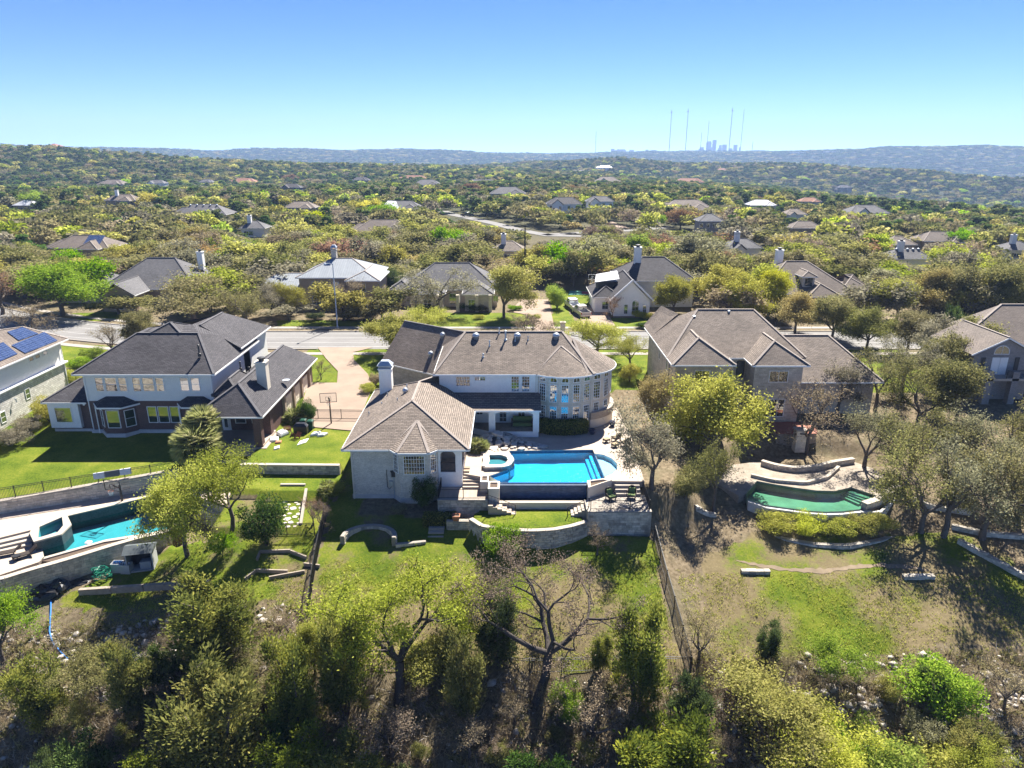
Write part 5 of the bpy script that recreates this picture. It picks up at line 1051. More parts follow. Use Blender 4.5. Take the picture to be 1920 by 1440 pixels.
p = h5.location; MB().box(p.x-1.1, p.x+1.1, p.y+2.6, p.y+6, 4., 6.1).build('dormer_wall', MT['trim_cream'], h5); window(h5, (p.x, p.y+2.6), X1, 4.3, 1.4, 1.5, 2, 2, fm='trim_dark')
F, RD, E, z_ = hipf(p.x-1.5, p.x+1.5, p.y+2.2, p.y+7.5, 6.1, .55, 'y', True, False); roof(h5, F, 'roof_brown', RD, E)
# --- houses of the far neighbourhood: pixel foot, width in pixels, roof, wall, storeys, label
FAR = [
 (375, 417, 96, 'roof_grey', 'brick_tan', 1, 'wide grey roofed house in the woods left of centre, small vents on its ridge', 'l'),
 (228, 400, 56, 'roof_brown', 'brick_tan', 2, 'brown roofed house with pale chimney half hidden by trees on the left', 'c'),
 (208, 352, 44, 'roof_brown', 'stucco_cream', 1, 'small brown roofed house at the foot of the dark left hill', ''),
 (292, 356, 32, 'roof_grey', 'stucco_white', 2, 'small grey gabled house near the left hill foot', 'g'),
 (386, 347, 24, 'roof_grey', 'stucco_white', 1, 'tiny pale roofed house among trees, left of the orange roofed one', ''),
 (455, 348, 46, 'roof_red', 'stucco_white', 1, 'white house with orange tile roof in the left distance', 'w'),
 (545, 368, 36, 'roof_char', 'brick_grey', 2, 'charcoal roofed house among yellow green trees left of centre', 'g'),
 (562, 402, 56, 'roof_tan', 'brick_tan', 1, 'low tan roofed house right of the wide grey roofed one', ''),
 (676, 349, 30, 'roof_char', 'brick_grey', 2, 'small charcoal roofed house left of the far road end', ''),
 (752, 405, 76, 'roof_grey', 'stucco_white', 1, 'house with bright white metal roof section beside the vivid green tree', 'm'),
 (716, 452, 106, 'roof_brown', 'brick_tan', 1, 'long dull brown roof among trees behind the metal roofed house', ''),
 (775, 342, 50, 'roof_red', 'brick_tan', 1, 'reddish roofed house left of the far middle road', ''),
 (800, 362, 50, 'roof_grey', 'brick_tan', 2, 'two storey grey roofed tan house near the middle of the far neighbourhood', 'w'),
 (902, 352, 60, 'roof_grey', 'stucco_cream', 1, 'broad grey roofed house just right of the far middle road', ''),
 (952, 384, 64, 'roof_grey', 'brick_tan', 2, 'tall tan house with three arched windows above the winding road', 'wa'),
 (1058, 408, 64, 'roof_char', 'stucco_white', 2, 'white house with dark stepped roofs above the winding road', 'wg'),
 (1125, 402, 50, 'roof_grey', 'stucco_white', 2, 'tall white house with two gables right of the dark stepped one', 'wg'),
 (1140, 352, 44, 'roof_tan', 'stucco_cream', 2, 'cream gabled house among yellow green trees right of centre', 'g'),
 (955, 492, 46, 'roof_tan', 'stucco_cream', 1, 'small tan roof with white chimney among trees behind the low columned house', 'c'),
 (1292, 406, 92, 'roof_tan', 'brick_tan', 1, 'wide tan roofed house right of the winding road, brown trees before it', ''),
 (1332, 447, 44, 'roof_grey', 'brick_grey', 2, 'grey two storey house half hidden behind a brown tree', 'w'),
 (1396, 486, 64, 'roof_grey', 'stucco_white', 1, 'grey roof with tall white chimney behind the street trees on the right', 'cg'),
 (1430, 396, 50, 'metal_white', 'stucco_cream', 1, 'house with gleaming white roof in the right middle distance', ''),
 (1492, 415, 40, 'roof_tan', 'stucco_white', 1, 'pale gabled house below the gleaming white roof', 'g'),
 (1512, 444, 58, 'roof_brown', 'brick_tan', 1, 'brown hipped roof above yellow green trees on the right', ''),
 (1520, 388, 38, 'roof_red', 'stucco_cream', 1, 'pinkish roofed house right of the gleaming white roof', ''),
 (1628, 425, 74, 'roof_grey', 'siding_grey', 2, 'large pale grey house with gabled balcony on the right', 'wg'),
 (1772, 470, 84, 'roof_brown', 'brick_tan', 1, 'long brown roof with two hips beside an orange tree on the right', ''),
 (1708, 508, 80, 'roof_grey', 'stucco_white', 1, 'grey roof with white chimney and round vents on the right', 'cl'),
 (1690, 478, 44, 'roof_tan', 'brick_tan', 1, 'small tan roof next to a pale rounded tree on the right', ''),
 (1915, 488, 46, 'roof_grey', 'stucco_white', 1, 'grey roofed house cut by the right edge in the middle distance', 'c'),
 (1294, 352, 54, 'roof_red', 'brick_tan', 2, 'tall reddish roofed house standing above the right hand valley', 'w'),
 (1085, 326, 40, 'roof_tan', 'stucco_white', 1, 'long low house on the dark ridge right of the far road', ''),
 (1135, 313, 26, 'metal_white', 'stucco_white', 1, 'white roofed house on top of the dark ridge', ''),
 (742, 318, 44, 'roof_grey', 'stucco_cream', 2, 'distant grey house left of the steep far road', ''),
 (45, 398, 40, 'metal_white', 'brick_tan', 1, 'pale roofed house by the road at the left edge', ''),
 (150, 486, 110, 'roof_brown', 'brick_tan', 1, 'brown roofed house with blue solar panels behind the bright green street tree', 's'),
 (474, 445, 44, 'roof_grey', 'stucco_white', 1, 'small grey roof with pale chimney in the woods behind the metal roof', 'c'),
 (1590, 296, 26, 'roof_grey', 'stucco_white', 1, 'tiny white building on the blue hills left of the long white ones', ''),
 (1355, 322, 18, 'roof_red', 'stucco_cream', 1, 'tiny reddish house on the wooded ridge under the skyline', ''),
 (1586, 352, 24, 'roof_char', 'brick_grey', 2, 'small dark house alone in the right hand woods', ''),
]
for px_, py_, wpx, rf, wl_, st_, lb, fl in FAR:
    z = 0
    for _ in range(12): p = A(px_, py_, z); z = .5*z + .5*tzs(p.x, p.y)
    k = p.length; wm = max(9., min(32, wpx/FPX*math.hypot(p.y, CAMH)*1.02)); hw = wm/2; dp = max(8, min(15, wm*.62)); ze_ = 3.1 if st_ == 1 else 5.9; sl_ = .55
    bl = [(-hw, hw, 0, dp, ze_, sl_, 'x', True, True)]
    if 'g' in fl: bl.append((-hw*.75, -hw*.05, -2.5, dp*.6, ze_-.05, .8, 'y', False, False))
    elif wm > 12: bl.append((hw*.05, hw*.8, -2.5, dp*.6, ze_-.05, .6, 'y', True, False))
    if wm > 15: bl.append((-hw*1.25, -hw*.6, 2, dp*.9, 3., .5, 'x', True, False))
    wn_ = []
    if 'w' in fl or 'a' in fl or st_ == 2:
        for i in range(4):
            xx = -hw*.75 + i*hw*.5
            yy = (-2.0 if ('g' in fl and -hw*.7 < xx < -hw*.1) or ('g' not in fl and wm > 12 and hw*.1 < xx < hw*.75) else .5)
            if st_ == 2: wn_.append((xx, yy, 3.6, 1.3, 1.5, 2, 1, .5 if 'a' in fl else 0))
            wn_.append((xx, yy, .6, 1.3, 1.6, 2, 1))
    else: wn_ = [(-hw*.5, .5, .6, 1.5, 1.5, 2, 1), (-hw*.15, .5, .6, 1.5, 1.5, 2, 1)]
    root = thing('house', lb, 'house', tuple(p[:2])+(z,)); sub_house(root, p.x, p.y, z, bl, rf, wl_, windows=wn_, base=3)
    zr = z + ze_ + sl_*dp/2
    if 'c' in fl: chimney(root, (p.x-hw*.35, p.y+dp*.4), 1.3, 1.3, z+3, zr+1.8, 'stucco_white', 'pot')
    if 'l' in fl:
        for i in range(5): vent_dome(root, (p.x-hw*.5+i*hw*.25, p.y+dp*.42, zr-.5), .4)
    if 'm' in fl: roof(root, [[(p.x-hw*.9, p.y-1, z+3.4), (p.x-.5, p.y-1, z+3.4), (p.x-hw*.3, p.y+dp*.5, z+6.4), (p.x-hw*.7, p.y+dp*.5, z+6.4)]], 'metal_white', name='metal_roof')
    if 's' in fl:
        for i in range(4):
            for j in range(2):
                a = p.x+hw*.1+i*1.15; y0 = p.y+1.2+j*1.9; f_ = lambda yy: z+ze_+sl_*(yy-p.y)+.12
                MB().add([(a, y0, f_(y0)), (a+1.1, y0, f_(y0)), (a+1.1, y0+1.85, f_(y0+1.85)), (a, y0+1.85, f_(y0+1.85)), (a, y0, f_(y0)-.08), (a+1.1, y0, f_(y0)-.08)], [(0, 1, 2, 3), (4, 5, 1, 0)]).build('solar_panel', SOLAR, root)
    VIS.append((px_-wpx*.38, px_+wpx*.38, py_-wpx*(.36 if st_ == 1 else .6), py_-(wpx*(.26 if st_ == 1 else .40)), p.y))
# hilltop villa on the left ridge
z = 0
for _ in range(20): p = A(158, 277, z); z = .7*z+.3*tzs(p.x, p.y) if p.y < 1400 and p.y > 0 else z+1
px0 = -.62*1060; 
p = Vector((px0, 1045, 0)); p.z = tzs(p.x, p.y)
hv = thing('house', 'large villa with red tile roofs on top of the left hill', 'house', tuple(p)); sub_house(hv, p.x, p.y, p.z+4, [(-20, 20, 0, 16, 6, .4, 'x', True, True), (-34, -16, 2, 14, 4, .4, 'x', True, True), (8, 24, -4, 14, 10, .4, 'x', True, True), (-12, -4, 2, 10, 10.5, .4, 'x', True, True)], 'roof_red', 'brick_tan', windows=[(x_, -.0 if x_ < 8 else -3.5, 2, 2.2, 2.5, 2, 1) for x_ in (-14, -8, -2, 4, 11, 15, 20)], base=10)
# ================================================================ trees and shrubs
MT['bark'] = plain('grey_brown_bark', (.115, .095, .08), .95, .3, 6.); MT['bark_dark'] = plain('dark_bark', (.06, .05, .044), .95, .3, 6.); MT['bark_pale'] = plain('pale_dead_wood', (.33, .30, .27), .95, .3, 6.)
LM = {
 'olive': leaf('leaf_olive', (.10, .108, .036), (.235, .225, .082), (.38, .34, .15), .47),
 'grey': leaf('leaf_grey_olive', (.125, .118, .072), (.26, .24, .15), (.40, .37, .25), .47),
 'spring': leaf('leaf_spring', (.18, .21, .03), (.36, .38, .065), (.54, .53, .13), .52),
 'gold': leaf('leaf_gold', (.30, .31, .02), (.52, .51, .04), (.68, .65, .10), .54),
 'lime': leaf('leaf_lime', (.22, .27, .018), (.43, .48, .04), (.60, .62, .10), .54),
 'tawny': leaf('leaf_tawny', (.20, .175, .04), (.36, .315, .09), (.49, .43, .15), .48),
 'vivid': leaf('leaf_vivid', (.10, .19, .014), (.23, .36, .028), (.40, .50, .06), .5),
 'dark': leaf('leaf_dark', (.032, .06, .018), (.08, .125, .034), (.16, .215, .06), .36),
 'juniper': leaf('leaf_juniper', (.065, .085, .02), (.185, .205, .045), (.40, .38, .08), .45),
 'bud': leaf('leaf_bud', (.16, .12, .075), (.29, .23, .145), (.40, .33, .22), .35),
 'red': leaf('leaf_rust', (.19, .105, .055), (.31, .19, .10), (.40, .27, .15), .38),
 'palm': leaf('leaf_palm', (.13, .165, .045), (.27, .30, .095), (.46, .45, .20), .45),
}
def segs_mesh(name, S, mat, thin=.035):
    """frustum for each segment row (x0,y0,z0,x1,y1,z1,r0,r1)"""
    S = np.asarray(S, float); Vs, Fs, off = [], [], 0
    for n, sel in ((6, np.maximum(S[:, 6], S[:, 7]) >= thin), (3, np.maximum(S[:, 6], S[:, 7]) < thin)):
        T = S[sel]
        if not len(T): continue
        a, b = T[:, :3], T[:, 3:6]; d = b-a; d /= np.maximum(np.linalg.norm(d, axis=1, keepdims=True), 1e-9)
        ref = np.where(np.abs(d[:, 2:3]) < .9, np.array([[0, 0, 1.]]), np.array([[1., 0, 0]])); u = np.cross(d, ref); u /= np.linalg.norm(u, axis=1, keepdims=True); w = np.cross(d, u)
        th = np.arange(n)*2*np.pi/n; ringd = np.cos(th)[None, :, None]*u[:, None] + np.sin(th)[None, :, None]*w[:, None]
        V = np.concatenate([a[:, None]+ringd*T[:, 6, None, None], b[:, None]+ringd*T[:, 7, None, None]], 1).reshape(-1, 3)
        k = np.arange(n); q = np.stack([k, (k+1) % n, (k+1) % n+n, k+n], -1)[None] + (np.arange(len(T))*2*n)[:, None, None]
        Vs.append(V); Fs.append(q.reshape(-1, 4)+off); off += len(V)
    return mesh_np(name, np.concatenate(Vs), np.concatenate(Fs), mat, True)
def leaves_mesh(name, C, tint, size, rs, mat, elong=1.5, up=.35, dirs=None, sv=.35):
    N = len(C); n = rs.normal(size=(N, 3)); n[:, 2] = np.abs(n[:, 2])*(1+up) ; n /= np.linalg.norm(n, axis=1, keepdims=True)
    r = rs.normal(size=(N, 3)) if dirs is None else dirs + rs.normal(size=(N, 3))*.35
    a = r - n*np.sum(r*n, 1, keepdims=True) if dirs is None else r; a /= np.maximum(np.linalg.norm(a, axis=1, keepdims=True), 1e-6); b = np.cross(n, a); b /= np.maximum(np.linalg.norm(b, axis=1, keepdims=True), 1e-6)
    s = (size*(1+sv*rs.uniform(-1, 1, N)))[:, None]
    V = np.stack([C-a*s*elong*.5, C+b*s*.42+a*s*.1, C+a*s*elong*.5, C-b*s*.42+a*s*.1], 1).reshape(-1, 3)
    me = mesh_np(name, V, np.arange(4*N).reshape(-1, 4), mat); at_ = me.attributes.new('tint', 'FLOAT', 'POINT'); at_.data.foreach_set('value', np.repeat(np.clip(tint, 0, 1), 4).astype(np.float32)); return me
def skeleton(seed, H=8., R_=4., tr=.22, fork=.3, limbs=4, levels=4, wig=.28, droop=.0, kids=(2, 3), lean=(0, 0), flat_=.0, tmin=.01, ratio=.68):
    rs = random.Random(seed); S, tips = [], []
    def grow(p, d, L, r, lv):
        k = 3 if lv else 4; r0 = r
        for i in range(k):
            d = (d + Vector((rs.uniform(-1, 1), rs.uniform(-1, 1), rs.uniform(-.7, .9)-droop))*wig).normalized(); q = p + d*(L/k); r1 = max(tmin, r0*(1-.13*(i+1)))
            S.append((*p, *q, r, r1)); r = r1; p = q
            if lv >= levels-1: tips.append((tuple(p), tuple(d), lv))
            if 0 < lv < levels and i < k-1 and rs.random() < .55:
                sd = (d + Vector((rs.uniform(-1, 1), rs.uniform(-1, 1), rs.uniform(-.5, .6)))*1.1).normalized(); grow(p, sd, L*.6, r*.6, lv+1)
        if lv < levels:
            for j in range(rs.randint(*kids)):
                nd = (d + Vector((rs.uniform(-1, 1), rs.uniform(-1, 1), rs.uniform(-.6, .7)-flat_))*.85).normalized(); grow(p, nd, L*ratio*rs.uniform(.8, 1.2), r*.72, lv+1)
    top = Vector((lean[0]*fork, lean[1]*fork, H*fork)); p = Vector((0, 0, -.3)); mid = top*.5 + Vector((rs.uniform(-.1, .1)*R_*.4, rs.uniform(-.1, .1)*R_*.4, 0))
    S.append((*p, *mid, tr*1.25, tr)); S.append((*mid, *top, tr, tr*.9))
    L0 = H*(1-fork)
    for j in range(limbs):
        a = 2*math.pi*(j+rs.uniform(-.25, .25))/limbs; sp = R_/L0*rs.uniform(.5, 1.05); d = Vector((math.cos(a)*sp+lean[0]/H, math.sin(a)*sp+lean[1]/H, rs.uniform(.6, 1.))).normalized(); grow(top, d, L0*.48*rs.uniform(.85, 1.15), tr*.62, 1)
    # fit to H, R
    T = np.array([t_[0] for t_ in tips]); zf = H*.97/max(T[:, 2].max(), .1); rr = np.percentile(np.hypot(T[:, 0]-lean[0]*.6, T[:, 1]-lean[1]*.6), 93); xf = R_*.92/max(rr, .1)
    S = np.array(S); sc = np.array([xf, xf, zf]); S[:, :3] *= sc; S[:, 3:6] *= sc; return S, T*sc, np.array([t_[1] for t_ in tips])
def tree_meshes(seed, H, R_, nl, size, rc=.5, mat='olive', bark='bark', drop=.0, **k):
    S, T, D = skeleton(seed, H, R_, **k); rs = np.random.RandomState(seed)
    keep = rs.rand(len(T)) > drop; T = T[keep]
    cnt = rs.poisson(nl, len(T)); C = np.repeat(T, cnt, 0) + rs.normal(size=(cnt.sum(), 3))*rc*np.array([1, 1, .75])*np.repeat(rs.uniform(.5, 1.25, len(T)), cnt)[:, None]
    tint = np.repeat(rs.rand(len(T)), cnt)*.55 + rs.rand(len(C))*.45
    return segs_mesh('trunk', S, MT[bark]), leaves_mesh('crown', C, tint, size, rs, LM[mat])
def juniper_meshes(seed, H, R_, n=100, m=165, size=.1):
    """several leaning stems, each carrying tufts of upright sprays"""
    rs = np.random.RandomState(seed); rr = random.Random(seed); S = []; Cs, Ds, Ts = [], [], []; stems = []
    for j in range(rr.randint(4, 6)):
        a = j*1.35+rr.uniform(-.4, .4); e = Vector((math.cos(a)*R_*rr.uniform(.25, .7), math.sin(a)*R_*rr.uniform(.25, .7), H*rr.uniform(.62, 1.))); p = Vector((math.cos(a)*.1, math.sin(a)*.1, -.3)); q = p.lerp(e, .5)+Vector((rr.uniform(-.4, .4), rr.uniform(-.4, .4), 0)); S += [(*p, *q, .11, .07), (*q, *e, .07, .02)]; stems.append((p, q, e))
    for _ in range(n):
        p, q, e = rr.choice(stems); f = rr.uniform(.22, 1.); base = p.lerp(q, f*2) if f < .5 else q.lerp(e, f*2-1); a = rr.uniform(0, 6.3); rad = R_*.5*(1.1-.75*f)*rr.uniform(.3, 1.15); c = np.array([base.x+math.cos(a)*rad, base.y+math.sin(a)*rad, base.z+rr.uniform(-.1, .3)])
        S.append((*base, *c, .03, .012)); sc = R_/2.5*rr.uniform(.16, .34); q_ = rs.normal(size=(m, 3))*np.array([sc, sc, sc*1.25]); Cs.append(c+q_); d = np.array([math.cos(a)*.45, math.sin(a)*.45, .9])+q_*.8; Ds.append(d); Ts.append(rs.rand()*.6+rs.rand(m)*.4)
    return segs_mesh('trunk', S, MT['bark']), leaves_mesh('crown', np.concatenate(Cs), np.concatenate(Ts), size, rs, LM['juniper'], 2.2, .1, np.concatenate(Ds))
def shrub_meshes(seed, H, R_, N=8500, size=.085, sh=.72):
    rs = np.random.RandomState(seed); rr = random.Random(seed); S = []
    lobes = [(0, 0, .5, .58)] + [(rr.uniform(-.62, .62), rr.uniform(-.62, .62), rr.uniform(.28, .86), rr.uniform(.2, .46)) for _ in range(15)]
    for j in range(14):
        a = rr.uniform(0, 6.3); r = rr.uniform(.2, .75); S.append((0, 0, -.2, math.cos(a)*R_*r*.5, math.sin(a)*R_*r*.5, H*.4, .03, .02)); S.append((math.cos(a)*R_*r*.5, math.sin(a)*R_*r*.5, H*.4, math.cos(a)*R_*r, math.sin(a)*R_*r, H*rr.uniform(.55, .9), .02, .01))
    L = np.array(lobes); w = L[:, 3]**2; i = rs.choice(len(L), N, p=w/w.sum()); v = rs.normal(size=(N, 3)); v /= np.linalg.norm(v, axis=1, keepdims=True); rad = L[i, 3]*(sh+(1-sh)*rs.rand(N))*(1+.2*rs.normal(size=N))
    C = np.stack([(L[i, 0]+v[:, 0]*rad)*R_, (L[i, 1]+v[:, 1]*rad)*R_, np.maximum(.03, (L[i, 2]+v[:, 2]*rad*.62))*H/1.2], -1); cell = np.floor(C/(.35*R_/2)).astype(int); hsh = (np.abs(np.sin(cell @ np.array([12.9898, 78.233, 37.719]))*43758.5453) % 1)
    return segs_mesh('stem', S, MT['bark']), leaves_mesh('foliage', C, hsh*.5+rs.rand(N)*.5, size, rs, LM['vivid'], 1.5, .3)
PR = {}
def proto(key, fn): PR.setdefault(key, []).append(fn)
for i in range(3): proto('oak', tree_meshes(11+i, 8, 4.3, 32, .145, .54, levels=4, limbs=5, fork=.26, wig=.32))
for i in range(2): proto('thin', tree_meshes(31+i, 8, 4.2, 24, .125, .5, drop=.15, levels=4, limbs=4, fork=.28, wig=.36))
for i in range(3): proto('airy', tree_meshes(35+i, 8, 4.2, 7, .115, .42, drop=.12, levels=5, limbs=4, fork=.27, wig=.38, kids=(2, 2), tmin=.012))
for i in range(2): proto('bare', tree_meshes(41+i, 8, 4.2, 2.2, .12, .3, drop=.3, levels=5, limbs=4, fork=.25, wig=.36, kids=(2, 2), tmin=.012))
for i in range(3): proto('juniper', juniper_meshes(51+i, 6, 2.5))
for i in range(2): proto('shrub', shrub_meshes(61+i, 3, 2.))
for i in range(4): proto('mid', tree_meshes(71+i, 8, 4.3, 26, .29, .62, levels=3, limbs=5, fork=.26, wig=.3))
for i in range(2): proto('midthin', tree_meshes(81+i, 8, 4.2, 7, .3, .55, drop=.2, levels=4, limbs=4, fork=.28, kids=(2, 2), tmin=.02))
for i in range(2): proto('midjun', juniper_meshes(91+i, 6, 2.5, 45, 50, .27))
for i in range(2): proto('palm', None)
def G(px_, py_):
    z = -3.
    for _ in range(25): p = A(px_, py_, z); z = .5*z+.5*tzs(p.x, p.y)
    p.z = tzs(p.x, p.y); return p
def tname(kd, lf): return 'juniper_tree' if 'jun' in kd else ('bare_tree' if lf in ('bud', 'red') else ('oak_tree' if lf in ('olive', 'grey') else 'tree'))
_tc = {}
def place(kind, mat, p, H, R_, label, cat='tree', name='tree', group=None, rz=None, tilt=(0, 0), base=None):
    lst = PR[kind]; i = _tc.get(kind, 0); _tc[kind] = i+1; tm, cm = lst[i % len(lst)]
    bh, br = {'juniper': (6, 2.5), 'midjun': (6, 2.5), 'shrub': (3, 2.)}.get(kind, (8, 4.25))
    root = thing(name, label, cat, tuple(p), group, rnd.uniform(0, 6.28) if rz is None else rz); root.scale = (R_/br, R_/br, H/bh); root.rotation_euler.x, root.rotation_euler.y = tilt
    a = link('stem' if kind == 'shrub' else 'trunk', tm, root); b = link('foliage' if kind == 'shrub' else 'crown', cm, root)
    b.material_slots[0].link = 'OBJECT'; b.material_slots[0].material = LM[mat]
    return root
def own_tree(p, label, seed, H, R_, nl, size, mats, bark='bark', cat='tree', name='tree', **k):
    tm, cm = tree_meshes(seed, H, R_, nl, size, mat=mats, bark=bark, **k); root = thing(name, label, cat, tuple(p)); link('trunk', tm, root); link('crown', cm, root); return root
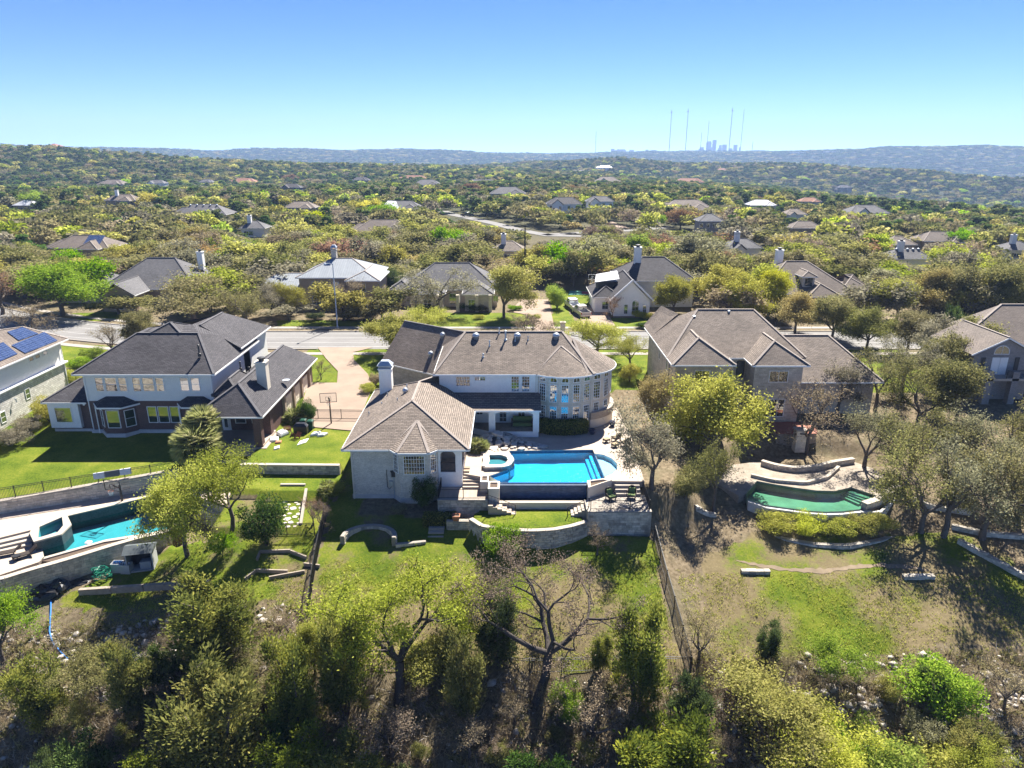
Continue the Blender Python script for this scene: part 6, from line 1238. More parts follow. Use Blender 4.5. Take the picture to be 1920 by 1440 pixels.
# --- the two big oaks on the slope
own_tree(G(748, 1318), 'large yellow green oak with dark forked trunk at the bottom of the dry lawn', 5, 11.6, 6.4, 36, .12, 'spring', 'bark_dark', lean=(.3, 3.2), levels=4, limbs=4, fork=.3, wig=.38, tr=.36, drop=.15, rc=.5)
own_tree(G(1002, 1325), 'large almost bare oak with gnarled dark limbs at the bottom of the dry lawn', 23, 11.8, 7.4, 13., .085, 'bud', 'bark_dark', lean=(2.6, 3.4), levels=5, limbs=4, fork=.34, wig=.42, tr=.36, drop=.35, rc=.3, kids=(2, 2), tmin=.014)
TREES = [ # kind, leaf, base px, H, R, label
 ('juniper', 'juniper', 415, 1240, 5.6, 3.3, 'broad juniper with yellowish tips below the timber edge on the left'),
 ('juniper', 'juniper', 255, 1345, 5.6, 1.9, 'slender dark juniper on the rocky slope at lower left'),
 ('juniper', 'juniper', 85, 1350, 4.6, 2.0, 'yellow green juniper near the left edge of the rocky slope'),
 ('juniper', 'juniper', 400, 1455, 6.5, 3.6, 'large juniper at the bottom edge, left of centre'),
 ('juniper', 'juniper', 300, 1500, 3., 2.2, 'low juniper at the bottom edge under the slender dark one'),
 ('juniper', 'juniper', 560, 1372, 6.2, 2.1, 'juniper standing between the bottom fence corner and the yellow green oak'),
 ('juniper', 'juniper', 648, 1345, 7.2, 1.9, 'dark juniper just left of the yellow green oak trunk'),
 ('juniper', 'juniper', 868, 1345, 6.6, 1.7, 'narrow juniper between the two big oaks'),
 ('juniper', 'dark', 935, 1238, 4.6, 1.9, 'dark juniper by the bottom fence left of the bare oak'),
 ('juniper', 'juniper', 1192, 1318, 6.4, 2.2, 'juniper with pale trunk right of the bare oak'),
 ('juniper', 'juniper', 1225, 1490, 5.2, 3.6, 'wide juniper at the bottom edge right of centre'),
 ('juniper', 'juniper', 545, 1490, 4., 2.2, 'bright tipped juniper at the bottom edge left of the oak'),
 ('juniper', 'juniper', 660, 1500, 3.4, 2.4, 'low juniper at the bottom edge beneath the oak trunk'),
 ('juniper', 'dark', 1010, 1500, 3.2, 2.2, 'low dark juniper at the bottom edge under the bare oak'),
 ('juniper', 'dark', 165, 1475, 3.4, 2., 'small dark juniper in the lower left corner'),
 ('juniper', 'juniper', 1125, 1262, 3.0, .9, 'small upright juniper at the bottom fence right of the bare oak'),
 ('juniper', 'dark', 1290, 1395, 4.2, 1.7, 'dark juniper behind the yellow brush at bottom right'),
 ('thin', 'vivid', 8, 1245, 6.2, 2.7, 'leafy green tree cut by the left edge below the pool wall'),
 ('oak', 'spring', 592, 1268, 4.9, 1.7, 'small yellow green tree at the left end of the bottom fence'),
 ('shrub', 'spring', 800, 1262, 3.4, 2.3, 'loose yellow green bush beside the bottom fence'),
 ('thin', 'spring', 858, 1225, 4.4, 1.8, 'thin yellow green sapling at the dry lawn edge'),
 ('shrub', 'vivid', 1066, 1345, 2.8, 1.5, 'bright green bush at the foot of the bare oak'),
 ('shrub', 'vivid', 1755, 1325, 4.6, 3.0, 'large rounded lime green bush at lower right'),
 ('thin', 'vivid', 1568, 1290, 4.3, 2.4, 'airy green bush casting shade on the rocky slope at lower right'),
 ('juniper', 'dark', 1436, 1240, 2.9, 1.0, 'small dark green sapling on the right hand grass slope'),
 ('thin', 'spring', 1440, 1420, 6.4, 4.4, 'wide pale yellow green tree in the lower right foreground'),
 ('thin', 'lime', 1530, 1480, 5.2, 3.4, 'straw yellow brush at the bottom edge on the right'),
 ('shrub', 'vivid', 1630, 1470, 4.6, 3.0, 'bright green bush at the bottom edge right of the straw yellow brush'),
 ('shrub', 'spring', 1768, 1500, 4.6, 3.2, 'yellow green bush at the bottom edge near the right corner'),
 ('shrub', 'grey', 1725, 1395, 2.4, 1.5, 'grey olive bush behind the lime green bushes at lower right'),
 ('shrub', 'vivid', 1560, 1430, 3.6, 2., 'green bush left of the grey olive one at lower right'),
 ('bare', 'bud', 1310, 1240, 4.2, 2.3, 'bare thin sapling at the lower end of the right fence'),
 ('bare', 'bud', 1880, 1330, 4.2, 2.2, 'bare dark sapling on the stony bank near the right edge'),
 ('bare', 'bud', 1110, 1395, 4.6, 3., 'tangled grey dead tree below the bare oak'),
 ('bare', 'bud', 735, 1420, 4.4, 2.8, 'fallen looking grey dead tree below the yellow green oak'),
 ('bare', 'bud', 50, 1330, 3.4, 2.4, 'brown leafless bush on the stony slope at the left edge'),
 ('bare', 'bud', 475, 1290, 3.8, 2.2, 'grey leafless brush below the garden beds'),
 ('bare', 'bud', 1370, 1345, 3.6, 2.2, 'brown leafless bush behind the straw yellow tree'),
 ('bare', 'bud', 880, 1420, 3.8, 2.2, 'brown dead brush between the two big oaks'),
 ('bare', 'bud', 335, 1330, 3.2, 2.2, 'bare brush between the two left junipers'),
 ('bare', 'bud', 1120, 1040, 3.0, 1.5, 'small rust tinged leafless shrub below the chair terrace'),
 ('thin', 'spring', 352, 1042, 9.0, 3.7, 'leaning yellow green tree over the right end of the teal pool'),
 ('thin', 'spring', 436, 990, 7.4, 3.3, 'second yellow green tree right of the leaning pool tree'),
 ('shrub', 'dark', 500, 1022, 5.0, 2.2, 'tall dark green bush right of the pool trees'),
 ('shrub', 'vivid', 418, 1042, 3.0, 1.2, 'bright bush at the foot of the leaning pool tree'),
 ('bare', 'bud', 605, 1000, 3.4, 1.4, 'bare grey shrub on the left fence line by the stone path'),
 ('bare', 'red', 588, 985, 3.0, 1.2, 'rust brown shrub beside the flagstone path'),
 ('shrub', 'spring', 625, 930, 1.6, 1.2, 'small grassy shrub at the lawn corner beside the white wing'),
 ('shrub', 'vivid', 946, 1012, 3.5, 1.9, 'bright green round bush at the curved stone wall'),
 ('shrub', 'dark', 796, 955, 3.6, 1.3, 'dark green tall shrub against the white wing bay'),
 ('shrub', 'grey', 748, 962, 1.3, .8, 'small grey shrub in shade at the foot of the white wing'),
 ('oak', 'lime', 1338, 862, 9.6, 5.0, 'vivid lime yellow tree in front of the stone house'),
 ('airy', 'grey', 1222, 915, 8.8, 3.9, 'grey twiggy oak beside the pool deck steps'),
 ('airy', 'olive', 1338, 958, 7.4, 2.7, 'olive oak with drooping boughs left of the green pool'),
 ('shrub', 'olive', 1285, 935, 3.4, 1.8, 'olive shrub between grey oak and green pool'),
 ('bare', 'bud', 1510, 850, 8.6, 4.4, 'bare spreading oak behind the green pool'),
 ('airy', 'grey', 1620, 880, 7.6, 4.2, 'grey green oak over the patio right of the bare one'),
 ('airy', 'olive', 1727, 998, 9.4, 4.6, 'olive oak with curved trunk right of the green pool'),
 ('airy', 'grey', 1768, 1006, 9.6, 4.6, 'tall grey green oak with straight dark trunk at right'),
 ('airy', 'olive', 1842, 1010, 10.2, 5.2, 'big olive oak standing in the terraced bank at right'),
 ('airy', 'grey', 1905, 985, 9.6, 4.6, 'grey green oak cut by the right edge'),
 ('airy', 'olive', 1700, 905, 8.4, 4.2, 'loose olive oak behind the curved trunk oak'),
 ('airy', 'grey', 1800, 900, 8.4, 4.6, 'grey oak crown behind the terraced bank'),
 ('airy', 'olive', 1890, 880, 8., 4.4, 'olive oak near the balcony house terrace'),
 ('thin', 'tawny', 1225, 800, 6.8, 2.4, 'tawny tree against the left wall of the stone house'),
 ('shrub', 'tawny', 1180, 715, 3.2, 1.6, 'low tawny bush between tower and stone house'),
 ('airy', 'olive', 1640, 770, 8., 4., 'olive tree in front of the stone house garage'),
 ('airy', 'grey', 1570, 775, 7., 3.6, 'grey leafless looking oak before the stone garage roof'),
 ('airy', 'olive', 1720, 800, 8.2, 4.2, 'olive oak between garage and balcony house'),
 ('oak', 'olive', 1790, 800, 7.6, 3.8, 'oak left of the gabled balcony'),
 ('airy', 'grey', 1690, 735, 8., 4., 'grey green oak behind the stone garage corner'),
 ('oak', 'olive', 1770, 730, 7.4, 3.6, 'leafy oak under the balcony house roof edge'),
 ('juniper', 'dark', 1780, 655, 5.4, 1.5, 'pointed dark conifer near the balcony house roof'),
 ('oak', 'olive', 1840, 690, 6.8, 3.4, 'oak in front of the balcony house wall'),
 ('oak', 'olive', 1560, 640, 7., 4., 'wide olive tree behind the stone garage roof'),
 ('oak', 'tawny', 1490, 625, 7., 3.8, 'tawny olive tree behind the stone house ridge'),
 ('oak', 'olive', 1625, 655, 6.6, 3.8, 'olive tree right of the stone garage ridge'),
 ('oak', 'olive', 1700, 660, 6.4, 3.6, 'olive tree near the sandy drive on the right'),
 ('oak', 'olive', 1815, 700, 8., 4.2, 'oak hiding the left end of the balcony house roof'),
 ('oak', 'grey', 1760, 690, 7.6, 4., 'grey oak between garage roof and balcony house'),
 # left gardens and the street
 ('shrub', 'tawny', 92, 790, 3.3, 2.0, 'orange green photinia bush by the white stone wall'),
 ('shrub', 'grey', 20, 835, 2.4, 2.2, 'grey green round shrub at the left edge of the lawn'),
 ('shrub', 'grey', 52, 812, 2.2, 1.7, 'grey green shrub beside the air conditioner'),
 ('shrub', 'vivid', 150, 690, 2., 1.8, 'green garden bush behind the brick house corner'),
 ('shrub', 'vivid', 172, 672, 1.8, 1.8, 'low green hedge bush by the street left of the charcoal roof'),
 ('shrub', 'spring', 135, 720, 2.6, 1.6, 'leafy bush between white house and brick house'),
 ('bare', 'bud', 212, 668, 5.6, 2.6, 'small bare tree at the street left of the charcoal roof'),
 ('bare', 'bud', 60, 650, 7., 4., 'bare branching tree over the solar panel roof'),
 ('oak', 'olive', 262, 662, 6.4, 3.0, 'olive tree behind the charcoal roof at the street'),
 ('airy', 'olive', 366, 610, 10.2, 9.6, 'huge spreading live oak at the street behind the charcoal roof'),
 ('airy', 'olive', 462, 606, 7.6, 5.6, 'spreading oak boughs over the street right of the huge one'),
 ('oak', 'vivid', 118, 592, 9.6, 7.4, 'broad bright green maple across the street on the left'),
 ('bare', 'red', 5, 590, 10., 6.4, 'rust brown bare tree at the left edge across the street'),
 ('oak', 'spring', 740, 665, 6.4, 4.4, 'yellow green tree beyond the dark side of the garage roof'),
 ('thin', 'spring', 800, 640, 5.6, 3.4, 'yellow green tree at the street behind the garage ridge'),
 ('thin', 'spring', 1120, 668, 5.8, 4.4, 'yellow green tree right of the tower roof at the street'),
 ('thin', 'spring', 1180, 690, 4.6, 2.8, 'small yellow green tree before the stone house side wall'),
 ('bare', 'bud', 990, 640, 4.6, 4.2, 'leafless brown shrub behind the main roof ridge'),
 ('bare', 'bud', 1030, 640, 3.8, 2.6, 'leafless twiggy shrub near the white mailbox pillar'),
 ('airy', 'grey', 822, 590, 9., 7.2, 'dark limbed grey oak in front of the low columned house'),
 ('oak', 'spring', 945, 596, 9.4, 4.8, 'round yellow green tree on the green front lawn'),
 ('shrub', 'vivid', 1044, 578, 5., 2.2, 'dense round green tree by the sandy driveway across the street'),
 ('shrub', 'dark', 1040, 565, 4.8, 2., 'dark green shrub behind the dense round one'),
 ('oak', 'tawny', 1262, 592, 7.4, 4.0, 'pale bronze pear tree before the white stone gable house'),
 ('bare', 'red', 1148, 596, 4.2, 2.1, 'rusty twiggy shrub at the corner of the white stone gable house'),
 ('airy', 'grey', 510, 590, 7., 4.4, 'grey green tree in front of the metal roof'),
 ('thin', 'tawny', 545, 590, 6.4, 3.4, 'olive brown tree by the metal roofed house wall'),
 ('bare', 'bud', 660, 588, 7.4, 4.2, 'bare grey tree before the tan stone house right end'),
 ('oak', 'dark', 738, 560, 6.2, 3.2, 'dark green tree between metal roof and low columned house'),
 ('shrub', 'grey', 655, 600, 2.2, 2.6, 'grey green hedge bush beside the street lamp'),
 ('shrub', 'grey', 690, 598, 2.2, 2.4, 'rounded grey bush across the street, right of the lamp'),
 ('shrub', 'dark', 590, 600, 1.6, 1.9, 'dark low shrub in the bed left of the lamp'),
 ('oak', 'gold', 1440, 590, 8.4, 3.6, 'bright yellow tree before the dormer house'),
 ('oak', 'tawny', 1350, 585, 9., 5.2, 'tawny tree between gable house and dormer house'),
 ('oak', 'tawny', 1395, 600, 8.4, 4.6, 'tawny olive tree behind the stone house ridge pipes'),
 ('oak', 'spring', 1680, 602, 7.4, 4.6, 'olive yellow tree right of the dormer house'),
 ('oak', 'tawny', 1745, 595, 9., 5.2, 'tawny tree by the walled drive on the right'),
 ('oak', 'olive', 1800, 600, 10., 5.4, 'tall olive tree by the walled drive on the right'),
 ('oak', 'olive', 1860, 605, 10., 5.6, 'tall dark limbed tree near the right edge across the street'),
 ('oak', 'spring', 1915, 610, 8., 4.6, 'yellow green tree at the right edge across the street'),
 ('shrub', 'spring', 690, 735, 1.6, 1.2, 'round green shrub at the drive beside the white chimney'),
 ('shrub', 'bud', 705, 722, 1.8, 1.1, 'brown shrub at the drive behind the white chimney'),
 ('shrub', 'spring', 776, 722, 2.6, 1.5, 'leafy bush in the corner behind the wing roof'),
 ('shrub', 'dark', 580, 790, 3.0, 1.3, 'dark glossy shrub beside the garage brick wall'),
 ('bare', 'bud', 602, 712, 2.8, 1.4, 'bare crepe myrtle at the curve of the sandy drive'),
]
for kd, lf, bx, by, H, R_, lb in TREES:
    small = kd == 'shrub' or H < 3.3
    tl = (0, 0)
    if 'leaning pool tree' in lb: tl = (0, 0)
    place(kd, lf, G(bx, by), H*(1.12 if kd == 'juniper' else 1), R_*(1.22 if kd == 'juniper' else 1.05), lb, 'shrub' if small else 'tree', 'shrub' if small else tname(kd, lf))
# --- clipped hedges
def hedge(label, poly, z0, z1, mat='dark', N=9000, size=.09, seed=1):
    rs = np.random.RandomState(seed); root = thing('hedge', label, 'hedge', (sum(p[0] for p in poly)/len(poly), sum(p[1] for p in poly)/len(poly), z0)); MB().prism(inset(poly, .12), z0-.1, z1-.1).build('hedge_core', MT['hedge_core'], root)
    P = np.array(poly); Q = np.roll(P, -1, 0); L = np.linalg.norm(Q-P, axis=1); area = abs(np.sum(P[:, 0]*Q[:, 1]-Q[:, 0]*P[:, 1]))/2; side = L.sum()*(z1-z0); nt = int(N*area/(area+side)); ns = N-nt
    i = rs.choice(len(P), ns, p=L/L.sum()); t_ = rs.rand(ns)[:, None]; S_ = np.concatenate([P[i]+(Q[i]-P[i])*t_, (z0+(z1-z0)*rs.rand(ns))[:, None]], 1)
    lo, hi = P.min(0), P.max(0); T = lo+(hi-lo)*rs.rand(nt*4, 2); T = T[inpoly(T[:, 0], T[:, 1], poly)][:nt]; T = np.concatenate([T, np.full((len(T), 1), z1)], 1); C = np.concatenate([S_, T]) + rs.normal(size=(len(S_)+len(T), 3))*.05
    C[:, 2] += fnoise(C[:, 0], C[:, 1], .8, seed)*.06; link('foliage', leaves_mesh('foliage', C-np.array(root.location), rs.rand(len(C)), size, rs, LM[mat], 1.4), root); return root
hedge('clipped dark green hedge at the foot of the glazed bay', [(2.9, 72.2), (4., 71.55), (5.6, 71.3), (7.2, 71.5), (8.3, 72.1), (8.1, 73.1), (3.1, 73.1)], -.5, .85, 'juniper', 10000, .1)
hedge('clipped box hedge below the railed terrace', [(-8.0, 56.9), (-5.15, 56.9), (-5.15, 58.0), (-8.0, 58.0)], -3.9, -2.5, 'juniper', 7000, .09, 2)
for k, (bx, bw, lb) in enumerate(((1455, 2.3, 'leftmost'), (1515, 2.0, 'second from left'), (1570, 2.0, 'third from left'), (1620, 1.9, 'fourth from left'), (1650, 1.4, 'rightmost'))):
    place('shrub', 'lime' if k < 2 else 'spring', G(bx, 1000 if k not in (0, 4) else 992), 2.0, bw, 'clipped yellow green yew under the green pool wall, ' + lb, 'shrub', 'shrub', 'yew hedge below the green pool')
place('shrub', 'gold', G(1205, 597), 1.5, 2.2, 'domed golden bush before the white stone gable house', 'shrub', 'shrub')
for bx, lb in ((800, 'left'), (885, 'right')): place('shrub', 'dark', G(bx, 582), 1.5, 2.8, 'dark low hedge before the columned house, ' + lb + ' of its door', 'shrub', 'shrub')
for bx, by, h_, r_, m_, lb in ((903, 583, 1.6, 2.1, 'grey', 'grey rounded bush right of the columns across the street'), (965, 582, 1.2, 1.6, 'vivid', 'bright small bush by the drive of the columned house'), (898, 598, 1., 1.3, 'spring', 'little round bush on the green front lawn'), (1000, 602, 1.4, 1.5, 'spring', 'round bush at the lawn end near the drive across the street'), (1118, 570, 2., 1.8, 'vivid', 'square green bush beside the parking bay'), (1160, 588, 1.4, 1.2, 'dark', 'dark round bush under the steep street gable'), (1210, 615, 1.3, 2., 'dark', 'dark low hedge at the street beside the stone house')):
    place('shrub', m_, G(bx, by), h_, r_, lb, 'shrub', 'shrub')
# --- fan palms
def palm(label, p, heads, fr=1.7, nf=60, seed=3, trunk=.22, name='palm_tree'):
    rs = np.random.RandomState(seed); root = thing(name, label, 'palm', tuple(p)); S = []; C, D, T, Z = [], [], [], []
    for hd in heads:
        hx, hy, hz_ = hd[:3]; fr = hd[3] if len(hd) > 3 else fr
        if hz_ > .6: S += [(hx*.6, hy*.6, -.3, hx, hy, hz_*.6, trunk, trunk*.9), (hx, hy, hz_*.6, hx, hy, hz_, trunk*.9, trunk)]
        for f in range(nf):
            az = f*2.4+rs.rand()*.3; el = math.asin(max(-.78, min(.99, .97-1.7*(f+rs.rand())/nf))); d = np.array([math.cos(az)*math.cos(el), math.sin(az)*math.cos(el), math.sin(el)]); o = np.array([hx, hy, hz_]); L = fr*rs.uniform(.8, 1.1); b = o+d*L*.5 - np.array([0, 0, .06]); S.append((*o, *b, .02, .012)); tt = rs.rand()*.7
            side = np.cross(d, [0, 0, 1.]); side /= np.linalg.norm(side)+1e-6
            for s in np.linspace(-1.15, 1.15, 15):
                dd = d*math.cos(s)+side*math.sin(s) + np.array([0, 0, -.22]); dd /= np.linalg.norm(dd); C.append(b+dd*L*.28); D.append(dd); T.append(tt+rs.rand()*.3); Z.append(L*.52)
    C, D, T, Z = map(np.array, (C, D, T, Z)); N = len(C); n = np.cross(D, rs.normal(size=(N, 3))); n /= np.linalg.norm(n, axis=1, keepdims=True); w = .032*fr
    V = np.stack([C-D*Z[:, None]*.5, C+n*w, C+D*Z[:, None]*.5, C-n*w], 1).reshape(-1, 3); me = mesh_np('frond', V, np.arange(4*N).reshape(-1, 4), LM['palm']); at_ = me.attributes.new('tint', 'FLOAT', 'POINT'); at_.data.foreach_set('value', np.repeat(np.clip(T, 0, 1), 4).astype(np.float32))
    link('frond', me, root); link('trunk', segs_mesh('trunk', S, MT['bark']), root); return root
palm('large double headed fan palm in front of the brick house', (-32.3, 67.2, -1.7), [(.15, 1.5, 3.7, 2.1), (0, -.2, 2.0, 2.7)], 2.5, 150)
palm('small fan palm at the edge of the rock waterfall', (-3.6, 67.3, -.5), [(0, 0, .45), (.2, .2, .3)], 1.25, 45, 5, .12, 'palm_shrub')
palm('small fan palm beside the brick porch pillar', G(550, 790), [(0, 0, .5), (.3, .1, .4)], 1.4, 45, 6, .12, 'palm_shrub'); palm('small palm in the shade of the left fence', (-17.6, 61, -2), [(0, 0, .3)], 1.1, 35, 7, .1, 'palm_shrub')
# ---------------------------------------------------------------- woods beyond the street
def proj(x, y, z):
    dn = CAMH-z; Zc = y*CP+dn*SP; return 960+FPX*x/Zc, 720+FPX*(dn*CP-y*SP)/Zc
VB = list(VIS) + [(0, 700, 598, 655, 108), (1040, 1225, 560, 620, 118), (800, 1000, 578, 618, 119), (1030, 1130, 540, 620, 150), (965, 1035, 560, 620, 135), (785, 806, 300, 324, 900), (1045, 1060, 316, 328, 800), (1590, 1900, 590, 612, 115)]
for q_ in ((830, 396), (850, 403), (865, 406), (880, 409), (905, 414), (930, 420), (955, 426), (1000, 437), (1030, 442), (1090, 442), (1180, 432), (1250, 426)): VB.append((q_[0]-7, q_[0]+7, q_[1]-3, q_[1]+1, 330))
VB = np.array(VB); rsW = np.random.RandomState(12)
FP_ = [(o.location.x, o.location.y) for o in COL.objects if o.parent is None and o.name.split('.')[0] == 'house' and o.location.y > 120]
HB = np.array([(x, y, 13 if y < 160 else 12) for x, y in FP_])
ROADS = [A(x, y, 0) for x, y in ((830, 396), (850, 403), (880, 409), (905, 414), (930, 420), (955, 426), (975, 432), (1000, 437), (1030, 442), (1060, 443), (1090, 443), (1130, 434), (1180, 432), (1220, 428), (1250, 426))]
def wood_points(y0, y1, step, jit=.45):
    pts = []; y = y0
    while y < y1:
        st_ = step*(1+.0*y); hx = .78*y+25; xs = np.arange(-hx, hx, st_); X = xs + rsW.uniform(-jit, jit, len(xs))*st_; Y = y + rsW.uniform(-jit, jit, len(xs))*st_; pts.append(np.stack([X, Y], -1)); y += st_
    return np.concatenate(pts)
def species(px_, d, n):
    """0 olive,1 grey,2 spring,3 tawny,4 dark juniper,5 vivid,6 bare,7 rust"""
    w = np.zeros((n, 8)); near = np.clip((540-d)/280, 0, 1)[:, None]; a = np.array([[.36, .22, .13, .09, .11, .02, .06, .01]]); b = np.array([[.20, .04, .045, .03, .66, .008, .015, .002]]); w = a*near + b*(1-near); c = np.cumsum(w/w.sum(1, keepdims=True), 1); return (rsW.rand(n, 1) > c).sum(1)
OPEN = pxp([(945, 546), (1135, 540), (1150, 622), (945, 622)], 0)
def filt(P, H, R_):
    z = tz(P[:, 0], P[:, 1]); px_, pt = proj(P[:, 0], P[:, 1], z+H); _, pb = proj(P[:, 0], P[:, 1], z+H*.25); rp = R_*FPX/P[:, 1]*.8; ok = np.ones(len(P), bool)
    for x0, x1, a, b, dd in VB:
        ok &= ~((px_+rp > x0) & (px_-rp < x1) & (pt < b) & (pb > a) & (P[:, 1] < dd+2))
    for x, y, r in HB: ok &= ~((np.abs(P[:, 0]-x) < r) & (P[:, 1] > y-5) & (P[:, 1] < y+17))
    ok &= ~inpoly(P[:, 0], P[:, 1], OPEN)
    for q in ROADS: ok &= np.hypot(P[:, 0]-q.x, P[:, 1]-q.y) > 8
    ok &= ~((P[:, 1] < 121+np.clip(-(P[:, 0]+38), 0, 110)**2*.0052)); ok &= (px_ > -90) & (px_ < 2010); return ok, z
SPN = ['olive', 'grey', 'spring', 'tawny', 'juniper', 'vivid', 'bud', 'red']
LBL = {'olive': 'olive green oak in the woods behind the street houses', 'grey': 'grey green oak in the woods behind the street houses', 'spring': 'yellow green tree in the woods behind the street houses', 'tawny': 'tawny leaved tree in the woods behind the street houses', 'juniper': 'dark juniper in the woods behind the street houses', 'vivid': 'vivid green tree in the woods behind the street houses', 'bud': 'leafless grey tree in the woods behind the street houses', 'red': 'rust brown bare tree in the woods behind the street houses'}
GRP = {k: v.replace(' in the woods behind the street houses', '') + 's of the woods behind the street' for k, v in LBL.items()}
HL = [(o.location.x, o.location.y, o['label']) for o in COL.objects if o.parent is None and o.name.split('.')[0] == 'house' and o.location.y > 60]
def wlabel(m_, x, y, H_):
    hx_, hy_, hl = min(HL, key=lambda t_: abs(t_[0]-x)*1.0+abs(t_[1]-y)*.8); dx, dy = x-hx_, y-hy_; rel = ('in front of' if dy < 0 else 'behind') if abs(dx) < abs(dy)*.9 else ('left of' if dx < 0 else 'right of')
    w = hl.replace(',', '').split()[:8]
    while w[-1] in ('the', 'of', 'a', 'and', 'with', 'in', 'on', 'half', 'its', 'at', 'to', 'just', 'section', 'two', 'one', 'small', 'bright', 'broad'): w.pop()
    if len(w) > 2 and w[-2] in ('with', 'and') and w[-1] in ('broad', 'pale', 'wide', 'grey', 'white', 'tall', 'brown', 'blue', 'steep'): w = w[:-2]
    ad = 'tall' if H_ > 7.1 else ('low' if H_ < 4.3 else 'middling')
    nm = {'olive': 'olive green oak', 'grey': 'grey green oak', 'spring': 'yellow green tree', 'tawny': 'tawny tree', 'juniper': 'dark juniper', 'vivid': 'vivid green tree', 'bud': 'leafless grey tree', 'red': 'rust brown tree'}[m_]
    return ad + ' ' + nm + ' ' + rel + ' the ' + ' '.join(w)
P = wood_points(124, 262, 7.4); n = len(P); d = np.hypot(P[:, 0], P[:, 1]); H = rsW.uniform(5.2, 9.2, n); R_ = rsW.uniform(4.0, 7.4, n); sp = species(None, d, n); sp = np.where((sp == 4) & (rsW.rand(n) < .4), 0, sp); ok, z = filt(P, H, R_); lowk = (~ok) & (filt(P, H*.45, R_*.7)[0]); H = np.where(lowk, H*.45, H); R_ = np.where(lowk, R_*.7, R_); ok |= lowk; order = np.argsort(d+rsW.rand(n)*3); cnt = 0; extra = []
for i in order:
    if not ok[i]: continue
    if cnt >= 300: extra.append(i); continue
    m_ = SPN[sp[i]]; kd = 'midjun' if m_ == 'juniper' else ('midthin' if m_ in ('bud', 'red') or rsW.rand() < .15 else 'mid')
    place(kd, m_, (P[i, 0], P[i, 1], z[i]), H[i], R_[i]*(.75 if kd == 'midjun' else 1), wlabel(m_, P[i, 0], P[i, 1], H[i]), 'tree', tname(kd, m_), GRP[m_]); cnt += 1
# vivid single crowns that stand out further back
for bx, by, H_, R__, m_, lb in ((725, 425, 9, 6.5, 'vivid', 'vivid green tree before the white metal roof'), (68, 395, 9, 6, 'vivid', 'vivid green tree in the left middle distance'), (280, 400, 9, 7.5, 'gold', 'golden yellow tree left of the wide grey roof'), (1230, 432, 5.5, 3.6, 'vivid', 'small round green tree at the far road bend'), (865, 395, 6, 4., 'dark', 'dark round tree above the winding road'), (912, 405, 6, 3.6, 'vivid', 'green round tree right of the dark one above the winding road'), (885, 372, 9, 7, 'red', 'rust coloured tree above the winding road'), (1085, 372, 8, 6, 'red', 'brown tree among the far roofs right of centre'), (690, 318 + 90, 8, 6, 'gold', 'yellow tree left of the white metal roof'), (545, 345, 10, 7, 'red', 'reddish bare tree in the left distance'), (1640, 485, 7, 5.5, 'spring', 'pale rounded tree beside the right hand roofs'), (1865, 470, 8, 6, 'tawny', 'orange tree beside the long brown roof'), (1275, 430, 8, 6, 'red', 'brown tree before the wide tan roof'), (1800, 470, 7, 5, 'vivid', 'bright green tree left of the orange one'), (590, 440, 8, 6, 'gold', 'golden tree in the woods left of the long brown roof'), (1425, 565, 8, 4.5, 'spring', 'fresh yellow green tree left of the dormer roof')):
    place('mid', m_, G(bx, by), H_, R__, lb)
# --- the rest of the woods: one mass for each kind
def lowtree(seed, H=7., R_=4.4, N=520, size=.7, jun=False):
    rs = np.random.RandomState(seed); lob = [(rs.uniform(-.55, .55)*R_, rs.uniform(-.55, .55)*R_, H*rs.uniform(.45, .8), R_*rs.uniform(.35, .6)) for _ in range(7)]; C, T = [], []
    if jun: lob = [(0, 0, H*h, R_*(1.05-h*.85)) for h in (.25, .5, .75, .95)] + [(rs.uniform(-.4, .4)*R_, rs.uniform(-.4, .4)*R_, H*.45, R_*.5) for _ in range(3)]
    for x, y, z_, r in lob:
        m = N//len(lob); v = rs.normal(size=(m, 3)); v[:, 2] = np.abs(v[:, 2])-.35; v /= np.linalg.norm(v, axis=1, keepdims=True); C.append(np.array([x, y, z_])+v*np.array([r, r, r*.75])*(.7+.4*rs.rand(m, 1))); T.append(rs.rand()*.7+rs.rand(m)*.3)
    return leaves_mesh('woodland', np.concatenate(C), np.concatenate(T), size, rs, LM['olive'], 1.2)
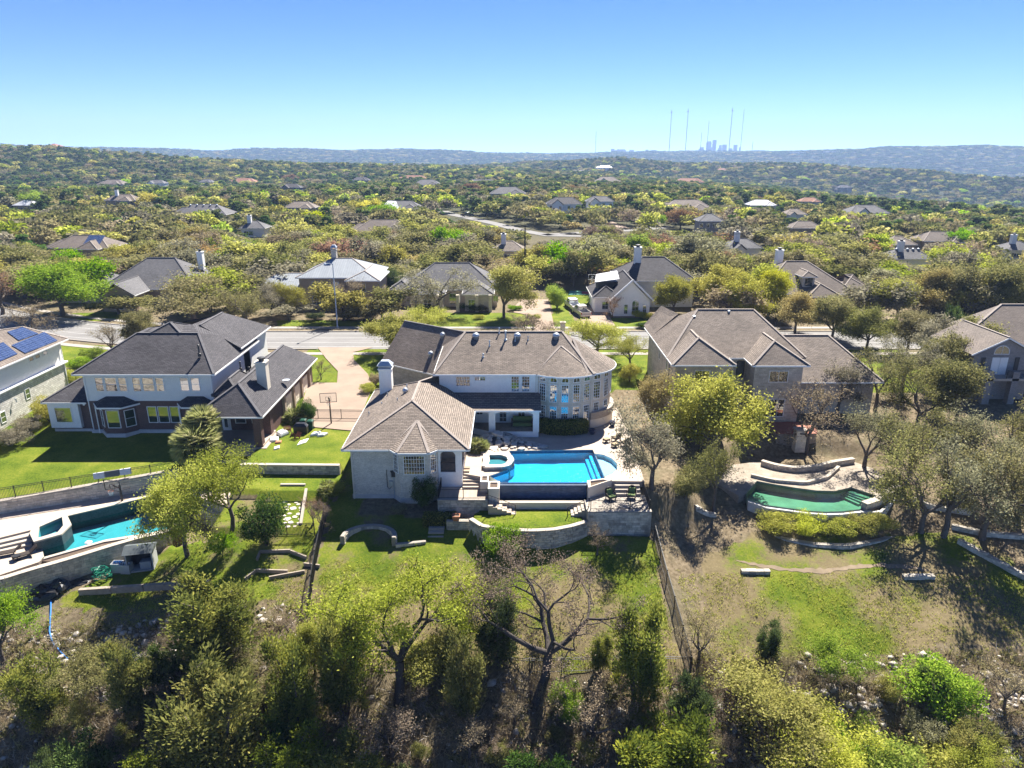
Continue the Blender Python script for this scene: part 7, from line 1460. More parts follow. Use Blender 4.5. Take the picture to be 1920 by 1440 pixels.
def scatter(name, label, me, mat, P, z, H, R_, bh, br):
    V = np.stack([P[:, 0], P[:, 1], z-.4], -1); pm = bpy.data.meshes.new(name+'_points'); pm.vertices.add(len(V)); pm.vertices.foreach_set('co', V.astype(np.float32).ravel())
    for nm, val in (('sx', R_/br), ('sz', H/bh), ('rot', rsW.uniform(0, 6.28, len(V)))): pm.attributes.new(nm, 'FLOAT', 'POINT').data.foreach_set('value', val.astype(np.float32))
    o = bpy.data.objects.new(name, pm); COL.objects.link(o); o['kind'] = 'stuff'; o['label'] = label; o['category'] = 'woodland'
    src = bpy.data.objects.new(name+'_source', me); me.materials.clear(); me.materials.append(LM[mat])
    ng = bpy.data.node_groups.new(name, 'GeometryNodeTree'); ng.interface.new_socket('Geometry', in_out='INPUT', socket_type='NodeSocketGeometry'); ng.interface.new_socket('Geometry', in_out='OUTPUT', socket_type='NodeSocketGeometry'); N = ng.nodes; Lk = ng.links
    gi, go = N.new('NodeGroupInput'), N.new('NodeGroupOutput'); ip = N.new('GeometryNodeInstanceOnPoints'); oi = N.new('GeometryNodeObjectInfo'); oi.inputs['Object'].default_value = src; oi.inputs['As Instance'].default_value = True
    def na(nm): q = N.new('GeometryNodeInputNamedAttribute'); q.data_type = 'FLOAT'; q.inputs['Name'].default_value = nm; return q.outputs[0]
    cs = N.new('ShaderNodeCombineXYZ'); sx = na('sx'); Lk.new(sx, cs.inputs[0]); Lk.new(sx, cs.inputs[1]); Lk.new(na('sz'), cs.inputs[2]); cr = N.new('ShaderNodeCombineXYZ'); Lk.new(na('rot'), cr.inputs[2])
    Lk.new(gi.outputs[0], ip.inputs['Points']); Lk.new(oi.outputs['Geometry'], ip.inputs['Instance']); Lk.new(cs.outputs[0], ip.inputs['Scale']); Lk.new(cr.outputs[0], ip.inputs['Rotation']); Lk.new(ip.outputs[0], go.inputs[0])
    md = o.modifiers.new('scatter', 'NODES'); md.node_group = ng; return o
low = {m_: lowtree(200+i, 7, 4.4, 420 if m_ not in ('bud', 'red') else 260, .8 if m_ not in ('bud', 'red') else .6) for i, m_ in enumerate(SPN)}; low['juniper'] = lowtree(230, 6, 3.2, 420, .7, True)
Ps, Hs, Rs = [P[extra]], [H[extra]], [R_[extra]]; sps = [sp[extra]]
for y0, y1, st_ in ((262, 620, 7.6), (620, 1000, 9.5), (1000, 1750, 12.5)):
    q = wood_points(y0, y1, st_); n = len(q); h = rsW.uniform(4.6, 8.4, n)*(1+.12*(y0 > 700)); r = rsW.uniform(4.0, 7.4, n)*(st_/7.8)**.75; s_ = species(None, np.hypot(q[:, 0], q[:, 1])*np.where(q[:, 0] > 0, 1+.25*q[:, 0]/(q[:, 1]+1), 1.12), n); ok, zz = filt(q, h, r); lk = (~ok) & filt(q, h*.45, r*.75)[0]; h = np.where(lk, h*.45, h); r = np.where(lk, r*.75, r); ok |= lk
    ok &= ~((rsW.rand(n) < .10)); Ps.append(q[ok]); Hs.append(h[ok]); Rs.append(r[ok]); sps.append(s_[ok])
q = wood_points(1750, 4700, 27.); n = len(q); far_ = (q, rsW.uniform(7, 12, n), rsW.uniform(11, 20, n), np.where(rsW.rand(n) < .8, 4, np.where(rsW.rand(n) < .6, 0, 3)))
Ps, Hs, Rs, sps = map(np.concatenate, (Ps, Hs, Rs, sps)); Zs = tz(Ps[:, 0], Ps[:, 1])
WL = {'olive': 'olive green oaks', 'grey': 'grey green oaks', 'spring': 'yellow green trees', 'tawny': 'tawny trees', 'juniper': 'dark junipers', 'vivid': 'vivid green trees', 'bud': 'leafless grey trees', 'red': 'rust brown trees'}
for i, m_ in enumerate(SPN):
    k = sps == i
    if k.any(): scatter('woodland', 'far woods of ' + WL[m_] + ' spreading to the hills', low[m_], 'dark' if m_ == 'juniper' else m_, Ps[k], Zs[k], Hs[k], Rs[k], 7 if m_ != 'juniper' else 6, 4.4 if m_ != 'juniper' else 3.2)
for m_ in ('juniper', 'olive', 'tawny'):
    k = far_[3] == SPN.index(m_); q = far_[0][k]; me = lowtree(240+SPN.index(m_), 7, 4.4, 110, 1.5); scatter('hill_woodland', 'distant hill forest of ' + WL[m_], me, 'dark' if m_ == 'juniper' else m_, q, tz(q[:, 0], q[:, 1]), far_[1][k], far_[2][k], 7, 4.4)
# --- tangle of small growth along the bottom of the picture
NEAR = [(*G(t_[2], t_[3])[:2], t_[6]) for t_ in TREES if t_[3] > 1180] + [(G(748, 1318).x, G(748, 1318).y, 'large yellow green oak with dark forked trunk'), (G(1002, 1325).x, G(1002, 1325).y, 'large almost bare oak with gnarled dark limbs')]; rsT = np.random.RandomState(77); cnt_ = {'juniper': 0, 'bare': 0, 'shrub': 0, 'thin': 0}
for _ in range(900):
    x, y = rsT.uniform(-33, 33), rsT.uniform(33.5, 47); lim = 46.5 if x < -16 else (44. if x > 14 else 42.4)
    if y > lim or sum(cnt_.values()) > 125: continue
    kd = rsT.choice(['juniper', 'bare', 'shrub', 'thin'], p=[.2, .46, .16, .18]); px_, py_ = proj(x, y, tzs(x, y))
    if kd != 'bare' and ((640 < px_ < 1060 and py_ > 1240 and rsT.rand() < .75) or (1180 < px_ < 1900 and py_ < 1300)): kd = 'bare'
    H_ = {'juniper': rsT.uniform(1.8, 4.2), 'bare': rsT.uniform(1.2, 2.8), 'shrub': rsT.uniform(1., 2.4), 'thin': rsT.uniform(2.5, 4.5)}[kd]; R__ = H_*rsT.uniform(.42, .7); right = px_ > 1300
    lf = {'juniper': 'juniper' if rsT.rand() < .7 else 'dark', 'bare': 'bud', 'shrub': 'spring' if right else 'olive', 'thin': 'spring' if right else 'olive'}[kd]
    side = 'left' if px_ < 640 else ('middle' if px_ < 1280 else 'right'); nm = {'juniper': 'small juniper', 'bare': 'leafless grey brown bush', 'shrub': 'low leafy bush', 'thin': 'thin leafy sapling'}[kd]
    q_ = min(NEAR, key=lambda t_: math.hypot(t_[0]-x, t_[1]-y)); w_ = q_[2].split()[:7]
    while w_[-1] in ('the', 'of', 'a', 'and', 'with', 'in', 'on', 'at', 'below', 'just', 'by', 'between', 'to', 'its', 'right', 'left', 'near', 'edge,', 'dark', 'pale', 'bottom', 'under', 'beside', 'rocky', 'lower', 'yellow', 'gnarled', 'green', 'forked'): w_.pop()
    lb_ = ('tall ' if H_ > 2.4 else 'low ') + nm.replace('small ', '').replace('low ', '') + (' left of the ' if x < q_[0] else ' right of the ') + ' '.join(w_).strip(',')
    place(kd, lf, (x, y, tzs(x, y)), H_, R__, lb_, 'shrub' if kd != 'thin' else 'tree', 'shrub' if kd != 'thin' else 'tree', (nm + 's').replace('bushs', 'bushes') + ' in the tangle along the bottom'); cnt_[kd] += 1
# ================================================================ furniture, vehicles, street furniture
FAB_G = plain('green_cushion', (.12, .17, .06), .9, .15); FAB_T = plain('tan_cushion', (.33, .25, .15), .9, .15); WICK = plain('dark_wicker', (.035, .025, .02), .7, .3, 20.); NAVY = plain('navy_glaze', (.02, .03, .07), .3, .2); CLAY = plain('terracotta', (.40, .17, .09), .8, .15)
WOODB = plain('brown_wood', (.20, .085, .05), .7, .25, 6.); VINYL = plain('white_cushion', (.75, .75, .76), .7, .06); GREENP = plain('dark_green_plastic', (.01, .06, .035), .4, .1); HOSE = plain('green_hose', (.02, .22, .14), .4, .2); BLUEH = plain('blue_hose', (.05, .2, .55), .4, .1); GREYP = plain('grey_plastic', (.38, .39, .40), .5, .1); TARP = plain('black_tarp', (.015, .015, .017), .35, .3, 4., spec=.6)
def chair(label, loc, rz, frame=WICK, cush=FAB_T, s=1.):
    r = thing('armchair', label, 'chair', loc, None, rz); x, y, z = loc
    MB().box(x-.36*s, x+.36*s, y-.36*s, y+.34*s, z+.3, z+.38).build('seat', frame, r); MB().box(x-.31*s, x+.31*s, y-.34*s, y+.26*s, z+.38, z+.5).build('seat_cushion', cush, r)
    b = MB(); n = 7; fr_, bk = [], []
    for k in range(n+1):
        a = math.pi*k/n; fr_.append((x+.38*s*math.cos(a), y+.3*s+.12, z+.72+.38*math.sin(a)**.8)); bk.append((x+.38*s*math.cos(a), y+.3*s+.2, z+.74+.38*math.sin(a)**.8))
    f0 = [(x-.36*s, y+.26*s, z+.36), (x+.36*s, y+.26*s, z+.36)]; g0 = [(x-.36*s, y+.34*s, z+.36), (x+.36*s, y+.34*s, z+.36)]
    k = len(fr_)+2; b.add(f0+fr_+g0+bk, [tuple(range(k)), tuple(range(k, 2*k))[::-1]] + [(i, (i+1) % k, (i+1) % k+k, i+k) for i in range(k)]).build('backrest', frame, r)
    MB().add([(x-.27*s, y+.22*s, z+.5), (x+.27*s, y+.22*s, z+.5), (x+.27*s, y+.3*s+.06, z+.95), (x-.27*s, y+.3*s+.06, z+.95), (x-.27*s, y+.12*s, z+.5), (x+.27*s, y+.12*s, z+.5), (x+.27*s, y+.24*s, z+.93), (x-.27*s, y+.24*s, z+.93)], [(4, 5, 6, 7), (7, 6, 2, 3), (5, 1, 2, 6), (0, 4, 7, 3)]).build('back_cushion', cush, r)
    for sx in (-1, 1):
        MB().tube([(x+sx*.4*s, y+.34*s, z+.66), (x+sx*.43*s, y, z+.64), (x+sx*.42*s, y-.36*s, z+.56), (x+sx*.39*s, y-.38*s, z+.3)], .045, 6).build('arm', frame, r)
        for sy in (-1, 1): MB().box(x+sx*.33*s-.035, x+sx*.33*s+.035, y+sy*.31*s-.035, y+sy*.31*s+.035, z, z+.3).build('leg', frame, r)
    return r
def ottoman(label, loc, rz, s=1.):
    r = thing('footstool', label, 'footstool', loc, None, rz); x, y, z = loc; MB().box(x-.33, x+.33, y-.28, y+.28, z+.24, z+.33).build('frame', WICK, r); MB().box(x-.3, x+.3, y-.25, y+.25, z+.33, z+.43).build('cushion', FAB_T, r)
    for sx in (-1, 1):
        for sy in (-1, 1): MB().box(x+sx*.28-.03, x+sx*.28+.03, y+sy*.23-.03, y+sy*.23+.03, z, z+.24).build('leg', WICK, r)
def gp_(px_, py_, z): p = A(px_, py_, z); return (p.x, p.y, z)
chair('dark wicker armchair with tan cushion further from the pool', gp_(1155, 827, -.5), R(-140)); chair('dark wicker armchair with tan cushion nearer the tree shade', gp_(1172, 836, -.5), R(-150))
ottoman('wicker footstool with tan cushion on the left', gp_(1137, 829, -.5), R(30)); ottoman('wicker footstool with tan cushion between the armchairs', gp_(1153, 838, -.5), R(30))
chair('green cushioned armchair on the left of the stone terrace', gp_(1145, 937, -1.5), R(25), WICK, FAB_G); chair('green cushioned armchair on the right of the stone terrace', gp_(1184, 934, -1.5), R(-15), WICK, FAB_G)
def pot(label, loc, r_, h, mat, square=False):
    t_ = thing('plant_pot', label, 'pot', loc)
    if square: MB().add([(loc[0]+sx*a, loc[1]+sy*a, loc[2]+zz) for zz, a in ((0, r_*.7), (h, r_), (h, r_*.8), (h*.8, r_*.78)) for sx, sy in ((-1, -1), (1, -1), (1, 1), (-1, 1))], [(k*4+i, k*4+(i+1) % 4, k*4+4+(i+1) % 4, k*4+4+i) for k in range(3) for i in range(4)]).build('body', mat, t_); MB().box(loc[0]-r_*.78, loc[0]+r_*.78, loc[1]-r_*.78, loc[1]+r_*.78, loc[2]+h*.7, loc[2]+h*.8).build('soil', SOIL, t_)
    else: MB().lathe(loc, [(r_*.6, 0), (r_*.9, h*.35), (r_, h*.7), (r_*.9, h*.95), (r_*1.0, h), (r_*.8, h), (r_*.75, h*.85)], 14).build('body', mat, t_, smooth=True); MB().lathe((loc[0], loc[1], loc[2]+h*.8), [(r_*.78, 0), (r_*.1, .05)], 12).build('soil', SOIL, t_)
pot('navy glazed pot at the foot of the tower on the left', gp_(1110, 814, -.5), .36, .62, NAVY); pot('navy glazed pot behind the tower on the right', gp_(1148, 799, -.5), .34, .6, NAVY); pot('square terracotta pot on the low stone wall', (-5.0, 56.75, -2.64), .34, .5, CLAY, True)
sf = thing('sofa', 'green outdoor sofa in the shade of the covered porch', 'sofa', (1.2, 72.7, .11)); MB().box(.1, 2.2, 72.3, 73.1, .2, .55).build('seat', FAB_G, sf); MB().box(.1, 2.2, 73.1, 73.35, .2, 1.05).build('backrest', FAB_G, sf)
for x_ in (.0, 2.2): MB().box(x_-.08, x_+.08, 72.3, 73.3, .2, .8).build('arm', WICK, sf)
for x_ in (.1, 2.1):
    for y_ in (72.4, 73.2): MB().box(x_, x_+.1, y_, y_+.1, .11, .2).build('leg', WICK, sf)
# --- basketball hoops
def hoop(label, p, rz, h=3.05, col='iron', glass_=True, pole=True):
    r = thing('basketball_hoop', label, 'basketball hoop', tuple(p), None, rz); x, y, z = p
    if pole: MB().box(x-.07, x+.07, y+.75, y+.89, z-.2, z+h+.1).build('pole', MT[col], r); MB().bar((x, y+.8, z+h-.2), (x, y+.1, z+h+.4), .1, .1).build('bracket', MT[col], r)
    f = MB()
    for a, b, c, d in ((-.92, .92, 0, .05), (-.92, .92, 1.05, 1.1), (-.92, -.87, .05, 1.05), (.87, .92, .05, 1.05), (-.3, .3, .2, .23), (-.3, .3, .62, .65), (-.3, -.27, .23, .62), (.27, .3, .23, .62)): f.box(x+a, x+b, y-.03, y+.03, z+h-.1+c, z+h-.1+d)
    bb_ = f.build('backboard', MT[col], r)
    if glass_: MB().face((x-.87, y, z+h-.05), (x+.87, y, z+h-.05), (x+.87, y, z+h+.95), (x-.87, y, z+h+.95)).build('pane', water('clear_acrylic', (.85, .88, .9), .01), bb_)
    m = MB(); m.tube([(x+.23*math.cos(a), y-.28+.23*math.sin(a), z+h) for a in np.linspace(0, 6.283, 15)], .018, 5).build('rim', plain('orange_rim', (.5, .12, .03), .5) if 'rim' not in MT else MT['rim'], r); nt = MB()
    for a in np.linspace(0, 6.283, 13)[:-1]: nt.bar((x+.22*math.cos(a), y-.28+.22*math.sin(a), z+h), (x+.13*math.cos(a+.3), y-.28+.13*math.sin(a+.3), z+h-.42), .015)
    nt.build('net', MT['white'], r, kind='stuff'); return r
hoop('basketball hoop with clear backboard beside the sandy driveway', G(620, 800), R(8)); ph = A(217, 946, -3.55); hoop('poolside basketball hoop with dark framed backboard', (ph.x, ph.y, -3.58), R(-15), 1.6); q = G(1110, 552); hoop('distant white basketball hoop beside the coloured court', (q.x, q.y, q.z), 0, 3.2, 'white')
drape('sports_court', pxp([(1068, 546), (1128, 546), (1132, 553), (1066, 553)], 0), plain('green_court', (.10, .32, .22), .8), .08); drape('sports_court', pxp([(1090, 547), (1114, 547), (1116, 552), (1092, 552)], 0), plain('red_court', (.36, .08, .09), .8), .1)
# --- street lamp, pole, mailbox pillar
lp_ = G(633, 614); sl = thing('street_lamp', 'tall grey street lamp at the far pavement', 'street lamp', tuple(lp_)); x, y, z = lp_; MB().lathe((x, y, z-.2), [(.2, 0), (.2, .4), (.12, .5), (.07, 10.9), (.06, 11.2)], 10).build('pole', MT['galv'], sl, smooth=True); MB().tube([(x, y, z+10.7), (x-.3, y-.8, z+11.1), (x-.7, y-1.8, z+11.2)], .05, 6).build('arm', MT['galv'], sl); MB().add([(x-.9, y-2.4, z+11.12), (x-.55, y-2.4, z+11.12), (x-.55, y-1.7, z+11.15), (x-.9, y-1.7, z+11.15), (x-.85, y-2.35, z+11.32), (x-.6, y-2.35, z+11.32), (x-.6, y-1.75, z+11.32), (x-.85, y-1.75, z+11.32)], [(3, 2, 1, 0), (4, 5, 6, 7), (0, 1, 5, 4), (1, 2, 6, 5), (2, 3, 7, 6), (3, 0, 4, 7)]).build('lamp_head', MT['galv'], sl)
pp = G(984, 520); pw = thing('power_pole', 'wooden power pole among the trees behind the low columned house', 'power pole', tuple(pp)); x, y, z = pp; MB().lathe((x, y, z-.3), [(.2, 0), (.13, 12)], 8).build('pole', MT['bark_dark'] if 'bark_dark' in MT else MT['wood'], pw); MB().box(x-1.1, x+1.1, y-.08, y+.08, z+11, z+11.2).build('crossarm', MT['wood'], pw)
for k, dx in enumerate((-.9, .9)):
    MB().tube([(x+dx+t_*70, y+8*t_, z+11.25-4*2.2*t_*(1-t_)) for t_ in np.linspace(0, 1, 12)], .03, 4, cap=False).build('wire', MT['iron'], pw)
mp_ = G(1055, 622); mb_ = thing('mailbox_pillar', 'white stone mailbox pillar at the street behind the main roof', 'mailbox', tuple(mp_)); x, y, z = mp_; MB().box(x-.4, x+.4, y-.4, y+.4, z-.2, z+1.5).build('shaft', MT['stone_cream'], mb_); MB().box(x-.5, x+.5, y-.5, y+.5, z+1.5, z+1.68).build('cap', MT['cap'], mb_)
# --- pickup trucks
RUB = plain('tyre_rubber', (.02, .02, .02), .8, .1); RIM = plain('wheel_rim', (.4, .41, .42), .35, .1, metal=.7); LAMP_R = plain('red_tail_lamp', (.35, .02, .02), .3, .1); CHR = plain('chrome', (.5, .5, .52), .2, .05, metal=.9)
def carpaint(name, c): t = NT(name); t.fin(c, .3, spec=.5); t.b.inputs['Coat Weight'].default_value = .6; return t.m
def pickup(label, p, rz, paint):
    r = thing('pickup_truck', label, 'truck', tuple(p), None, rz); x0, y0, z0 = p
    def V(x, y, z): return (x0+x, y0+y, z0+z)
    def loft(secs, name, mat, parent=None, close=True):
        """secs: list of (y, [(x,z)...half profile from bottom to top])"""
        m = MB(); n = 2*len(secs[0][1])
        for yy, pr in secs: m.v += [V(a, yy, b) for a, b in pr] + [V(-a, yy, b) for a, b in pr[::-1]]
        for i in range(len(secs)-1):
            for k in range(n): m.f.append((i*n+k, i*n+(k+1) % n, (i+1)*n+(k+1) % n, (i+1)*n+k))
        m.f.append(tuple(range(n))[::-1]); m.f.append(tuple((len(secs)-1)*n+k for k in range(n))); return m.build(name, mat, parent or r)
    low_ = [(.93, .38), (1.0, .6), (1.0, .95), (.96, 1.08)]
    loft([(-2.15+4.3, [(.93, .4), (1., .6), (.99, 1.0), (.92, 1.12)]), (2.75, [(.9, .42), (.96, .6), (.93, .98), (.85, 1.08)]), (2.92, [(.8, .5), (.84, .62), (.82, .9), (.75, 1.0)])], 'hood', paint)
    loft([(-.72, low_), (2.15, [(.93, .4), (1., .6), (.99, 1.0), (.92, 1.12)])], 'body', paint)
    for sx in (-1, 1): MB().add([V(sx*a, yy, zz) for yy in (-2.85, -.73) for a, zz in ((.82, .62), (.97, .42), (1.0, .7), (1.0, 1.02), (.97, 1.12), (.86, 1.12), (.84, 1.05))], [(i, (i+1) % 7, (i+1) % 7+7, i+7) for i in range(7)] + [tuple(range(7)), tuple(range(13, 6, -1))]).build('bed_side', paint, r)
    MB().add([V(a, b, c) for c in (.55, .68) for a, b in ((-.83, -2.8), (.83, -2.8), (.83, -.74), (-.83, -.74))], [(0, 3, 2, 1), (4, 5, 6, 7), (0, 1, 5, 4), (2, 3, 7, 6)]).build('bed_floor', RUB, r)
    MB().add([V(a, b, c) for c in (.58, 1.1) for a, b in ((-.83, -2.86), (.83, -2.86), (.83, -2.78), (-.83, -2.78))], [(0, 3, 2, 1), (4, 5, 6, 7), (0, 1, 5, 4), (1, 2, 6, 5), (2, 3, 7, 6), (3, 0, 4, 7)]).build('tailgate', paint, r)
    MB().add([V(a, b, c) for c in (.4, .58) for a, b in ((-.98, -3.0), (.98, -3.0), (.98, -2.84), (-.98, -2.84))], [(0, 3, 2, 1), (4, 5, 6, 7), (0, 1, 5, 4), (1, 2, 6, 5), (2, 3, 7, 6), (3, 0, 4, 7)]).build('bumper', CHR, r)
    cab = loft([(-.72, [(.97, 1.05), (.95, 1.1), (.78, 1.78), (.7, 1.84)]), (-.5, [(.97, 1.05), (.95, 1.12), (.78, 1.84), (.68, 1.9)]), (.7, [(.97, 1.05), (.95, 1.12), (.78, 1.85), (.68, 1.92)]), (1.55, [(.96, 1.05), (.94, 1.1), (.9, 1.14), (.85, 1.15)])], 'cab', paint)
    MB().face(V(-.72, -.735, 1.18), V(.72, -.735, 1.18), V(.66, -.735, 1.72), V(-.66, -.735, 1.72)).build('rear_window', MT['glass'], r); MB().face(V(.8, 1.52, 1.2), V(-.8, 1.52, 1.2), V(-.66, .78, 1.84), V(.66, .78, 1.84)).build('windscreen', MT['glass'], r)
    for sx in (-1, 1):
        MB().face(V(sx*.965, -.5, 1.18), V(sx*.965, .4, 1.18), V(sx*.82, .4, 1.74), V(sx*.82, -.4, 1.74)).build('side_window', MT['glass'], r); MB().face(V(sx*.965, .46, 1.18), V(sx*.96, 1.25, 1.18), V(sx*.83, .8, 1.74), V(sx*.82, .46, 1.74)).build('side_window', MT['glass'], r)
        MB().add([V(sx*a, b, c) for c in (.72, 1.06) for a, b in ((.86, -2.87), (1.005, -2.87), (1.005, -2.7), (.86, -2.7))], [(0, 3, 2, 1), (4, 5, 6, 7), (0, 1, 5, 4), (1, 2, 6, 5), (2, 3, 7, 6), (3, 0, 4, 7)]).build('tail_light', LAMP_R, r)
        MB().add([V(sx*a, b, c) for c in (1.1, 1.28) for a, b in ((.98, 1.1), (1.22, 1.05), (1.22, 1.2), (.98, 1.2))], [(0, 3, 2, 1), (4, 5, 6, 7), (0, 1, 5, 4), (1, 2, 6, 5), (2, 3, 7, 6), (3, 0, 4, 7)]).build('mirror', paint, r)
        for yy in (-1.85, 1.9):
            m = MB(); n = 16
            for a, rr in ((.72, .36), (.74, .4), (.97, .4), (.99, .36)): m.v += [V(sx*a, yy+rr*math.cos(2*math.pi*k/n), .4+rr*math.sin(2*math.pi*k/n)) for k in range(n)]
            for i in range(3): m.f += [(i*n+k, i*n+(k+1) % n, (i+1)*n+(k+1) % n, (i+1)*n+k) for k in range(n)]
            m.f += [tuple(range(n)), tuple(range(3*n, 4*n))]; w_ = m.build('wheel', RUB, r); MB().add([V(sx*1.0, yy+.24*math.cos(2*math.pi*k/12), .4+.24*math.sin(2*math.pi*k/12)) for k in range(12)], [tuple(range(12))]).build('rim', RIM, w_)
    return r
q = G(1092, 597); pickup('silver beige pickup truck nearer the street on the sandy drive', (q.x, q.y+2.6, q.z+.06), R(14), carpaint('champagne_paint', (.52, .48, .42))); q = G(1080, 590); pickup('white pickup truck parked ahead of the silver one', (q.x-.2, q.y+5.6, q.z+.06), R(12), carpaint('white_paint', (.78, .79, .8)))
q = G(876, 407); pickup('dark pickup truck on the far winding road', (q.x, q.y, q.z+.35), R(-60), carpaint('black_paint', (.02, .025, .03)))
# --- clutter beside the brick porch
def bag(label, p, sx, sy, sz, mat, name='cushion', cat='cushion', rz=0, tilt=0):
    r = MB().lathe((0, 0, 0), [(.42, 0), (.5, .12), (.5, .4), (.44, .8), (.3, 1.)], 4).build(name, mat); tag(r, label, cat); r.location = p; r.rotation_euler = (tilt, 0, rz+R(45)); r.scale = (sx*1.35, sy*1.35, sz); return r
gq = lambda px_, py_: G(px_, py_)
bag('white seat cushion on the brick porch steps', gq(514, 826), 1., .9, .35, VINYL, rz=.3, tilt=.2); bag('crumpled white cushions by the porch post', gq(530, 815), 1.3, 1., .5, VINYL, rz=.9); bag('red brown cushion on the steps', gq(522, 830), .7, .6, .2, CLAY, rz=.2); bag('small white pillow on the grass by the steps', gq(519, 841), .8, .5, .2, VINYL, rz=.5)
bag('flat white cushion lying on the lawn', gq(568, 829), 1.5, .6, .12, VINYL, rz=.4); bag('stack of white cushions at the lawn edge by the fence', gq(592, 815), 1.1, .6, .3, VINYL, rz=.1); bag('white and blue cushions at the lawn edge', gq(605, 817), 1., .5, .3, VINYL, rz=-.1)
for px_, py_, a, lb in ((540, 813, .4, 'brown slatted garden chair tipped over beside the covered grill'), (551, 824, -.5, 'brown slatted garden chair lying on the grass')):
    p = gq(px_, py_); r = thing('garden_chair', lb, 'chair', tuple(p), None, a); x, y, z = p; r.rotation_euler.x = R(-40)
    for k in range(5): MB().box(x-.32, x+.32, y-.3+k*.13, y-.2+k*.13, z+.42, z+.46).build('slat', WOODB, r)
    for k in range(5): MB().box(x-.32+.14*k, x-.22+.14*k, y+.33, y+.37, z+.45, z+1.05).build('slat', WOODB, r)
    for sx in (-1, 1):
        MB().box(x+sx*.36-.04, x+sx*.36+.04, y-.34, y+.38, z+.62, z+.67).build('arm', WOODB, r)
        for yy in (-.3, .34): MB().box(x+sx*.34-.04, x+sx*.34+.04, y+yy-.04, y+yy+.04, z, z+.64).build('leg', WOODB, r)
p = gq(565, 812); gr = thing('barbecue', 'barbecue grill under a black cover next to the green bins', 'grill', tuple(p)); x, y, z = p; MB().box(x-.75, x+.75, y-.35, y+.35, z, z+.85).build('cover_skirt', TARP, gr); MB().add([(x-.8, y-.38, z+.85), (x+.8, y-.38, z+.85), (x+.8, y+.38, z+.85), (x-.8, y+.38, z+.85), (x-.45, y-.2, z+1.2), (x+.45, y-.2, z+1.2), (x+.45, y+.25, z+1.2), (x-.45, y+.25, z+1.2)], [(3, 2, 1, 0), (4, 5, 6, 7), (0, 1, 5, 4), (1, 2, 6, 5), (2, 3, 7, 6), (3, 0, 4, 7)]).build('cover_top', TARP, gr)
for px_, py_, lb in ((570, 803, 'dark green wheeled bin on the left'), (583, 805, 'dark green wheeled bin on the right')):
    p = gq(px_, py_); r = thing('wheeled_bin', lb + ', behind the covered grill', 'bin', tuple(p)); x, y, z = p; MB().add([(x+sx*a, y+sy*b, z+h) for h, a, b in ((.05, .24, .26), (1., .32, .36)) for sx, sy in ((-1, -1), (1, -1), (1, 1), (-1, 1))], [(0, 3, 2, 1), (4, 5, 6, 7), (0, 1, 5, 4), (1, 2, 6, 5), (2, 3, 7, 6), (3, 0, 4, 7)]).build('body', GREENP, r); MB().add([(x+sx*a, y+sy*b, z+h) for h, a, b in ((1., .35, .4), (1.06, .34, .38), (1.14, .2, .25)) for sx, sy in ((-1, -1), (1, -1), (1, 1), (-1, 1))], [(8, 9, 10, 11)] + [(k*4+i, k*4+(i+1) % 4, k*4+4+(i+1) % 4, k*4+4+i) for k in range(2) for i in range(4)]).build('lid', GREENP, r)
    for sx in (-1, 1): MB().tube([(x+sx*.27, y+.3, z+.12), (x+sx*.33, y+.3, z+.12)], .12, 10).build('wheel', RUB, r)
ac = G(66, 800); a_ = thing('air_conditioner', 'pale air conditioning unit beside the white stone wall', 'air conditioner', tuple(ac)); x, y, z = ac; MB().lathe((x, y, z), [(.45, 0), (.45, .95), (.4, 1.)], 12).build('casing', GREYP, a_); MB().lathe((x, y, z+1.), [(.34, 0), (.34, .03)], 12).build('fan_grille', MT['iron'], a_)
# --- things round the left pool
for px_, py_, lb in ((20, 1040, 'left'), (48, 1044, 'right')):
    p = A(px_, py_, -4.4); r = thing('sun_lounger', 'brown sun lounger on the lower pool deck, ' + lb + ' of the two', 'sun lounger', tuple(p), None, R(-65 if lb == 'left' else -50)); x, y, z = p
    MB().box(x-.33, x+.33, y-.95, y+.35, z+.28, z+.36).build('seat', WICK, r); MB().add([(x-.33, y+.35, z+.3), (x+.33, y+.35, z+.3), (x+.33, y+.95, z+.75), (x-.33, y+.95, z+.75), (x-.33, y+.35, z+.38), (x+.33, y+.35, z+.38), (x+.33, y+.92, z+.83), (x-.33, y+.92, z+.83)], [(3, 2, 1, 0), (4, 5, 6, 7), (0, 1, 5, 4), (1, 2, 6, 5), (2, 3, 7, 6), (3, 0, 4, 7)]).build('backrest', WICK, r)
    for sx in (-1, 1):
        for yy in (-.85, .3): MB().box(x+sx*.29-.03, x+sx*.29+.03, y+yy-.03, y+yy+.03, z, z+.3).build('leg', WICK, r)
p = A(33, 1050, -4.4); r = thing('side_table', 'small dark table between the sun loungers', 'table', tuple(p)); MB().lathe(tuple(p), [(.05, .04), (.05, .42), (.32, .43), (.32, .47)], 12).build('top', MT['plastic_black'], r); MB().lathe(tuple(p), [(.22, 0), (.2, .04)], 10).build('base', MT['plastic_black'], r)
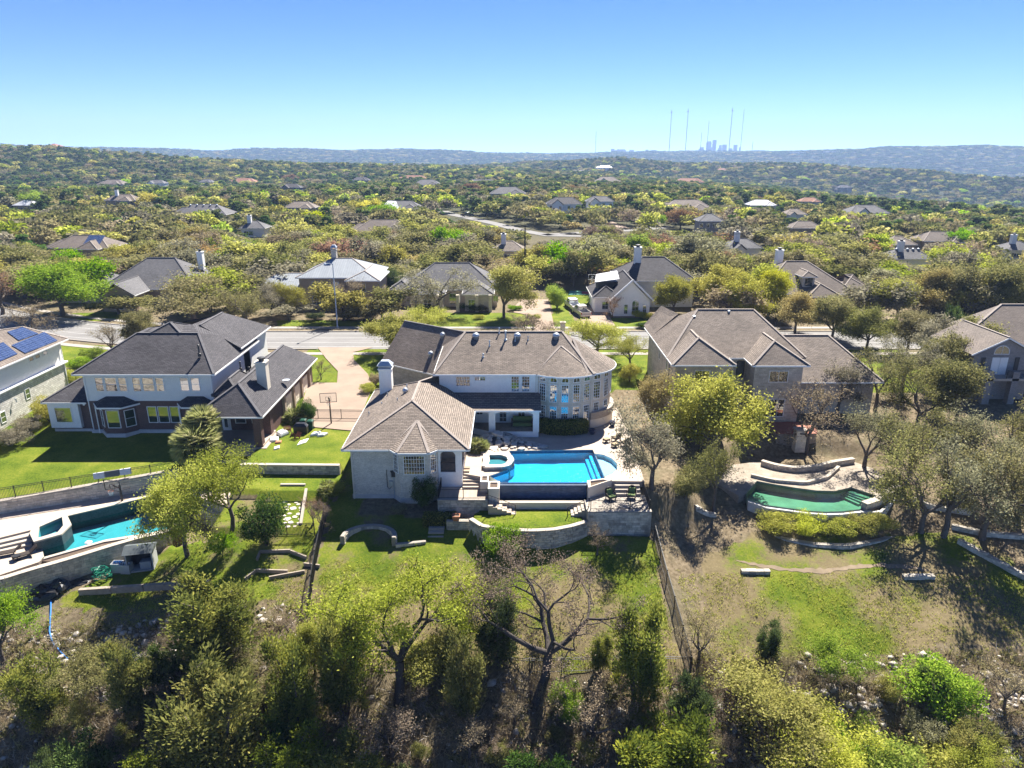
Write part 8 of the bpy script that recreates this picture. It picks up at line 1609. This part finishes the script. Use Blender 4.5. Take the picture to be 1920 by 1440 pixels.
for k, (s0, s1, c, lb) in enumerate(((.60, .68, (.5, .5, .55), 'pale grey'), (.68, .78, (.12, .12, .13), 'charcoal'), (.78, .86, (.55, .55, .6), 'white grey'))):
    a, b = Vector((-48.2, 60., -1.13)), Vector((-36.4, 64.9, -1.03)); p, q = a.lerp(b, s0+.02), a.lerp(b, s1+.015); m = MB()
    for yo in (-.06, .06): m.add([(p.x, p.y+yo, p.z+.02), (q.x, q.y+yo, q.z+.02), (q.x, q.y+yo*1.6, q.z-.62), (p.x, p.y+yo*1.6, p.z-.58)], [(0, 1, 2, 3)])
    m.face((p.x, p.y-.06, p.z+.02), (q.x, q.y-.06, q.z+.02), (q.x, q.y+.06, q.z+.03), (p.x, p.y+.06, p.z+.03)); o = m.build('towel', plain('towel_'+str(k), c, .95, .1)); tag(o, lb + ' towel drying on the iron fence above the pool', 'towel')
p = G(268, 1065); ps_ = thing('play_house', 'grey plastic garden shelter with dark roof against the pool wall', 'shelter', tuple(p), None, R(12)); x, y, z = p
for sx in (-1, 1): MB().box(x+sx*1.05-.05, x+sx*1.05+.05, y-.6, y+.8, z-.1, z+1.9).build('side_panel', GREYP, ps_)
MB().box(x-1., x+1., y+.72, y+.8, z-.1, z+1.9).build('back_panel', MT['plastic_black'], ps_); MB().add([(x-1.25, y-.8, z+1.85), (x+1.25, y-.8, z+1.85), (x+1.25, y+.95, z+1.95), (x-1.25, y+.95, z+1.95), (x-1.2, y, z+2.35), (x+1.2, y, z+2.35)], [(0, 1, 5, 4), (2, 3, 4, 5), (1, 2, 5), (3, 0, 4)]).build('roof', plain('slate_plastic', (.10, .115, .12), .5, .2), ps_); MB().box(x-1., x+1., y-.55, y+.7, z-.05, z+.1).build('floor', GREYP, ps_); MB().box(x-.1, x+.8, y-.3, y+.4, z+.1, z+.75).build('bench', GREYP, ps_)
for px_, py_, lb in ((222, 1070, 'left'), (239, 1072, 'right')):
    p = G(px_, py_); r = thing('storage_tub', 'pale plastic tub of pool toys, ' + lb + ' of the pair', 'tub', tuple(p)); x, y, z = p; o_ = [(x-.42, y-.35), (x+.42, y-.35), (x+.42, y+.35), (x-.42, y+.35)]; ring(MB(), o_, inset(o_, .06), z-.1, z+.85).build('body', GREYP, r)
    for k in range(4): MB().tube([(x-.3+.2*k, y-.2, z+.5), (x-.25+.18*k, y, z+.95), (x-.2+.15*k, y+.2, z+.7)], .05, 6).build('toy', BLUEH if lb == 'left' else VINYL, r)
def heap(label, p, sx, sy, sz, mat, name, cat, seed):
    rs = random.Random(seed); m = MB(); n, k = 14, 6; base = []
    for i in range(k):
        f = i/(k-1); rr = math.cos(f*math.pi/2)**.6
        for j in range(n): a = 2*math.pi*j/n; q = rr*rs.uniform(.8, 1.18); m.v.append((p[0]+sx*q*math.cos(a), p[1]+sy*q*math.sin(a), p[2]-.1+sz*(f**.8)*rs.uniform(.85, 1.1)))
    for i in range(k-1):
        for j in range(n): m.f.append((i*n+j, i*n+(j+1) % n, (i+1)*n+(j+1) % n, (i+1)*n+j))
    m.f.append(tuple((k-1)*n+j for j in range(n))); o = m.build(name, mat, off=p); o.location = p; tag(o, label, cat); return o
heap('heap under black plastic sheeting in front of the pool wall', G(80, 1112), 1.5, 1.0, .95, TARP, 'tarp_heap', 'tarp', 4); heap('crumpled black bag pile right of the sheeted heap', G(113, 1103), .9, .7, 1.0, TARP, 'tarp_heap', 'tarp', 5); heap('grey covered lump against the pool wall', G(108, 1088), .7, .6, 1.1, GREYP, 'tarp_heap', 'tarp', 6); heap('small dark scrap pile beside the wall', G(152, 1090), .9, .5, .3, TARP, 'scrap_heap', 'scrap', 7)
hp = G(192, 1085); m = MB(); rs_ = random.Random(3); m.tube([(hp.x+rs_.uniform(.25, .95)*math.cos(a), hp.y+rs_.uniform(.2, .6)*math.sin(a), hp.z+.05+.012*i) for i, a in enumerate(np.linspace(0, 44, 90))], .035, 5); tag(m.build('garden_hose', HOSE), 'tangled green garden hose on the grass below the pool wall', 'hose')
tag(MB().tube([tuple(G(px_, py_)+Vector((0, 0, .06))) for px_, py_ in ((96, 1120), (95, 1150), (93, 1185), (98, 1205), (115, 1225), (128, 1237))], .06, 6).build('drain_hose', BLUEH), 'pale blue hose running down the stony slope', 'hose')
def timber(label, a, b, h=.3, w=.3, mat='wood'):
    p, q = G(*a), G(*b); r = thing('timber_edging', label, 'timber', tuple((p+q)/2)); n = max(1, int((q-p).length/2.4))
    for i in range(n): MB().bar(p.lerp(q, i/n+.003)+Vector((0, 0, h/2)), p.lerp(q, (i+1)/n-.003)+Vector((0, 0, h/2)), w, h+.1).build('timber', MT[mat], r)
    return r
timber('long timber edging across the lower lawn', (150, 1114), (395, 1098), .45, .35)
for k, (a, b, lb) in enumerate((((488, 1037), (545, 1035), 'upper edge of the empty garden bed'), ((488, 1037), (482, 1052), 'left end of the empty garden bed'), ((545, 1036), (575, 1048), 'slanting edge of the empty garden bed'), ((480, 1072), (540, 1074), 'middle board of the garden beds'), ((460, 1088), (480, 1073), 'left board of the lower garden bed'), ((505, 1086), (572, 1074), 'log lying below the garden beds'), ((570, 1060), (600, 1064), 'short boards at the fence by the garden beds'))): timber('weathered board, ' + lb, a, b, .22, .14)
fl = MB().lathe(tuple(A(166, 1018, -4.5)), [(.3, 0), (.32, .06), (.2, .16), (.05, .2)], 10).build('pool_skimmer', VINYL); tag(fl, 'small white skimmer floating in the teal pool', 'skimmer')
# ================================================================ skyline, masts, slope litter, haze
GLASSB = plain('tower_facade', (.09, .12, .18), .4, .1, .02, spec=.5); GLASSC = plain('pale_tower_facade', (.2, .22, .25), .6, .1, .02)
def tower(label, x0, x1, yt, D=6500, step=None, mat=None):
    a, b = A(x0, 283, Y=D), A(x1, 283, Y=D); zt = A((x0+x1)/2, yt, Y=D).z; w = b.x-a.x; x = (a.x+b.x)/2; z0 = -40
    r = thing('skyscraper', label, 'skyscraper', (x, D, z0), 'downtown towers on the horizon'); m_ = mat or GLASSB
    MB().box(x-w/2, x+w/2, D, D+w*.9, z0, zt if step is None else z0+(zt-z0)*step).build('tower_block', m_, r)
    if step: MB().box(x-w*.28, x+w*.42, D+w*.1, D+w*.7, z0+(zt-z0)*step, zt).build('tower_top', m_, r)
    return r
for x0, x1, yt, st_, lb in ((1311, 1320, 276, .8, 'low broad tower at the left end of the skyline'), (1325, 1333, 265, .93, 'dark wide tower left of the tallest'), (1336, 1342, 262.5, None, 'tallest slim tower of the skyline'), (1332, 1337, 276, None, 'short block between the two tallest towers'), (1347, 1353, 272, .75, 'stepped tower right of the tallest'), (1355, 1362, 271, None, 'square tower in the middle of the skyline'), (1367, 1374, 278, .8, 'low pale block before the last tall tower'), (1376, 1382, 271.5, None, 'last tall tower on the right of the skyline'), (1385, 1389, 276, .6, 'small pointed tower at the right end of the skyline'),
    (1146, 1152, 279, None, 'small block at the left end of the low horizon group'), (1154, 1174, 280, .9, 'long low block on the horizon'), (1181, 1189, 281, None, 'flat block on the horizon left of the masts'), (1211, 1215, 280.5, None, 'tiny block on the horizon left of the first mast'), (1225, 1231, 281.5, None, 'low block just left of the first mast')):
    tower(lb, x0, x1, yt, step=st_, mat=GLASSC if 'pale' in lb or 'block' in lb else None)
def mast(label, xb, yb, xt, yt, D=4600, r0=2.2, top=True):
    a, b = A(xb, yb, Y=D), A(xt, yt, Y=D); x = b.x*.0 + a.x; r = thing('radio_mast', label, 'mast', (x, D, a.z-60), 'radio masts on the horizon'); MB().tube([(x, D, a.z-60), (x, D, a.z+(b.z-a.z)*.93), (x, D, b.z)], [r0, r0*.9, r0*.35], 6).build('lattice_column', plain('mast_steel', (.22, .2, .2), .6) if 'mast' not in MT else MT['mast'], r)
    if top: MB().lathe((x, D, a.z+(b.z-a.z)*.9), [(r0, 0), (r0*2.6, 6), (r0*2.6, 10), (r0, 14)], 8).build('antenna_ring', MT['galv'], r)
    return r
MT['mast'] = plain('mast_steel', (.1, .095, .095), .6)
for xb, xt, yt, tp, lb in ((1116.5, 1118, 245, False, 'short mast standing alone left of the others'), (1254.5, 1258, 205, True, 'tall mast, first from the left of the tall ones'), (1285, 1289, 203, True, 'tall mast, second from the left of the tall ones'), (1313, 1314, 248, False, 'thin short mast left of the skyline'), (1325, 1328, 226, False, 'middle height mast behind the skyline'), (1366.5, 1371, 201, True, 'tallest mast, right of the skyline'), (1388, 1393, 203, False, 'tall pale mast at the right'), (1410, 1411, 265, False, 'shortest mast at the far right')):
    mast(lb, xb, 283, xt, yt, r0=2.0 if tp else 1.4, top=tp)
for k, (px_, py_, w_) in enumerate(((1498, 298, 90), (1552, 299, 60), (1566, 298, 80), (1700, 297, 120), (1745, 296, 60), (1840, 296, 70), (1890, 290, 90), (1905, 290, 60), (1200, 296, 70), (1215, 297, 110), (575, 286, 40))):
    Dk = 3500 if px_ > 1400 else 5600; p = A(px_, py_, Y=Dk); z = tzs(p.x, Dk); r = thing('distant_building', ['long white building on the blue hills, ' + s for s in ('leftmost of those right of the skyline', 'second from the skyline', 'third from the skyline', 'largest, right of middle', 'right of the largest one', 'near the right end', 'at the right edge', 'last at the right edge')][k] if k < 8 else ('pale building in the hazy plain under the masts, ' + ('left one' if k == 8 else 'right one') if k < 10 else 'white water tank on the left horizon hills'), 'building', (p.x, Dk, z)); MB().box(p.x-w_/2*.8, p.x+w_/2*.8, Dk, Dk+30, z-10, max(z+9, p.z+6)).build('wall', MT['stucco_white'], r); MB().box(p.x-w_*.42, p.x+w_*.42, Dk-2, Dk+32, max(z+9, p.z+6), max(z+9, p.z+6)+2).build('roof', MT['white'], r)
# --- loose rocks and dry brush on the slope
rs = np.random.RandomState(5)
def rocks(n, lo, hi, seed):
    rs = np.random.RandomState(seed); m_v, m_f = [], []; ico = np.array([(0, 0, 1), (.9, 0, .4), (.28, .85, .4), (-.72, .53, .4), (-.72, -.53, .4), (.28, -.85, .4), (.72, .53, -.4), (-.28, .85, -.4), (-.9, 0, -.4), (-.28, -.85, -.4), (.72, -.53, -.4)]); f = np.array([(0, 1, 2), (0, 2, 3), (0, 3, 4), (0, 4, 5), (0, 5, 1), (1, 6, 2), (2, 6, 7), (2, 7, 3), (3, 7, 8), (3, 8, 4), (4, 8, 9), (4, 9, 5), (5, 9, 10), (5, 10, 1), (1, 10, 6)]); k = 0
    X = rs.uniform(-44, 42, n*6); Y = rs.uniform(33, 52, n*6); c = fnoise(X, Y, 6., 7)*.5+.5; band = np.where(X < -14, (Y < 48.6), np.where(X > 14, Y < 45.5, Y < 42.6)); clus = (np.exp(-(((X+30)/9)**2+((Y-46)/3)**2)) + np.exp(-(((X-30)/12)**2+((Y-41)/4)**2)) + .15); keep = band & (rs.rand(len(X)) < clus*1.0); X, Y = X[keep][:n], Y[keep][:n]; Z = tz(X, Y)
    for x, y, z in zip(X, Y, Z):
        s = lo*(hi/lo)**(rs.rand()**2.2); v = ico*np.array([s*rs.uniform(.7, 1.3), s*rs.uniform(.7, 1.3), s*rs.uniform(.3, .7)])*(1+rs.uniform(-.25, .25, (11, 1))); a = rs.uniform(0, 6.28); ca, sa = math.cos(a), math.sin(a); v = np.stack([v[:, 0]*ca-v[:, 1]*sa, v[:, 0]*sa+v[:, 1]*ca, v[:, 2]], -1)+np.array([x, y, z+s*.1]); m_v.append(v); m_f.append(f+k); k += 11
    return mesh_np('loose_rock', np.concatenate(m_v), np.concatenate(m_f), MT['flag'])
o = link('loose_rock', rocks(2600, .06, .42, 8)); tag(o, 'loose pale limestone rubble on the wooded slope', 'rubble', kind='stuff')
def brush(n, seed, mat, hgt, band, name, label, spread=.35, blades=9, w=.012):
    rs = np.random.RandomState(seed); X = rs.uniform(-46, 44, n*4); Y = rs.uniform(32, 53, n*4); k = band(X, Y) & (rs.rand(len(X)) < .35+.65*(fnoise(X, Y, 4., seed) > -.1)); X, Y = X[k][:n], Y[k][:n]; Z = tz(X, Y); N = len(X)*blades; bx = np.repeat(np.stack([X, Y, Z], -1), blades, 0)+rs.normal(size=(N, 3))*np.array([.12, .12, 0]); d = rs.normal(size=(N, 3))*np.array([spread, spread, .2])+np.array([0, 0, 1]); d /= np.linalg.norm(d, axis=1, keepdims=True); L = hgt*rs.uniform(.4, 1.2, (N, 1)); s = np.cross(d, rs.normal(size=(N, 3))); s /= np.linalg.norm(s, axis=1, keepdims=True); mid = bx+d*L*.55; tip = bx+d*L+rs.normal(size=(N, 3))*L*.18; V = np.stack([bx-s*w, bx+s*w, mid+s*w*.8, mid-s*w*.8, tip], 1).reshape(-1, 3); i0 = np.arange(N)*5; q = np.stack([i0, i0+1, i0+2, i0+3], -1); tri = np.stack([i0+3, i0+2, i0+4, i0+4], -1)[:, :3]; F = np.concatenate([np.stack([i0, i0+1, i0+2], -1), np.stack([i0, i0+2, i0+3], -1), tri]); me = mesh_np(name, V, F, mat); at_ = me.attributes.new('tint', 'FLOAT', 'POINT'); at_.data.foreach_set('value', np.repeat(rs.rand(N), 5).astype(np.float32)); o = link(name, me); tag(o, label, 'brush', kind='stuff'); return o
slope = lambda X, Y: np.where(X < -15.5, Y < 48.5, np.where(X > 13.5, Y < 45.5, Y < 43.))
brush(6500, 21, LM['bud'], .8, slope, 'dry_brush', 'dry grey brown brush covering the wooded slope', .75, 9, .014)
brush(1500, 22, MT['bark_pale'], 1.1, slope, 'dead_twigs', 'pale dead twigs scattered over the wooded slope', 1.3, 5, .016)
brush(1800, 23, LM['olive'], .6, slope, 'low_scrub', 'low green scrub between the foreground trees', .9, 14, .05)
meadow = lambda X, Y: np.where((X > 14) & (X < 44), (Y > 44.5) & (Y < 53), np.where((X > -16) & (X < 12.4), (Y > 43.3) & (Y < 53), (X < -17) & (X > -38) & (Y > 48) & (Y < 52)))
brush(9000, 24, LM['spring'], .16, meadow, 'rough_grass', 'rough green grass tufts on the lower lawns', .9, 7, .02)
# --- haze over the whole valley
hx, hy = float(np.abs(gx).max())+60, (float(gy.min())-60, float(gy.max())+60); hzm = bpy.data.materials.new('air'); hzm.use_nodes = True; ht = hzm.node_tree; ht.nodes.clear(); ho = ht.nodes.new('ShaderNodeOutputMaterial'); pv = ht.nodes.new('ShaderNodeVolumePrincipled'); pv.inputs['Color'].default_value = (.42, .61, 1., 1); pv.inputs['Density'].default_value = 1.4e-4; pv.inputs['Anisotropy'].default_value = .1; ht.links.new(pv.outputs[0], ho.inputs['Volume'])
HZ = MB().box(-hx, hx, hy[0], hy[1], float(GZ.min())-1.5, 370).build('haze', hzm); HZ['kind'] = 'stuff'; HZ['label'] = 'pale blue haze over the valley and hills'; HZ['category'] = 'haze'
